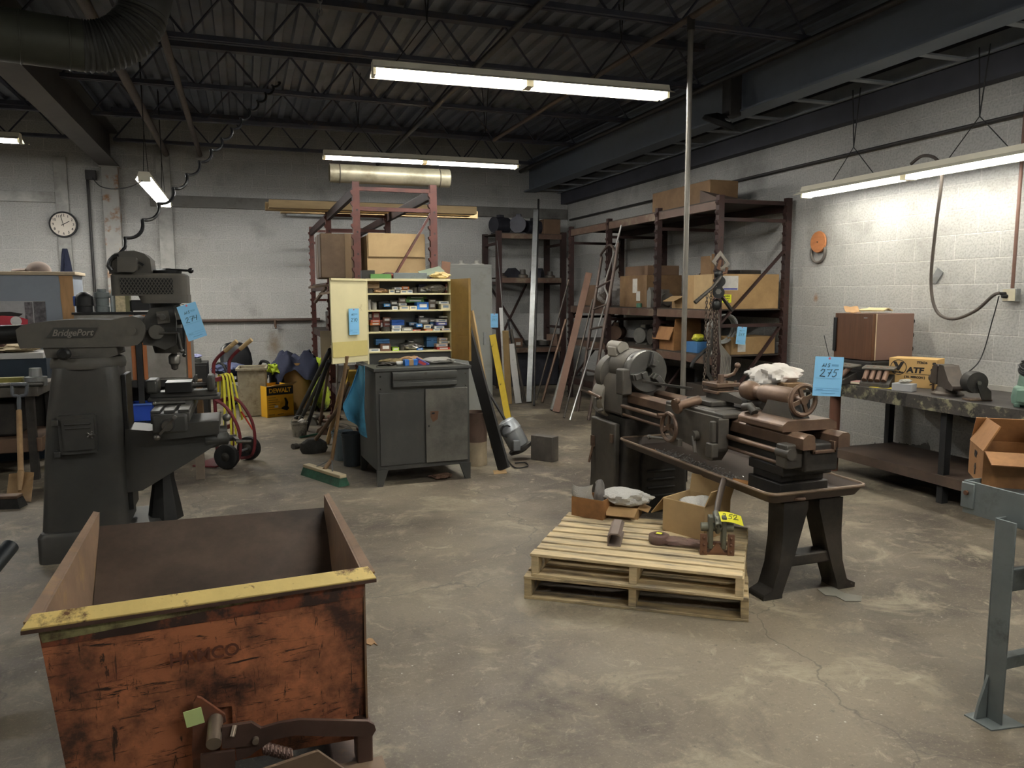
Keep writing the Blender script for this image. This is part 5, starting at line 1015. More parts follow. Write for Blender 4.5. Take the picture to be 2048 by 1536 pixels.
bag('paper_wad','crumpled tan paper in the middle of the dark cabinet top',(1.33,6.43,CT),.07,(1.2,.6,.45),M('crumpled brown paper'),45,cat='paper',crease=.4)
bag('wire_bundle','dark bundle of wire on the left of the dark cabinet top',(1.10,6.33,CT),.05,(1.2,.8,.3),m_ld,46,cat='wire',crease=.45)
bag('rag','olive brown rag at the back left of the dark cabinet top',(1.17,6.43,CT),.06,(1.4,.6,.4),M('olive rag','#77694a',.85,0,.2,14),47,cat='rag',crease=.4)
for i,(x,y,a_,l) in enumerate(((1.04,6.22,.3,.09),(1.08,6.42,.1,.13),(1.19,6.22,-.5,.05))):
    tag(MB().box(-l/2,l/2,-.008,.008,0,.006).cyl((l/2,0,0),(l/2,0,.006),.014,n=8).build('wrench',m_chk,None,loc=(x,y,CT),rot=(0,0,a_)),['small bright wrench at the front left corner of the dark cabinet top','longer wrench at the back left of the dark cabinet top','stubby wrench in front of the wire bundle on the dark cabinet top'][i],'wrench')
# ---- things on top of the cream cabinet
TT=UZ1
def box_px(name,label,cat,x0,x1,y0,y1,yf,dp,m,sc=4.096,ox=480,oy=330,zb=None,rot=0,group=None,bev=.003):
    p0=P(ox+x0/sc,oy+y1/sc,y=yf); p1=P(ox+x1/sc,oy+y0/sc,y=yf); z0=p0.z if zb is None else zb
    o=MB().box(-(p1.x-p0.x)/2,(p1.x-p0.x)/2,0,dp,0,max(.008,p1.z-z0)).build(name,m,None,loc=((p0.x+p1.x)/2,yf,z0),rot=(0,0,rot),bevel=bev); return tag(o,label,cat,group)
t=thing('steel_tray','grey steel channel tray on top of the cream cabinet','tray',P(480+1390/4.096,330+905/4.096,y=6.54).xy.to_3d()+Vector((0,0,TT)))
MB().prism([(-.02,.05),(-.03,.05),(-.03,0),(.09,0),(.09,.05),(.08,.05),(.08,.01),(-.02,.01)],-.145,.145,lambda u,v,h:(h,u,v)).build('channel',m_gb,t,bevel=.002)
box_px('small_carton','dark small carton with white label left of the tray on the cream cabinet','box',1000,1105,862,905,6.55,.1,[m_ld],zb=TT)
box_px('green_strip','green strip lying along the top edge of the cream cabinet','strip',1070,1240,893,905,6.505,.03,col('green',COL['green']),zb=TT,bev=0)
bag('red_tool','dark tool with a red end left of the grey tray on the cream cabinet',(1.19,6.62,TT),.055,(1.3,.7,.5),M('dark red mix','#4a3431',.6,0,.3,20,'#b04038',.45,9,.03),48,cat='tool')
bag('cloth_rag','cream rag at the right end of the cream cabinet top',(1.63,6.60,TT),.06,(1.1,.8,.5),M('cream rag','#c9b27d',.85,0,.15,12),49,cat='rag',crease=.4)
tag(MB().box(-.1,.1,-.08,.08,0,.006).build('green_sheet',M('grey green sheet','#76806f',.6,0,.12,6),None,loc=(1.575,6.68,TT+.065),rot=(R(18),R(-14),0)),'grey-green sheet tilted over the right end of the tray on the cream cabinet','sheet')
tag(MB().box(-.04,.04,-.005,.005,0,.16).build('brown_plate',m_rb,None,loc=(1.71,6.72,TT),rot=(R(-8),R(6),0)),'brown plate standing at the right end of the cream cabinet top','plate')

# ================================================================ pallet rack behind the cabinet
m_rack=M('rust red rack','#58332c',.6,.1,.2,5,'#3a2723',.4,4,.12)
m_rackd=M('dark rust rack','#3a2622',.65,.1,.2,5,'#281e1b',.45,4,.12)
m_board=M('dark shelf board','#3b332c',.75,0,.25,3)
def rack_frame(t,x0,x1,y,zt,m,diag=True,braces=None,dz=None):
    """end frame in the xz plane: two toothed posts, braces"""
    for x in (x0,x1):
        mb=MB().box(x-.032,x+.032,y-.03,y-.026,0,zt).box(x-.032,x-.028,y-.026,y+.03,0,zt).box(x+.028,x+.032,y-.026,y+.03,0,zt)
        n=int(zt/.1)
        for i in range(n): z_=.06+i*.1; mb.prism([(x-.032,z_),(x-.05,z_+.025),(x-.05,z_+.042),(x-.032,z_+.05)],y-.029,y+.02,lambda u,v,h:(u,h,v))
        mb.build('upright',m,t)
        MB().box(x-.05,x+.05,y-.05,y+.05,0,.006).build('foot_plate',m,t)
        mb=MB()
        for i in range(int(zt/.2)): mb.cyl((x+.005,y-.032,.1+i*.2+.03),(x+.005,y-.0295,.1+i*.2+.03),.009,n=8)
        mb.build('bolt_hole',m_black,t)
    for z_ in (braces or (zt-.06,zt-.24,zt-1.1,.25)): MB().box(x0+.03,x1-.03,y-.015,y+.01,z_-.018,z_+.018).build('brace',m,t)
    if diag: dz=dz or (zt-.26,zt-1.06,.22); MB().bar((x1-.02,y,dz[0]),(x0+dz[2],y,dz[1]),.02,.04,upv=(0,1,0)).bar((x0+.05,y,.3),(x1-.05,y,1.2),.02,.04,upv=(0,1,0)).build('diagonal_brace',m,t)
ZT=2.585
t=thing('pallet_rack','rust red toothed steel rack behind the dark cabinet, running back to the far wall','rack',(0,0,0))
for i,y in enumerate((7.25,9.68,12.1)): rack_frame(t,1.01,1.735,y,ZT,m_rack,diag=True)
for x in (1.01,1.735):
    for z_ in (ZT-.08,1.66,1.02,.42):
        for y0,y1 in ((7.28,9.65),(9.71,12.07)): MB().box(x-.022,x+.022,y0,y1,z_-.045,z_+.045).build('beam',m_rackd,t,bevel=.003)
for z_ in (1.715,1.075,.475):
    for y0,y1 in ((7.3,9.64),(9.72,12.06)): MB().box(.99,1.755,y0,y1,z_-.009,z_).build('shelf_board',m_board,t)
# big cartons on its upper shelf
carton('big_carton','large stained brown carton standing at the left of the rack shelf','box',(0,0,0)) if 0 else None
ZS=1.715
t=thing('tall_carton','large stained grey-brown carton sticking out of the left side of the rack','box',(.0,0,0)); t.location=(1.03,7.75,ZS)
MB().box(-.33,.03,-.25,.25,0,.42).build('body',M('stained carton','#75614d',.8,0,.2,4,'#4f4034',.45,3,.15),t,bevel=.012)
MB().box(-.334,-.325,-.03,.03,0,.42).box(-.10,-.04,-.254,-.25,.0,.42).build('packing_tape',M('old tape','#8d7558',.5,0,.1,6),t)
t=carton('open_carton','wide open carton with stacked white-labelled trays inside, on the upper rack shelf',(1.40,7.62,ZS),0,.56,.5,.40,m_card2,[('f',88,.01)])
for i in range(5): o=MB().box(-.22,.22,-.01,.38,0,.036).box(-.07,.07,-.0106,-.01,.008,.03,1).build('flat_tray',[M('tray board','#a89272',.8,0,.1,8),col('white',COL['white'])],None,loc=(1.41+.008*(i%2),7.395,ZS+.012+i*.039)); tag(o,'flat labelled board tray in the open rack carton, %s from the bottom'%ordw[i],'tray','stacked trays in the rack carton')
o=MB().box(-.27,.27,-.004,.0,0,.22).build('carton_flap',m_card2,None,loc=(1.40,7.355,ZS+.20)); tag(o,'flat cardboard flap closing the upper half of the open rack carton','flap')
bag('dark_bundle','dark bundle on the middle bay of the rack behind the stained carton',(1.3,8.6,ZS),.22,(1,1.2,.6),m_ld,50,cat='bundle')
for i,(y,w_,h_,m_) in enumerate(((8.1,.5,.24,m_cardd),(9.0,.6,.3,m_ld),(10.4,.6,.35,m_cardd),(11.3,.5,.25,m_ld))):
    tag(MB().box(-w_/2,w_/2,-.2,.2,0,h_).build('storage_box',m_,None,loc=(1.37,y,1.075),bevel=.01),['brown box on the waist-high rack shelf nearest the front','dark box on the waist-high rack shelf behind the brown one','brown box on the waist-high rack shelf in the rear bay','dark box at the far end of the waist-high rack shelf'][i],'box')
# scrap hanging out at the left side of the rack
for i,(y,z_,l,a_,b_) in enumerate(((7.5,1.42,.5,.1,.15),(7.7,1.34,.42,-.2,-.1),(8.0,1.55,.6,.25,.2),(7.6,1.20,.4,.3,-.25),(8.2,1.25,.5,-.1,.3))):
    pass
for i,(px,py,px2,py2,y,w_) in enumerate(((619,575,702,565,7.62,.05),(640,588,706,576,7.5,.04),(652,575,630,605,7.7,.03))):
    a_=P(px,py,y=y); b_=P(px2,py2,y=y+.15)
    tag(MB().bar(a_,b_,w_,.02).build('scrap_strip',M('dull brown scrap','#7b6a5b',.6,.1,.2,8)),['brown metal strip sticking out left from the rack, uppermost','brown metal strip sticking out under the uppermost strip','short brown strip crossing the two scrap strips'][i],'strip','scrap strips at the rack side')
q=P(630,660,y=8.2); tag(MB().box(-.07,.07,-.003,0,-.14,.14).build('paper_sign',M('cream notice','#cdbfa0',.8,0,.05,10),None,loc=(P(629,662,y=7.2).x,7.2,P(629,662,y=7.2).z),rot=(0,0,0)),'cream paper notice hanging on the left rack post','notice') if 0 else None
q=P(629,662,y=11.9); tag(MB().box(-.09,.09,-.003,0,-.2,.2).build('paper_notice',M('cream notice','#cdbfa0',.8,0,.05,10),None,loc=(.955,9.6,q.z-.1),rot=(0,0,0)),'cream paper notice hanging on the left side post of the rack','notice')
# tin roll on top, long timbers across
q=P(660,358,y=7.32); q2=P(900,358,y=7.32)
t=thing('tin_roll','big pale roll of tin sheet lying across the top of the rack','roll',(0,0,0)); ty,tz_=7.36,ZT+.085
t.location=(q.x,ty,tz_); ln=q2.x-q.x
MB().pipe((0,0,0),(ln,0,0),.085,.08,28).build('sheet_roll',M('pale tin','#b3ac93',.4,.3,.14,6,'#8a826b',.4,4,.1),t)
for x in (.09,ln-.1): MB().torus((x,0,0),.087,.005,(1,0,0),28,6).build('tie_wire',M('wire','#6a655a',.5,.3),t)
m_tim=M('pale timber','#b39a70',.65,0,.12,4,stretch=(1,6,6))
for i,(x0,x1,y0p,y1p,yy) in enumerate(((537,950,382,396,9.4),(530,938,391,405,9.65),(560,952,386,400,9.9))):
    a_=P(x0,y1p,y=yy); b_=P(x1,y0p,y=yy); zz=ZT-.03+.0*i
    tag(MB().prism([(-.07,0),(.07,0),(.07,.09),(.055,.09),(.055,.015),(-.055,.015),(-.055,.09),(-.07,.09)],0,b_.x-a_.x,lambda u,v,h:(h,u,v)).build('timber_channel',m_tim,None,loc=(a_.x,yy,zz)),['nearest long pale timber channel laid across the top of the rack','middle long pale timber channel laid across the top of the rack','farthest long pale timber channel laid across the top of the rack'][i],'timber','long timbers over the rack')
q=P(578,434,y=12.0); tag(MB().prism([(-.08,0),(.08,0),(.06,.15),(-.06,.15)],0,1.5,lambda u,v,h:(h,u,v)).build('steel_trunking',m_galv,None,loc=(q.x,12.86,q.z+.1)),'unlit galvanised light housing on the back wall left of the rack','housing')
# ================================================================ rack along the right wall
RX0,RX1=4.66,5.50
RY=[6.86,8.10,9.40,10.66]
t=thing('storage_rack','long dark rust-brown toothed storage rack along the right wall with cartons','rack',(0,0,0))
ZR=2.52
zbr=P(1485,651,y=6.86).z
for y in RY: rack_frame(t,RX0,RX1,y,ZR+.04,m_rackd,True,(ZR-.02,P(1500,440,y=6.86).z,zbr,.25),(P(1563,500,y=6.86).z,zbr+.02,.03))
zs1=P(1445,619,y=6.86).z; zs2=P(1445,712,y=6.86).z; zs0=ZR
for i in range(3):
    y0,y1=RY[i]+.03,RY[i+1]-.03
    for z_ in (ZR,zs1,zs2,.32):
        MB().box(RX0-.022,RX0+.022,y0,y1,z_-.10,z_-.012).build('front_beam',M('worn beam','#5f4a3e',.55,.2,.25,4,'#857a66',.38,3,.1) if z_>.5 else m_rackd,t,bevel=.003)
        MB().box(RX1-.022,RX1+.022,y0,y1,z_-.10,z_-.012).build('rear_beam',m_rackd,t)
        MB().box(RX0-.02,RX1+.02,y0-.02,y1+.02,z_-.012,z_).build('shelf_board',m_board,t)
def ycarton(name,label,x,y,z,w_,d_,h_,m,flaps=(),closed=True,rz=0): return carton(name,label,(x,y,z),rz,w_,d_,h_,m,flaps,closed=closed)
ycarton('long_carton','long brown carton lying on top of the right wall rack',5.02,7.95,ZR,.36,1.25,.27,m_cardd)
tag(MB().at((5.1,7.15,ZR+.0),(0,0,0)).hexa([(-.42,-.25,0),(.40,-.25,0),(.40,.12,0),(-.42,.12,0)],[(-.42,-.25,.01),(.40,-.25,.012),(.40,.12,.03),(-.42,.12,.14)]).build('dark_board',M('dark folded board','#57483f',.75,0,.2,4)),'dark bent board lying on the near end of the right wall rack top','board')
c=ycarton('big_carton','large tan carton with picture label and yellow sticker on the right wall rack',5.08,7.22,zs1,.76,.62,.37,m_card)
MB().box(-.33,-.14,-.3125,-.31,.20,.35).build('picture_label',M('grey photo label','#b9b7b3',.5,0,.2,12),c); MB().box(-.32,-.15,-.3135,-.3125,.205,.222).build('label_print',col('violet',COL['violet']),c)
MB().box(-.34,-.22,-.3125,-.31,.07,.155).build('yellow_sticker',M('neon sticker','#d8e02a',.6,0,.04,4),c)
for i,s in enumerate(('HANDLE','DO NOT','DROP')): text('sticker_line',s,.02,m_pr,c,(-.28,-.3135,.138-.026*i),(PI/2,0,0),.0005,0,.0006)
MB().box(-.384,-.38,-.2,.15,.0,.37).build('side_flap',m_card2,c)
ycarton('upright_carton','small tan open carton standing on the large tan rack carton',4.86,7.28,zs1+.371,.16,.2,.14,m_cardd,[('f',85,.08),('l',95,.06)],closed=False)
tag(MB().box(-.16,.16,-.1,.1,0,.05).build('dark_bundle',m_ld,None,loc=(5.22,7.2,zs1+.371),rot=(0,0,.2),bevel=.01),'dark flat bundle lying on the large tan rack carton','bundle')
c=ycarton('brown_carton','brown carton with two white labels in the second bay of the right wall rack',4.98,8.85,zs1,.5,.72,.40,m_cardd); MB().box(-.2515,-.25,-.12,.0,.18,.36).box(-.2515,-.25,-.2,-.1,.08,.2).build('shipping_label',M('label paper','#bdbab2',.6,0,.15,30),c)
ycarton('soft_carton','dim carton stacked on the brown labelled carton in the rack',5.0,8.85,zs1+.401,.45,.6,.12,M('dark carton','#6a5340',.8,0,.2,4))
ycarton('torn_carton','small torn open carton beside the large tan carton on the rack',4.84,7.72,zs1,.26,.26,.14,m_card,[('l',205,.14),('f',60,.1)],closed=False)
def flange(name,label,loc,r_,h_,m,axis=(0,0,1)):
    o=MB().lathe([(r_*.3,0),(r_,0),(r_,h_*.35),(r_*.6,h_*.45),(r_*.55,h_),(r_*.3,h_)],(0,0,0),axis,20).build(name,m,None,loc=loc); return tag(o,label,'machine part')
def motor(name,label,loc,rz,r_,l,m):
    t=thing(name,label,'motor',loc,rz); MB().cyl((-l/2,0,r_+.02),(l/2,0,r_+.02),r_,n=20).cyl((l/2,0,r_+.02),(l/2+.06,0,r_+.02),.015,n=8).build('motor_body',m,t,bevel=.01)
    MB().box(-l*.35,l*.35,-r_*.9,r_*.9,0,.025).build('motor_foot',m,t); MB().box(-.05,.05,-.04,.04,2*r_+.01,2*r_+.06).build('terminal_box',m,t,bevel=.004); return t
m_j1=M('junk iron','#55514b',.5,.35,.3,7,'#6f5c4c',.4,5,.1); m_j2=M('junk brown','#6b5343',.6,.15,.3,7); m_j3=M('junk grey','#7c7a74',.5,.3,.25,7)
motor('gear_motor','grey-brown motor block in the rack between the labelled carton and the torn carton',(4.85,8.25,zs1),1.4,.08,.2,m_j1)
tag(MB().prism([(0,0),(.1,0),(.1,.2),(.05,.25),(0,.2)],-.06,.06,lambda u,v,h:(h,u,v)).build('angle_block',m_j3,None,loc=(4.78,8.36,zs1),bevel=.004),'upright grey casting left of the motor block on the rack','machine part')
flange('dark_flange','big dark flanged part behind the torn carton in the rack',(5.0,7.95,zs1),.13,.2,m_j2)
tag(MB().cyl((0,0,0),(0,0,.05),.035,n=16).build('green_tin',M('green tin','#4d7a63',.5,0,.05,10),None,loc=(4.70,8.62,zs1)),'little green tin at the shelf edge before the brown labelled carton','tin')
# lower shelf of the right rack
c=ycarton('brown_carton','worn brown open carton with hanging flap, lower shelf of the right wall rack',4.86,7.95,zs2,.36,.42,.27,m_cardo,[('l',250,.16),('f',92,.1)],closed=False)
c=ycarton('label_carton','tan carton with a white slip under the blue tag 268',5.18,7.12,zs2,.56,.36,.19,m_card); MB().box(-.2,-.1,-.1815,-.18,.03,.12).build('white_slip',M('label paper'),c)
tag(MB().box(-.1,.1,-.13,.13,0,.12).build('blue_box',M('blue carton','#3f6f9f',.6,0,.1,6),None,loc=(4.80,7.42,zs2),bevel=.004),'blue box on the lower shelf behind the pole','box')
tag(MB().lathe([(.06,0),(.065,.02),(.065,.14),(.03,.18),(.025,.22)],n=18).build('white_jug',M('white plastic','#c2c0b6',.5,0,.05,5),None,loc=(4.82,7.16,zs2)),'white plastic jug on the lower rack shelf near the chains','jug')
bag('yellow_bag','crumpled yellow bag on the blue box in the rack',(4.80,7.42,zs2+.121),.07,(.8,1,.6),M('yellow film','#c9c23a',.5,0,.15,12),61)
mb=MB()
for i in range(9): mb.torus((.0,.012*i-.05,.0),.16-.006*(i%3),.008,(.12*math.sin(i),1,.25),28,6)
tag(mb.build('cable_coil',M('grey cable','#8d8d88',.5,0,.1,9),None,loc=(4.80,6.98,zs2+.28)),'coil of grey cable hung inside the near end of the rack above the tan carton','cable')
for i,(y,m_) in enumerate(((8.55,m_j1),(8.9,m_j3),(9.7,m_j2))):
    motor('old_motor',['dark old motor on the lower rack shelf behind the ladder','grey old motor on the lower rack shelf left of the ladder rail','brown old motor in the far bay of the lower rack shelf'][i],(4.95,y,zs2),.4*i,.1,.24,m_)
bag('clear_bag','big clear plastic bag over parts in the far bay of the right wall rack',(5.0,9.85,zs1),.26,(1,1.1,.75),m_clear,62)
ycarton('dark_crate','dark crate inside the clear bag bay of the right wall rack',5.05,10.3,zs1,.5,.35,.3,M('dark carton'))
for i,(y,h_,w_) in enumerate(((7.4,.22,.5),(8.5,.3,.5),(9.6,.26,.4))):
    tag(MB().box(-w_/2,w_/2,-.25,.25,0,h_).build('crate',m_board,None,loc=(5.05,y,.32),bevel=.006),['dark wooden crate on the bottom rack shelf behind the lathe','dark wooden crate on the bottom rack shelf behind the ladder','dark wooden crate on the bottom rack shelf in the far bay'][i],'crate')
q=P(1485,653,y=6.82); lot_tag('blue lot tag 268 hanging from the near end brace of the right wall rack',(q.x,6.836,zbr-.105),(0,R(5),R(-14)),.105,.185,'268',[(-.005,.005,.10)])
# ---- hoists and chains hanging on the near front post of that rack
m_ch=M('dirty chain','#5b5047',.45,.5,.3,20)
HX,HY=P(1432,560,y=6.70).x,6.70
hz=lambda py: P(1432,py,y=6.70).z
def px_(px,y=6.70): return P(px,600,y=y).x
t=thing('lever_hoist','two dark lever hoists with long handles bunched on the rack post above hanging chains','hoist',(HX,HY,hz(560)))
o_=Vector((HX,HY,hz(560)))
def H(px,py,dy=0): q=P(px,py,y=HY+dy); return q-o_
sq=[H(1441,501),H(1460,528),H(1443,545),H(1424,523)]
ins=[a+( (sq[0]+sq[2])/2-a)*.45 for a in sq]
mb=MB()
for i in range(4): a,b=sq[i],sq[(i+1)%4]; c_,d_=ins[i],ins[(i+1)%4]; mb.add([a,b,d_,c_]+[p+Vector((0,.012,0)) for p in (a,b,d_,c_)],[(0,1,2,3),(7,6,5,4),(0,4,5,1),(2,6,7,3)])
mb.build('hook_plate',m_gi if 0 else M('worn steel plate','#77726a',.5,.4,.15,10),t)
MB().tube([H(1441,520,-.02),H(1437,535,-.02),H(1442,548,-.03),H(1452,545,-.03),H(1454,535,-.03)],.016,8).build('hook',m_rb,t)
MB().ball(H(1437,548,-.02),.05,(1,.7,.9),12,8).cyl(H(1440,563,-.06),H(1440,563,.05),.055,n=18).build('hoist_body',m_dark,t)
MB().tube([H(1443,553,-.05),H(1425,575,-.06),H(1390,605,-.06)],[.02,.017,.022],8).build('lever',m_ld,t)
MB().cyl(H(1437,585,-.07),H(1437,585,.04),.06,n=18).build('hoist_body',m_dark,t); MB().cyl(H(1437,583,-.075),H(1437,583,-.07),.03,n=6).build('hex_cap',m_chk,t)
MB().bar(H(1442,590,-.06),H(1464,622,-.06),.04,.022).build('lever',m_ld,t); MB().bar(H(1446,594,-.073),H(1453,603,-.073),.03,.005).build('red_grip',M('faded red','#b98a80',.5),t)
MB().ball(H(1433,610,-.02),.06,(.9,.7,1),12,8).build('chain_block',m_dark,t)
def chain(label,px,py0,py1,dx=0,y=6.66,r_=.0045,seed=1,group='chains on the rack post'):
    mb=MB(); z0=P(px,py0,y=y).z; z1=P(px,py1,y=y).z; x=P(px,py0,y=y).x; n=int((z0-z1)/.03); rnd=random.Random(seed)
    for i in range(n):
        zc=z0-(i+.5)*.03; xx=x+dx*i/n+rnd.uniform(-.003,.003); a=R(45) if i%2 else R(-45); c_,s_=math.cos(a),math.sin(a)
        pts=[(xx+c_*.011*math.cos(k*PI/4),y+s_*.011*math.cos(k*PI/4),zc+.021*math.sin(k*PI/4)) for k in range(8)]
        mb.tube(pts,r_,5,0,closed=True)
    return tag(mb.build('chain',m_ch),label,'chain',group)
for i,(px,a_,b_,dx) in enumerate(((1414,590,680,-.01),(1422,580,700,.0),(1424,603,785,-.085),(1430,608,745,0),(1436,600,775,-.01))):
    chain(['short chain hanging left under the lever hoists','chain hanging second from the left under the hoists','long chain reaching lowest at the left of the bunch','chain hanging in the middle of the bunch','long chain at the right of the bunch reaching the tool post'][i],px,a_,b_,dx,6.70-.008*i,seed=i)
mb=MB()
for i in range(7):
    x0=H(1440+1.5*i,690); x1=H(1446+2.2*i,755)
    mb.tube([tuple(H(1437,625,-.02)+o_),tuple(H(1440,688,-.03)+o_),tuple(H(1443+3*i,715,-.03-.004*i)+o_),tuple(H(1441+3.0*i,745,-.03)+o_),tuple(H(1437+1.0*i,768,-.03)+o_)],.008,6)
tag(mb.build('rope_hank',M('dusty grey rope','#6e6a62',.8,0,.15,12)),'hank of dusty grey rope hanging right of the chains','rope')
mb=MB()
for i in range(5): mb.tube([tuple(H(1432,620,-.02)+o_),tuple(H(1426-1.0*i,690,.0)+o_),tuple(H(1417-2.4*i,715,.0)+o_),tuple(H(1418-1.6*i,745,0)+o_),tuple(H(1430-i,768,0)+o_)],.008,6)
tag(mb.build('rope_hank',M('dark rope','#3a3733',.8,0,.15,12)),'hank of dark rope hanging left of the grey rope','rope')
tag(MB().tube(bez([P(1425,690,y=6.75),P(1405,705,y=6.72),P(1388,722,y=6.7),P(1382,735,y=6.7)],6),[.018]*18+[.014],8).build('rubber_hose',m_black),'short black hose sticking out left of the chains','hose') 

# ================================================================ rack in the back corner
QX0,QX1,QY0,QY1=3.99,5.14,12.1,12.85
t=thing('corner_rack','dark rust-brown storage rack in the back corner behind the leaning lengths','rack',(0,0,0))
zq=[P(1060,467,y=QY0).z,P(1060,555,y=QY0).z,P(1060,694,y=QY0).z]
for x in (QX0,QX1):
    for y in (QY0,QY1):
        MB().box(x-.045,x+.045,y-.035,y+.035,0,zq[0]+.03).build('upright',m_rackd,t); MB().box(x-.06,x+.06,y-.05,y+.05,0,.006).build('foot_plate',m_rackd,t)
    for z_ in (.3,1.0,1.75,2.4): MB().box(x-.02,x+.02,QY0+.03,QY1-.03,z_-.02,z_+.02).build('brace',m_rackd,t)
for z_ in zq:
    MB().box(QX0+.045,QX1-.045,QY0-.03,QY0+.03,z_-.09,z_-.01).build('front_beam',M('worn beam'),t,bevel=.003)
    MB().box(QX0-.03,QX1+.03,QY0-.02,QY1+.02,z_-.01,z_).build('shelf_board',m_board,t)
MB().bar((QX0+.06,QY1,zq[1]-.1),(QX1-.4,QY1,zq[2]),.03,.05,upv=(0,1,0)).build('cross_brace',m_rackd,t); MB().bar((QX1-.4,QY1-.03,zq[1]-.1),(QX0+.2,QY1-.03,zq[2]),.03,.05,upv=(0,1,0)).build('cross_brace',m_rackd,t)
m_jd=M('dark junk','#34343a',.5,.3,.3,6)
for i,(x,rz_,r_) in enumerate(((4.12,.4,.13),(4.45,1.1,.14),(4.72,.2,.11))): motor('old_motor',['dark motor at the left on top of the back corner rack','dark motor in the middle on top of the back corner rack','dark motor at the right on top of the back corner rack'][i],(x,12.4,zq[0]),rz_,r_,.3,m_jd)
ycarton('brown_carton','dim brown carton at the right on top of the back corner rack',5.0,12.45,zq[0],.3,.4,.26,M('dark carton'))
for i,x in enumerate((4.12,4.32,4.5,4.78,5.0)):
    if i%2==0: flange('iron_part','iron flange on the middle shelf of the back corner rack, %s from the left'%ordw[i],(x,12.35,zq[1]),.09,.08+.03*(i%3),m_j1)
    else: tag(MB().prism([(-.12,0),(.12,0),(.1,.1),(.0,.17),(-.09,.08)],-.1,.1,lambda u,v,h:(u,h,v)).build('iron_part',m_jd,None,loc=(x,12.4,zq[1]),rot=(0,0,.3*i),bevel=.01),'dark iron casting on the middle shelf of the back corner rack, %s from the left'%ordw[i],'machine part')
for i,x in enumerate((4.15,4.35,4.62,4.85,5.05)):
    if i in (2,3): o=MB().lathe([(.05,0),(.1,.02),(.12,.1),(.115,.1),(.095,.03),(.0,.015)],n=22).build('steel_bowl',m_chk,None,loc=(x,12.28,zq[2])); tag(o,'shiny metal bowl on the low shelf of the back corner rack, %s'%('left one' if i==2 else 'right one'),'bowl')
    else: tag(MB().box(-.08,.08,-.1,.1,0,.12+.02*i).box(-.05,.04,-.101,-.1,.03,.08,1).build('small_crate',[m_j2,M('label paper')],None,loc=(x,12.3,zq[2]),rot=(0,0,.2*i),bevel=.004),'small brown box on the low shelf of the back corner rack, %s from the left'%ordw[i],'box')
tag(MB().box(-.55,.55,-.3,.3,0,.62).build('dark_cabinet',m_jd,None,loc=(4.56,12.5,.0),bevel=.02),'dark cabinet under the low shelf of the back corner rack','cabinet')
# ================================================================ grey locker and the blue tag beside it
m_lock=M('grey locker','#8b8c86',.5,.05,.06,3,'#77756d',.36,4,.1)
ztop=P(985,529,y=8.95).z; xr=P(985,700,y=8.95).x
t=thing('tall_locker','tall plain grey steel locker behind the cream shelf cabinet','locker',(xr-.72,8.95,0))
MB().box(0,.72,0,.45,.0,ztop).build('body',m_lock,t,bevel=.006); MB().box(.02,.70,-.012,0,.08,ztop-.04).build('door',m_lock,t,bevel=.004)
MB().box(.60,.63,-.03,-.012,.95,1.1).build('handle',m_galv,t)
for i,x in enumerate((.38,.58)):
    tag(MB().lathe([(.09,0),(.09,.012),(.03,.016),(.03,.05),(.0,.052)],n=20).build('steel_flange',M('pale flange','#a9a79e',.4,.3,.1,8),None,loc=(xr-.72+x,9.12,ztop)),['left flanged disc on top of the grey locker','right flanged disc on top of the grey locker'][i],'disc')
bag('brown_bundle','bundle of brown boxes and rods between the rack and the locker top',(2.10,8.2,1.715),.14,(.8,.9,.9),m_j2,63,cat='bundle') if 0 else None
c=carton('brown_carton','small brown carton on the rack shelf right of the open carton',(1.60,8.15,ZS),.1,.2,.25,.28,m_cardd,closed=True)
q=P(992,641,y=11.0); lot_tag('blue lot tag hung at the right edge of the grey locker',(P(988,641,y=8.94).x,8.925,P(990,641,y=8.94).z),(0,0,R(-15)),.09,.17,'263')
# ================================================================ lengths leaning in the corner
def lean(name,label,cat,bot,top,plane,w_,th,m,rnd=False,group=None,lift=0.,face=None):
    a=P(*bot,z=0); b=P(*top,**plane); c=a.copy(); d=b-a
    mb=MB()
    if rnd: mb.cyl((0,0,lift),d,w_,n=10)
    else: mb.bar((0,0,lift),d,w_,th,upv=face or (-.5,-.85,.2))
    return tag(mb.build(name,m,None,loc=(a.x,a.y,.004+w_*.25*(1 if rnd else .5))),label,cat,group)
m_ylev=M('yellow level paint','#d8b93a',.5,0,.1,8,'#6b5b2a',.33,9,.03); m_lum=M('old lumber','#a58a5f',.75,0,.15,4,stretch=(4,4,1)); m_wht=M('white board','#c9c8c4',.6,0,.06,5,'#8f8d88',.36,6,.1)
lean('yellow_level','long yellow level leaning beside the grey locker','level',(1018,848),(985,672),dict(y=8.92),.075,.03,m_ylev)
lean('tan_board','tan lumber board leaning right of the yellow level','board',(1018,809),(1011,664),dict(y=10.0),.085,.03,m_lum)
lean('white_strip','white strip leaning behind the tan board','strip',(1012,806),(1002,617),dict(y=10.3),.05,.02,m_wht)
lean('white_board','narrow white board leaning right of the tan board','board',(1037,808),(1022,690),dict(y=10.2),.09,.02,m_wht)
lean('dark_rod','dark rod leaning over the white board, left one','rod',(1043,806),(1016,640),dict(y=10.5),.014,0,m_bleg,True)
lean('dark_rod','dark rod leaning over the white board, right one','rod',(1050,804),(1022,660),dict(y=10.4),.02,0,m_j1,True)
lean('thin_rod','thin bright rod leaning against the back corner rack','rod',(1020,806),(994,482),dict(y=12.03),.006,0,m_galv,True)
lean('steel_channel','tall galvanised channel standing upright before the back corner rack','channel',(1058,806),(1072,422),dict(y=11.5),.075,.04,m_galv)
lean('dark_pipe','thin dark pipe standing right of the galvanised channel','pipe',(1068,812),(1077,400),dict(y=11.7),.016,0,m_conduit,True)
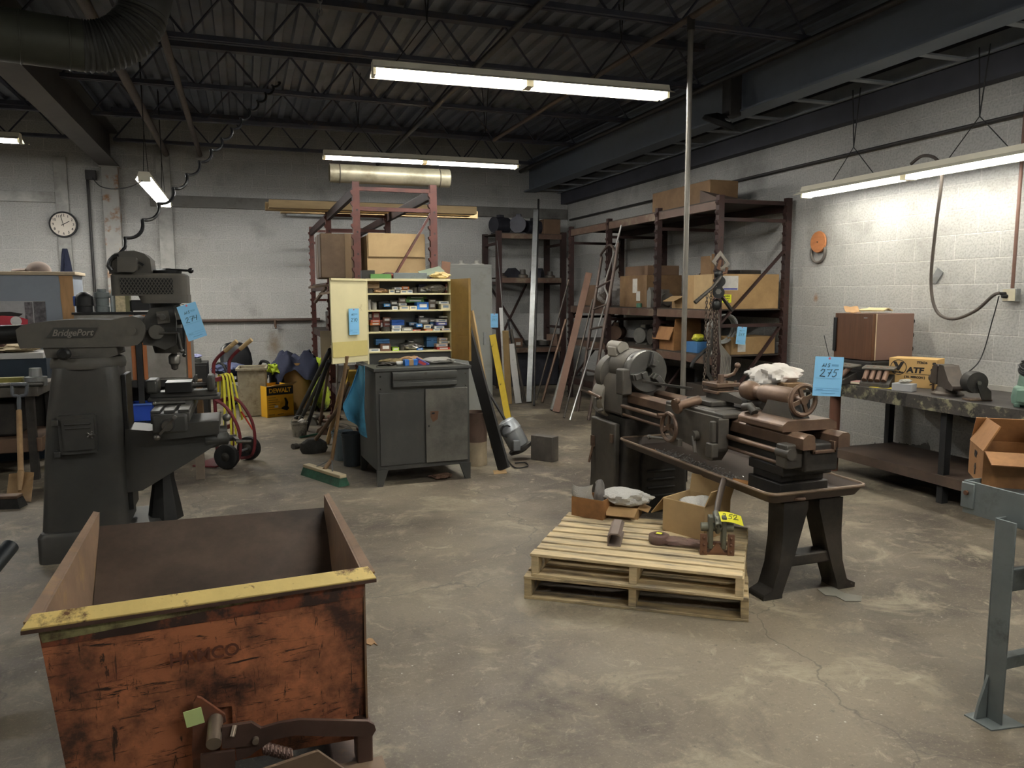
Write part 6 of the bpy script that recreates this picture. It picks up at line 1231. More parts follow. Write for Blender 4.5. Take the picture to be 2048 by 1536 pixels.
lean('grey_pipe','grey pipe leaning left of the brown plank, the upper end at the wall rack','pipe',(1104,822),(1170,590),dict(x=4.5),.03,0,m_j3,True)
lean('brown_plank','brown steel plank leaning on the wall rack','plank',(1112,826),(1178,548),dict(x=4.52),.09,.02,M('brown plank','#6f5344',.6,.1,.15,5))
lean('thin_pipe','thin pipe leaning far left of the brown plank','pipe',(1072,802),(1138,560),dict(x=4.5),.013,0,m_j1,True)
lean('brass_pipe','brownish pipe leaning between the thin pipe and the grey pipe','pipe',(1084,806),(1132,640),dict(x=4.45),.02,0,m_lr,True)
lean('dark_rod','dark rod leaning right of the brown plank','rod',(1128,836),(1186,600),dict(x=4.5),.012,0,m_j1,True)
pts=[P(1140,842,z=0)+Vector((0,0,.012)),P(1207,620,x=4.42),P(1215,592,x=4.46),P(1210,568,x=4.48),P(1228,505,x=4.53),P(1243,450,x=4.58)]
tag(MB().tube([pts[0]]+bez(pts[1:],6),.011,8).build('bent_conduit',M('shiny conduit','#c9c8c4',.3,.6,.05,5)),'shiny bent conduit leaning across the ladder','pipe')
t=thing('step_ladder','brown steel ladder with round rails leaning on the right wall rack','ladder',(0,0,0))
m_lad=M('brown ladder steel','#5d5049',.5,.3,.15,6)
ra0=P(1155,826,z=0)+Vector((0,0,.02)); rb0=P(1177,843,z=0)+Vector((0,0,.02)); ra1=P(1203,515,x=4.57); rb1=P(1237,486,x=4.50)
for nm,a,b in (('rail',ra0,ra1),('rail',rb0,rb1)): MB().cyl(a,b,.021,n=12).build(nm,m_lad,t)
for f in (.14,.27,.40,.53,.66,.8): MB().cyl(ra0.lerp(ra1,f),rb0.lerp(rb1,f*.985),.014,n=8).build('rung',m_lad,t)
MB().tube(bez([ra1,ra1+Vector((.0,.0,.05)),(ra1+rb1)/2+Vector((0,0,.07)),rb0.lerp(rb1,.94)],6),.016,8).build('top_hoop',m_lad,t)
# ================================================================ right of the dark cabinet
lean('black_plank','long black plank leaning against the right side of the dark cabinet','plank',(1008,943),(926,640),dict(y=6.9),.13,.025,M('black plank','#1f1d1c',.6,0,.2,4),face=(-.9,-.4,.2))
lean('tan_plank','tan board leaning behind the black plank beside the cream cabinet door','board',(990,900),(940,625),dict(y=7.3),.09,.02,m_lum,face=(-.9,-.4,.2))
q=P(955,934,z=0)
t=thing('steel_can','tall rusty steel can with a pale band right of the dark cabinet','can',(q.x+.02,q.y+.12,0))
MB().lathe([(.0,.01),(.105,.0),(.108,.02),(.105,.03),(.105,.22)],n=28).build('can_base',M('pale dusty band','#8d7f68',.7,0,.2,8),t); MB().lathe([(.105,.22),(.105,.48),(.109,.49),(.1,.49),(.098,.03),(.0,.025)],n=28).build('can_wall',M('rusty can','#5d4a3f',.6,.2,.25,6),t)
pb=P(1043,917,z=0)
t=thing('sump_pump','grey sump pump leaning on the floor beside the black plank','pump',(pb.x,pb.y,.0)); ax=(P(1018,862,y=pb.y+.05)-P(1043,908,y=pb.y)).normalized()
base=Vector((0,0,.085))
MB().lathe([(.05,-.02),(.115,.0),(.12,.03),(.095,.045)],base,ax,24).build('strainer',m_ld,t)
MB().lathe([(.095,.04),(.10,.06),(.10,.2),(.105,.205),(.105,.215)],base,ax,24).build('pump_body',M('grey pump paint','#77797a',.45,.2,.12,6),t)
MB().lathe([(.103,.215),(.10,.25),(.08,.31),(.05,.325),(.02,.33)],base,ax,24).build('pump_dome',M('bright dome','#a7abad',.35,.4,.15,12),t)
pt=P(948,735,y=6.95)-Vector((pb.x,pb.y,0)); MB().cyl(base+ax*.3,pt,.013,n=10).build('pipe',m_conduit,t)
MB().box(-.12,-.05,-.12,-.08,.1,.2).build('float_box',M('grey pump paint'),t,bevel=.008) 
tag(MB().tube([(pb.x-.16+.05*math.cos(i*.55),pb.y-.02+.02*math.sin(i*.3),.28+.055*math.sin(i*.55)) for i in range(40)],.007,6).build('pump_cord',m_black),'black cord coiled at the left side of the sump pump','cord')
fl=[P(1012,915,z=.01),P(1030,935,z=.01),P(1055,932,z=.01),P(1050,925,z=.01),P(1030,926,z=.01)]; tag(MB().tube(bez(fl,6),.006,6).build('floor_cable',m_black),'black cord lying on the floor before the sump pump','cord')
a=P(1075,920,z=0); b=P(1094,930,z=0)
t=MB().box(-.055,.055,-.12,.12,0,.235).build('stone_block',M('dark block','#55504a',.6,.1,.2,6,'#6d665c',.4,4,.1),None,loc=((a.x+b.x)/2+.06,(a.y+b.y)/2+.09,0),rot=(0,0,R(35)),bevel=.004); tag(t,'dark upright metal block standing alone on the floor','block')
bag('dirty_rag','dirty brown rag wad under the front right of the dark cabinet',(1.53,6.22,.001),.06,(1.3,.8,.35),m_j2,64,cat='rag',crease=.4)
# ================================================================ left of the dark cabinet: broom, mop, poles, buckets
t=thing('push_broom','wide push broom with green bristles and a cream block, its handle leaning on the cabinet','broom',(.585,6.51,0),math.atan2(-.54,.25))
m_gbr=M('green bristles','#3f6b54',.85,0,.25,60,'#2d3b32',.4,8,.2); m_cbl=M('cream block','#cbbb98',.7,0,.1,8)
MB().hexa([(-.31,-.055,0),(.31,-.055,0),(.31,.05,0),(-.31,.05,0)],[(-.30,-.035,.065),(.30,-.035,.065),(.30,.03,.065),(-.30,.03,.065)]).build('bristles',m_gbr,t)
MB().box(-.30,.30,-.035,.03,.065,.095).build('block',m_cbl,t,bevel=.006)
inv=(Matrix.Translation(t.location)@Euler(t.rotation_euler).to_matrix().to_4x4()).inverted()
top=inv@P(694,712,y=6.35); s0=inv@P(664,918,y=6.55); 
MB().cyl((0,0,.09),s0,.018,n=10).cyl(s0,top,.0155,n=10).build('handle',M('worn broom handle','#8f7352',.6,0,.15,6,'#5f5145',.4,3,.15),t)
for x in (-.13,.13): MB().cyl((x,0,.093),s0,.006,n=6).build('brace_rod',m_galv,t)
def pole(name,label,cat,b,tp,y,r_,m): 
    a=P(*b,z=0); q=P(*tp,y=y); return tag(MB().cyl((0,0,.012),q-a,r_,n=10).build(name,m,None,loc=a),label,cat)
t=thing('black_mop','black dust brush with a brown handle lying against the cabinet pile','broom',P(628,905,z=0))
b0=t.location; MB().loft([[(.13*math.cos(a)*s,.08*math.sin(a)*s,z_) for a in [2*PI*i/16 for i in range(16)]] for s,z_ in ((.9,0),(1.05,.04),(.95,.10),(.5,.14))]).build('brush_head',M('black fibres','#232220',.9,0,.3,40),t)
MB().cyl((0.0,0,.1),P(676,818,y=7.35)-b0,.02,n=10).cyl(P(676,818,y=7.35)-b0,P(697,765,y=7.2)-b0,.016,n=10).build('handle',M('brown handle','#6d5a48',.6,0,.2,6),t)
pole('wooden_stick','pale wooden stick leaning beside the broom handle','stick',(655,888),(694,735),7.2,.024,m_lum)
pole('black_pole','thick black pole leaning on the rack, leftmost','pole',(592,838),(660,700),8.4,.025,M('black pole','#2c2d2e',.5,.1,.15,8))
pole('black_pole','second black pole leaning just right of the leftmost','pole',(601,842),(662,718),8.3,.022,M('black pole'))
pole('black_pole','black pole standing in the small paint bucket','pole',(612,862),(657,722),8.2,.022,M('black pole'))
pole('brown_pole','brown pole leaning behind the black poles','pole',(640,850),(664,690),9.0,.018,M('brown handle'))
pole('white_pole','thin white rod leaning between rack and broom','rod',(672,850),(676,700),7.6,.01,m_wht)
def bucket(label,px,py,r0,r1,h_,m,content=None):
    q=P(px,py,z=0); t=thing('bucket',label,'bucket',q+Vector((0,r0*.8,0))); MB().lathe([(.0,.004),(r0,0),(r1,h_),(r1+.006,h_),(r1+.006,h_-.02),(r1-.004,h_-.002),(r0-.006,.01),(0,.012)],n=24).build('pail',m,t)
    MB().torus((0,0,h_*.86),r1*.985,.004,(0,0,1),24,6).build('rim_band',m,t); MB().torus((0,0,h_*.9),r1,.0025,(.25,1,.1),20,5,0,PI,2*PI).build('bail',m_galv,t); return t
bt=bucket('small splashed paint bucket on the floor before the rack','' and 0 or 600,874,.075,.088,.16,M('splashed pail','#8f897b',.6,0,.15,8,'#37342f',.45,7,.08))
bag('white_wad','white wad sticking out of the small paint bucket',bt.location+Vector((.03,-.02,.14)),.035,(1,1,.8),M('white rag'),71,cat='wad')
bucket('grey-blue pail beside the dark cabinet','' and 0 or 688,921,.085,.10,.27,M('blue grey pail','#7c8b93',.5,0,.1,6,'#4f565a',.4,6,.1))
bucket('dark grey pail between the pale pail and the cabinet','' and 0 or 707,933,.08,.095,.30,M('dark pail','#3f464b',.5,0,.1,6))
# blue towel hanging on the cabinet side
def tw(u,v):
    y=6.30+.25*v+.02*math.sin(6*u+3*v); w_=.025+.13*min(1,v*1.6)*(1-.35*max(0,v-.7)/.3)
    return (.93-.02-(1-u)*w_*1.1-.03*v*0+.018*math.sin(9*u+4*v)*v, 6.42+.05*math.sin(5*u)-.10*u, .98-.60*v*(1-.28*(1-u)*v)-.02*(1-u))
tag(MB().sheet(tw,12,18,.004).build('blue_towel',M('sky blue cloth','#468aab',.85,0,.12,9,'#2c4856',.38,5,.1)),'sky blue towel hanging at the left side of the dark cabinet','towel')
# floor scrap under the rack
rnd=random.Random(9)
sc_=[(620,800),(640,812),(612,822),(652,806),(636,838),(655,845),(622,850),(668,838),(600,895),(648,868)]
nm_=['small iron scrap under the rack by the box row','iron ring under the rack, next to the post','short round bar nearest the small paint bucket','rusty block scrap behind the rack foot','iron ring on the floor between poles and pails','round bar scrap at the foot of the broom pile','low angular scrap near the bucket','rusty ring near the pale pail','round bar end on the floor left of the mop','scrap block right above the mop']
for i,(px,py) in enumerate(sc_):
    q=P(px,py,z=0); m_=[m_j1,m_j2,m_j3,m_rb][i%4]
    if i%3==0: tag(MB().prism([(-.07,0),(.08,0),(.06,.06),(0,.1),(-.05,.07)],-.05,.05,lambda u,v,h:(u,h,v)).build('iron_scrap',m_,None,loc=q,rot=(0,0,i),bevel=.006),nm_[i],'scrap')
    elif i%3==1: tag(MB().torus((0,0,.03),.06,.028,(0,0,1),18,8).build('iron_scrap',m_,None,loc=q),nm_[i],'scrap')
    else: tag(MB().cyl((-.12,0,.022),(.1,0,.022),.022,n=12).cyl((.06,0,.03),(.11,0,.03),.03,n=12).build('iron_scrap',m_,None,loc=q,rot=(0,0,.5*i)),nm_[i],'scrap')
tag(MB().cyl((0,0,.012),(.45,.35,.012),.01,n=8).build('green_rod',M('green rod','#2f5d4a',.5),None,loc=P(600,877,z=0)),'thin dark green rod lying on the floor behind the mop','rod')
bag('clear_bag','crumpled clear bag in the scrap under the rack',P(650,792,z=0),.14,(1,1,.6),m_clear,72)
tag(MB().box(-.2,.2,-.15,.15,0,.16).build('brown_crate',M('brown steel crate','#5f4337',.6,.1,.2,6),None,loc=P(636,826,z=0)+Vector((.2,.3,0)),rot=(0,0,.2),bevel=.01),'brown steel crate under the rack behind the poles','crate')
tag(MB().box(-.12,.12,-.1,.1,0,.18).build('yellow_box',M('dull yellow box','#a88a34',.6,0,.12,6),None,loc=(1.25,9.3,.475)),'dull yellow box on the lowest rack shelf','box')
# ================================================================ row by the back wall
a=P(535,836,z=0); b=P(588,830,z=0); an=math.atan2(b.y-a.y,b.x-a.x); wd=(b-a).length
m_dw=M('yellow print carton','#eeb52e',.65,0,.04,3)
t=thing('yellow_carton','yellow and black power tool carton with open flap on the floor by the rack','box',a,an)
MB().box(0,wd,0,.006,0,.40).box(0,.006,.006,.42,0,.40).box(wd-.006,wd,.006,.42,0,.40).box(0,wd,.42,.426,0,.40).box(0,wd,0,.42,0,.006).build('carton_body',[m_dw],t)
MB().box(.001,wd-.001,-.0015,0,.285,.395).build('black_band',m_black,t); MB().box(wd,wd+.0015,.0,.42,.0,.40).build('side_face',M('dark olive print','#4a3f22',.65,0,.3,5),t)
text('brand_word','DEWALT',.078,m_dw,t,(wd*.5,-.002,.34),(PI/2,0,0),.0008,0,.003,sx=.95)
MB().hexa([(-.02,-.13,.41),(wd,-.13,.455),(wd,0,.40),(0,0,.40)],[(-.02,-.13,.415),(wd,-.13,.46),(wd,0,.405),(0,0,.405)]).build('flap',m_card2,t)
mb=MB()
for i in range(6): mb.box(.02,.02+.10+.03*(i%3),-.0016,-.0005,.25-.03*i,.255-.03*i)
mb.box(.02,.1,-.0016,-.0005,.03,.036).box(.14,.22,-.0016,-.0005,.03,.036); mb.build('small_print',m_pr,t)
MB().prism([(.19,.10),(.27,.07),(.30,.10),(.28,.13),(.29,.18),(.26,.24),(.235,.24),(.25,.18),(.24,.135),(.20,.12)],-.0016,-.0005,lambda u,v,h:(u,h,v)).build('tool_picture',m_pr,t)
MB().box(.10,.15,-.0018,-.0005,.12,.15).build('white_patch',col('white',COL['white']),t)
a=P(493,833,z=0); b=P(537,834,z=0)
t=thing('mottled_bin','tall open mottled cream steel bin between the chair and the yellow carton','bin',((a.x+b.x)/2-.04,10.52,0),R(-4))
mb_=M('mottled cream','#a39a83',.65,0,.18,9,'#776d58',.42,8,.1)
MB().hexa([(-.13,-.17,0),(.13,-.17,0),(.13,.25,0),(-.13,.25,0)],[(-.17,-.19,.012),(.17,-.19,.012),(.17,.27,.012),(-.17,.27,.012)]).build('bottom',mb_,t)
for (x0,x1,y0,y1) in ((-.17,.17,-.19,-.18),(-.17,.17,.26,.27),(-.17,-.16,-.18,.26),(.16,.17,-.18,.26)): MB().box(x0,x1,y0,y1,.012,.62).build('side',mb_,t)
MB().box(-.19,.19,-.21,-.19,.60,.63).box(-.19,-.17,-.19,.29,.60,.63).box(.17,.19,-.19,.29,.60,.63).box(-.17,.17,.27,.29,.6,.63).build('rim',mb_,t,bevel=.003)
q=P(594,808,z=0)
t=thing('fibre_drum','tan fibre drum almost covered with work clothes behind the yellow carton','drum',(.66,11.0,0))
MB().lathe([(.0,.0),(.24,.0),(.245,.02),(.24,.06),(.24,.60),(.25,.61),(.25,.64),(.0,.64)],n=32).build('drum',M('tan fibre','#b08a55',.75,0,.08,6),t)
def cloth(name,label,c,w_,d_,h_,m,seed,drop=.25,cat='jacket'):
    rnd=random.Random(seed); p=[rnd.uniform(0,6) for _ in range(6)]
    def f(u,v):
        x=(u-.5)*2; y=(v-.5)*2; r2=max(abs(x),abs(y)); k=max(0,r2-.55)/.45
        return (c[0]+x*w_*(1-.16*k)+.03*math.sin(7*v+p[0])+.012*math.sin(23*u+11*v), c[1]+y*d_*(1-.16*k)+.03*math.sin(8*u+p[1])+.012*math.sin(21*v-13*u), c[2]+h_*(.5+.5*math.sin(5*u+p[2])*math.sin(6*v+p[3])+.35*math.sin(13*u+p[4]+9*v)+.22*math.sin(24*u-17*v+p[5]))*(1-.5*k)-drop*k*(1+.35*math.sin(6*u+5*v+p[5])))
    return tag(MB().sheet(f,22,22,.008).build(name,m),label,cat)
m_navy=M('navy work cloth','#2b2f42',.9,0,.2,8); m_hv=M('hi-vis yellow cloth','#b9cf3a',.85,0,.12,10)
cloth('navy_jacket','dark navy work jacket thrown over the fibre drum',(.64,10.98,.67),.36,.36,.13,m_navy,1,.26)
cloth('hi_vis_vest','hi-vis yellow vest hanging off the right of the fibre drum',(.93,11.05,.62),.16,.26,.05,m_hv,2,.55,'vest')
cloth('black_coat','black coat hanging at the left of the fibre drum',(.38,10.93,.58),.10,.2,.05,m_black,3,.5,'coat')
cloth('yellow_sleeve','yellow hi-vis sleeve peeking out under the navy jacket',(.36,10.80,.60),.09,.08,.03,m_hv,4,.1,'sleeve')
cloth('hi_vis_jacket','crumpled yellow and dark jacket on the floor side of the rack behind the poles',(1.0,10.6,.40),.18,.2,.06,M('hi-vis mix','#a9b83a',.85,0,.15,5,'#2b2f36',.45,4,.08),5,.3)
# office chair
t=thing('office_chair','black leather office chair against the back wall behind the hand truck','chair',(-.10,11.55,0),R(20))
m_lea=M('black leather','#1b1c1e',.28,0,.15,6)
MB().loft([[(.23*s*math.cos(a)*1.0,.05+z_*.0+.035*math.sin(a)+oy,z_) for a in [2*PI*i/18 for i in range(18)]] for s,z_,oy in ((.5,.44,.0),(.9,.50,.02),(1,.60,.04),(.98,.72,.07),(.85,.82,.10),(.5,.88,.12),(.15,.895,.125))]).build('backrest',m_lea,t)
MB().loft([rr(-.25,.25,-.45,.04,.38,.08),rr(-.27,.27,-.47,.06,.42,.09),rr(-.25,.25,-.45,.04,.46,.08)]).build('seat',m_lea,t)
for s in (-1,1): MB().tube(bez([(s*.27,.02,.45),(s*.31,.02,.56),(s*.31,-.08,.615),(s*.31,-.3,.60),(s*.29,-.34,.48),(s*.26,-.3,.42)],5),.022,8).build('armrest',m_black,t)
MB().cyl((0,-.2,.1),(0,-.2,.38),.03,n=12).build('column',m_black,t)
for k in range(5): a=R(72*k); MB().bar((0,-.2,.11),(.28*math.cos(a),-.2+.28*math.sin(a),.07),.04,.03).cyl((.28*math.cos(a)-.015,-.2+.28*math.sin(a),.03),(.28*math.cos(a)+.015,-.2+.28*math.sin(a),.03),.03,n=12).build('base_leg',m_black,t)
q=P(425,760,y=11.2); bag('blue_cloth','blue-grey cloth heaped on the office chair seat',(-.22,11.25,.462),.17,(1.1,.8,.5),M('blue grey cloth','#4d5470',.9,0,.15,8),73,cat='cloth',crease=.35)
# low black cabinet with odds on it
q=P(393,790,y=10.6)
t=thing('black_cabinet','low black cabinet between the grey cabinet and the office chair','cabinet',(P(393,740,y=10.4).x,10.4,0)); zt_=P(393,726,y=10.4).z
MB().box(-.13,.13,0,.4,.0,zt_).build('body',m_black,t,bevel=.004); MB().box(-.12,.12,-.01,0,.05,zt_-.03).build('door',m_black,t,bevel=.003)
tag(MB().box(-.08,.08,0,.15,0,.05).build('flat_case',m_cab,None,loc=(P(388,720,y=10.45).x,10.45,zt_),bevel=.005),'flat grey case on the low black cabinet','case')
bag('lilac_cloth','folded lilac cloth on the flat grey case','' or (P(388,715,y=10.5).x,10.52,zt_+.051),.07,(1.1,.8,.4),M('lilac cloth','#8f92b5',.85,0,.1,8),74,cat='cloth')
carton('small_carton','small brown carton beside the mill vise behind the grey cabinet',(P(385,770,y=9.2).x,9.2,.0),0,.2,.2,.62,m_cardd,closed=True)
# hand truck
A_=P(443,944,z=0)+Vector((.05,.11,0)); B_=P(503,924,z=0)+Vector((-.02,.10,0)); ax_=(B_-A_); wl_=ax_.length; ax_.normalize(); nb=Vector((ax_.y,-ax_.x,0))
m_red=M('maroon paint','#6d2a2f',.45,.05,.15,6,'#4a2b2b',.36,5,.1)
t=thing('hand_truck','maroon hand truck with cream grips and yellow straps draped over it','hand truck',A_,math.atan2(ax_.y,ax_.x))
# local: x along the axle, -y towards the viewer's right (back of the truck), z up
for x in (.06,wl_-.06):
    MB().tube(bez([(x,.13,.05),(x,.13,.5),(x,.13,.88),(x,.10,.98),(x,.0,1.07),(x,-.04,1.10)],6),.016,8).build('rail',m_red,t)
    MB().cyl((x,.01,1.06),(x,-.11,1.15),.02,n=10).build('grip',M('cream grip','#c2a676',.6,0,.1,10),t)
    MB().tube(bez([(x,.13,.62),(x,.02,.55),(x,-.08,.38),(x,-.10,.20),(x,-.06,.06),(x,.05,.03)],6),.015,8).build('stair_skid',m_red,t)
for z_ in (.80,.60,.34,.12): MB().box(.05,wl_-.05,.115,.145,z_-.02,z_+.02).build('crossbar',m_red,t,bevel=.003)
MB().box(.02,wl_-.02,.13,.36,.004,.016).build('nose_plate',m_red,t)
MB().cyl((-.02,0,.115),(wl_+.02,0,.115),.012,n=8).build('axle',m_galv,t)
for x in (-.035,wl_-.02):
    o=MB().lathe([(.05,0),(.085,-.004),(.11,.002),(.115,.025),(.11,.05),(.085,.056),(.05,.052)],(x,0,.115),(1,0,0),28).build('wheel',m_black,t)
    MB().lathe([(.012,-.01),(.04,.0),(.06,.012),(.06,.04),(.012,.05)],(x,0,.115),(1,0,0),20).build('hub',m_ld,o)
m_str=M('yellow strap','#d6cc3f',.7,0,.1,12)
TM=Matrix.Translation(t.location)@Euler(t.rotation_euler).to_matrix().to_4x4()
lbl=['wide yellow strap draped over the hand truck crossbar, leftmost','yellow strap hanging second from the left on the hand truck','yellow strap hanging third from the left, reaching the wheel','yellow strap at the right looping out on the hand truck']
for i,(x,z1,sw) in enumerate(((.17,.28,-.05),(.23,.10,.0),(.28,.16,.03),(.33,.38,.10))):
    pts=[(x,.16,.62-.12*i*.5),(x,.15,.80),(x,.13,.835),(x,.10,.80),(x+sw*.4,.085,.6),(x+sw,.08,.4),(x+sw*.8,.085,z1)]
    pp_=bez(pts,5); mb=MB(); mb.X=TM
    vs=[]; fs=[]
    for p in pp_: vs+=[p+Vector((-.016,0,0)),p+Vector((.016,0,0)),p+Vector((.016,.004,.002)),p+Vector((-.016,.004,.002))]
    n=len(pp_); fs=[(4*k+j,4*k+(j+1)%4,4*k+4+(j+1)%4,4*k+4+j) for k in range(n-1) for j in range(4)]+[(0,1,2,3)[::-1],tuple(range(4*n-4,4*n))]
    mb.add(vs,fs,0,True); tag(mb.build('ratchet_strap',m_str),lbl[i],'strap','straps on the hand truck')
mb=MB(); mb.X=TM; tag(mb.bar((.40,.07,.46),(.47,.0,.28),.022,.012).build('red_lever',M('red handle','#c8432f',.5)),'red strap handle hanging beside the hand truck wheel','handle')
# ================================================================ grey cabinet behind the mill
m_gcab=M('grey cabinet with rust','#8d8a83',.6,.05,.12,4,'#77716a',.45,3,.1); m_or=M('orange primer','#a8683d',.6,0,.15,6)
GY=7.9; gx0,gx1=P(147,625,y=GY).x,P(379,640,y=GY).x; gt=P(260,624,y=GY).z; gb_=.76
t=thing('machine_cabinet','big grey steel cabinet with orange rust edges on a black stand behind the mill','cabinet',(gx0,GY,0)); gw=gx1-gx0
MB().box(0,gw,0,.45,gb_,gt-.02).build('body',m_gcab,t,bevel=.004); MB().box(-.015,gw+.01,-.015,.46,gt-.02,gt).build('cabinet_top',m_dark,t,bevel=.003)
for x0,x1 in ((.02,gw*.50),(gw*.58,gw-.05)): MB().box(x0,x1,-.01,0,gb_+.02,gt-.04).build('door',m_gcab,t,bevel=.003)
for x in (gw*.47,gw*.57,gw-.035): MB().box(x,x+.035,-.013,0,gb_+.01,gt-.03).build('orange_edge',m_or,t)
MB().box(gw*.512,gw*.565,-.03,-.01,.25,gt-.02).build('black_post',m_bleg,t,bevel=.003)
MB().box(-.01,gw+.02,-.02,.46,gb_-.06,gb_).build('stand_top',m_bleg,t)
for x in (.03,gw-.03):
    for y in (.03,.42): MB().box(x-.03,x+.03,y-.03,y+.03,0,gb_-.06).build('leg',m_bleg,t)
MB().box(.0,gw,.0,.45,.18,.20).build('lower_shelf',m_bleg,t); MB().box(.0,gw,.44,.45,.01,gb_-.06).build('dark_backing',m_bleg,t)  # added black rear sheet stands in for the shade under the cabinet
def on(px0,px1,py0,y): a=P(px0,py0,y=y); b=P(px1,py0,y=y); return (a.x+b.x)/2,(b.x-a.x)/2,a.z-gt
x,r_,h_=on(147,186,584,GY+.1)
t=thing('black_canister','black knobbly tool can with blue trim on the grey cabinet, leftmost','can',(x,GY+.12,gt)); MB().lathe([(r_*.85,0),(r_*.85,h_*.3),(r_,h_*.32),(r_*.95,h_*.75),(r_*.7,h_*.9),(r_*.3,h_)],n=14,smooth=False).build('can_body',m_black,t); MB().box(-r_*1.1,-r_*.8,-.03,.03,h_*.3,h_*.8).build('blue_clip',M('blue clip','#33508f',.5),t,bevel=.005)
x,r_,h_=on(186,218,578,GY+.1)
t=thing('grey_canister','grey stepped tool holder standing second on the grey cabinet','holder',(x,GY+.12,gt)); MB().lathe([(r_*.9,0),(r_*.9,h_*.25),(r_*.8,h_*.27),(r_*.85,h_*.6),(r_,h_*.62),(r_,h_*.85),(r_*.6,h_*.87),(r_*.6,h_)],n=24).build('holder_body',m_gb,t)
x,r_,h_=on(217,230,570,GY+.1); tag(MB().lathe([(r_,0),(r_,h_*.6),(r_*.5,h_*.8),(r_*.4,h_)],n=14).build('spray_bottle',M('clear bottle','#b9c3c2',.3,0,.15,30),None,loc=(x,GY+.14,gt)),'clear spray bottle between the grey holder and the speckled box','bottle')
x,r_,h_=on(231,259,585,GY+.1); t=thing('speckled_box','speckled cream box standing upright on the grey cabinet','box',(x,GY+.12,gt)); MB().box(-r_,r_*.4,-.06,.06,0,h_).build('box_front',M('speckled cream','#bfb18f',.7,0,.3,40),t); MB().box(r_*.4,r_,-.06,.06,0,h_).build('box_side',M('olive strip','#6d6a4d',.6),t)
x,r_,h_=on(262,300,600,GY+.1); tag(MB().box(-r_,r_,-.08,.1,0,h_).build('black_case',m_black,None,loc=(x,GY+.14,gt),bevel=.006),'black case on the grey cabinet behind the mill head','case')
tag(MB().box(-.07,.07,-.03,.03,0,.012).build('white_packet',col('white',COL['white']),None,loc=(P(283,622,y=GY+.0).x,GY+.03,gt)),'white packet lying in front of the black case on the grey cabinet','packet')
q=P(283,846,y=7.0)
t=thing('blue_bin','blue plastic tote bin on the lower shelf behind the mill','bin',(P(283,840,y=GY-.05).x,GY+.06,.2)); bh=.34
t.location.z=P(283,843,y=GY+.0).z; bz_=t.location.z; bh=P(283,806,y=GY).z-bz_
m_bb=M('blue plastic','#2447a8',.4,0,.08,6)
MB().hexa([(-.07,-.08,0),(.07,-.08,0),(.07,.1,0),(-.07,.1,0)],[(-.085,-.095,.012),(.085,-.095,.012),(.085,.115,.012),(-.085,.115,.012)]).build('bottom',m_bb,t)
for (x0,x1,y0,y1) in ((-.09,.09,-.1,-.094),(-.09,.09,.114,.12),(-.09,-.084,-.094,.114),(.084,.09,-.094,.114)): MB().box(x0,x1,y0,y1,.012,bh).build('side',m_bb,t)
MB().box(-.1,.1,-.112,-.1,bh-.015,bh).build('rim',M('blue rim','#5d7fd0',.4),t)
st_=MB().box(-.35,.35,-.2,.2,bz_-.03,bz_).build('shelf_plank',m_bleg,None,loc=(P(300,843,y=GY).x,GY+.1,0)); st_.parent=bpy.data.objects['machine_cabinet']; st_.location=(P(300,843,y=GY).x-gx0,.1,0)
bag('white_bottle','white plastic jug hung behind the mill column','' or (P(243,790,y=7.8).x,7.82,P(243,790,y=7.8).z),.09,(.6,.5,1.0),M('milky jug','#b9bcb8',.5,0,.05,5),75,cat='jug',crease=.1)
a=P(402,957,z=0); tag(MB().box(-.035,.035,-.035,.035,0,.42).build('wood_prop',M('grey wood prop','#6d6154',.75,0,.2,6),None,loc=a),'short grey wooden post on the floor under the mill knee','post')
# ================================================================ bench and boards at the left picture edge
BY=7.35; lb1=P(76,790,y=BY).x; bt_=P(40,775,y=BY).z
t=thing('left_bench','cluttered steel bench at the left picture edge behind the mill','bench',(lb1-1.6,BY,0))
MB().box(0,1.6,0,.75,bt_-.08,bt_).build('bench_top',m_lg,t,bevel=.004)
for x in (.05,1.53):
    for y in (.04,.7): MB().box(x-.03,x+.03,y-.03,y+.03,.0,bt_-.08).build('leg',m_ld,t)
MB().box(0,1.6,.02,.7,.24,.36).build('lower_rail',M('brown rail','#66503f',.65,0,.2,4),t,bevel=.006)
MB().box(.02,1.58,.70,.71,.36,bt_-.08).build('dark_backing',m_ld,t)
q=P(40,760,y=BY+.2)
tag(MB().lathe([(.085,0),(.085,.075),(.05,.08),(.045,.15),(.0,.15)],n=24).build('grey_roll',m_galv,None,loc=(P(73,775,y=BY+.12).x,BY+.12,bt_)),'short ribbed grey cylinder on the left bench end beside the mill','cylinder')
tag(MB().box(-.12,.12,-.05,.05,0,.07).build('olive_case',M('olive yellow','#7d7638',.6,0,.2,8),None,loc=(P(12,770,y=BY+.15).x,BY+.2,bt_),bevel=.006),'olive yellow case on the left bench','case')
tag(MB().cyl((-.3,0,.02),(.25,0,.02),.02,n=10).build('grey_bar',m_chk,None,loc=(P(20,778,y=BY+.05).x,BY+.04,bt_)),'grey bar lying along the left bench front edge','bar')
tag(MB().box(-.25,.35,0,.3,0,.3).build('dark_motor_box',m_ld,None,loc=(lb1-.55,BY+.15,.365),bevel=.02),'dark machine box under the left bench','box')
tag(MB().lathe([(.2,0),(.24,.05),(.24,.2),(.1,.26)],n=20).build('dark_tank',m_dark,None,loc=(lb1-1.15,BY+.35,.365)),'dark round tank under the left bench','tank')
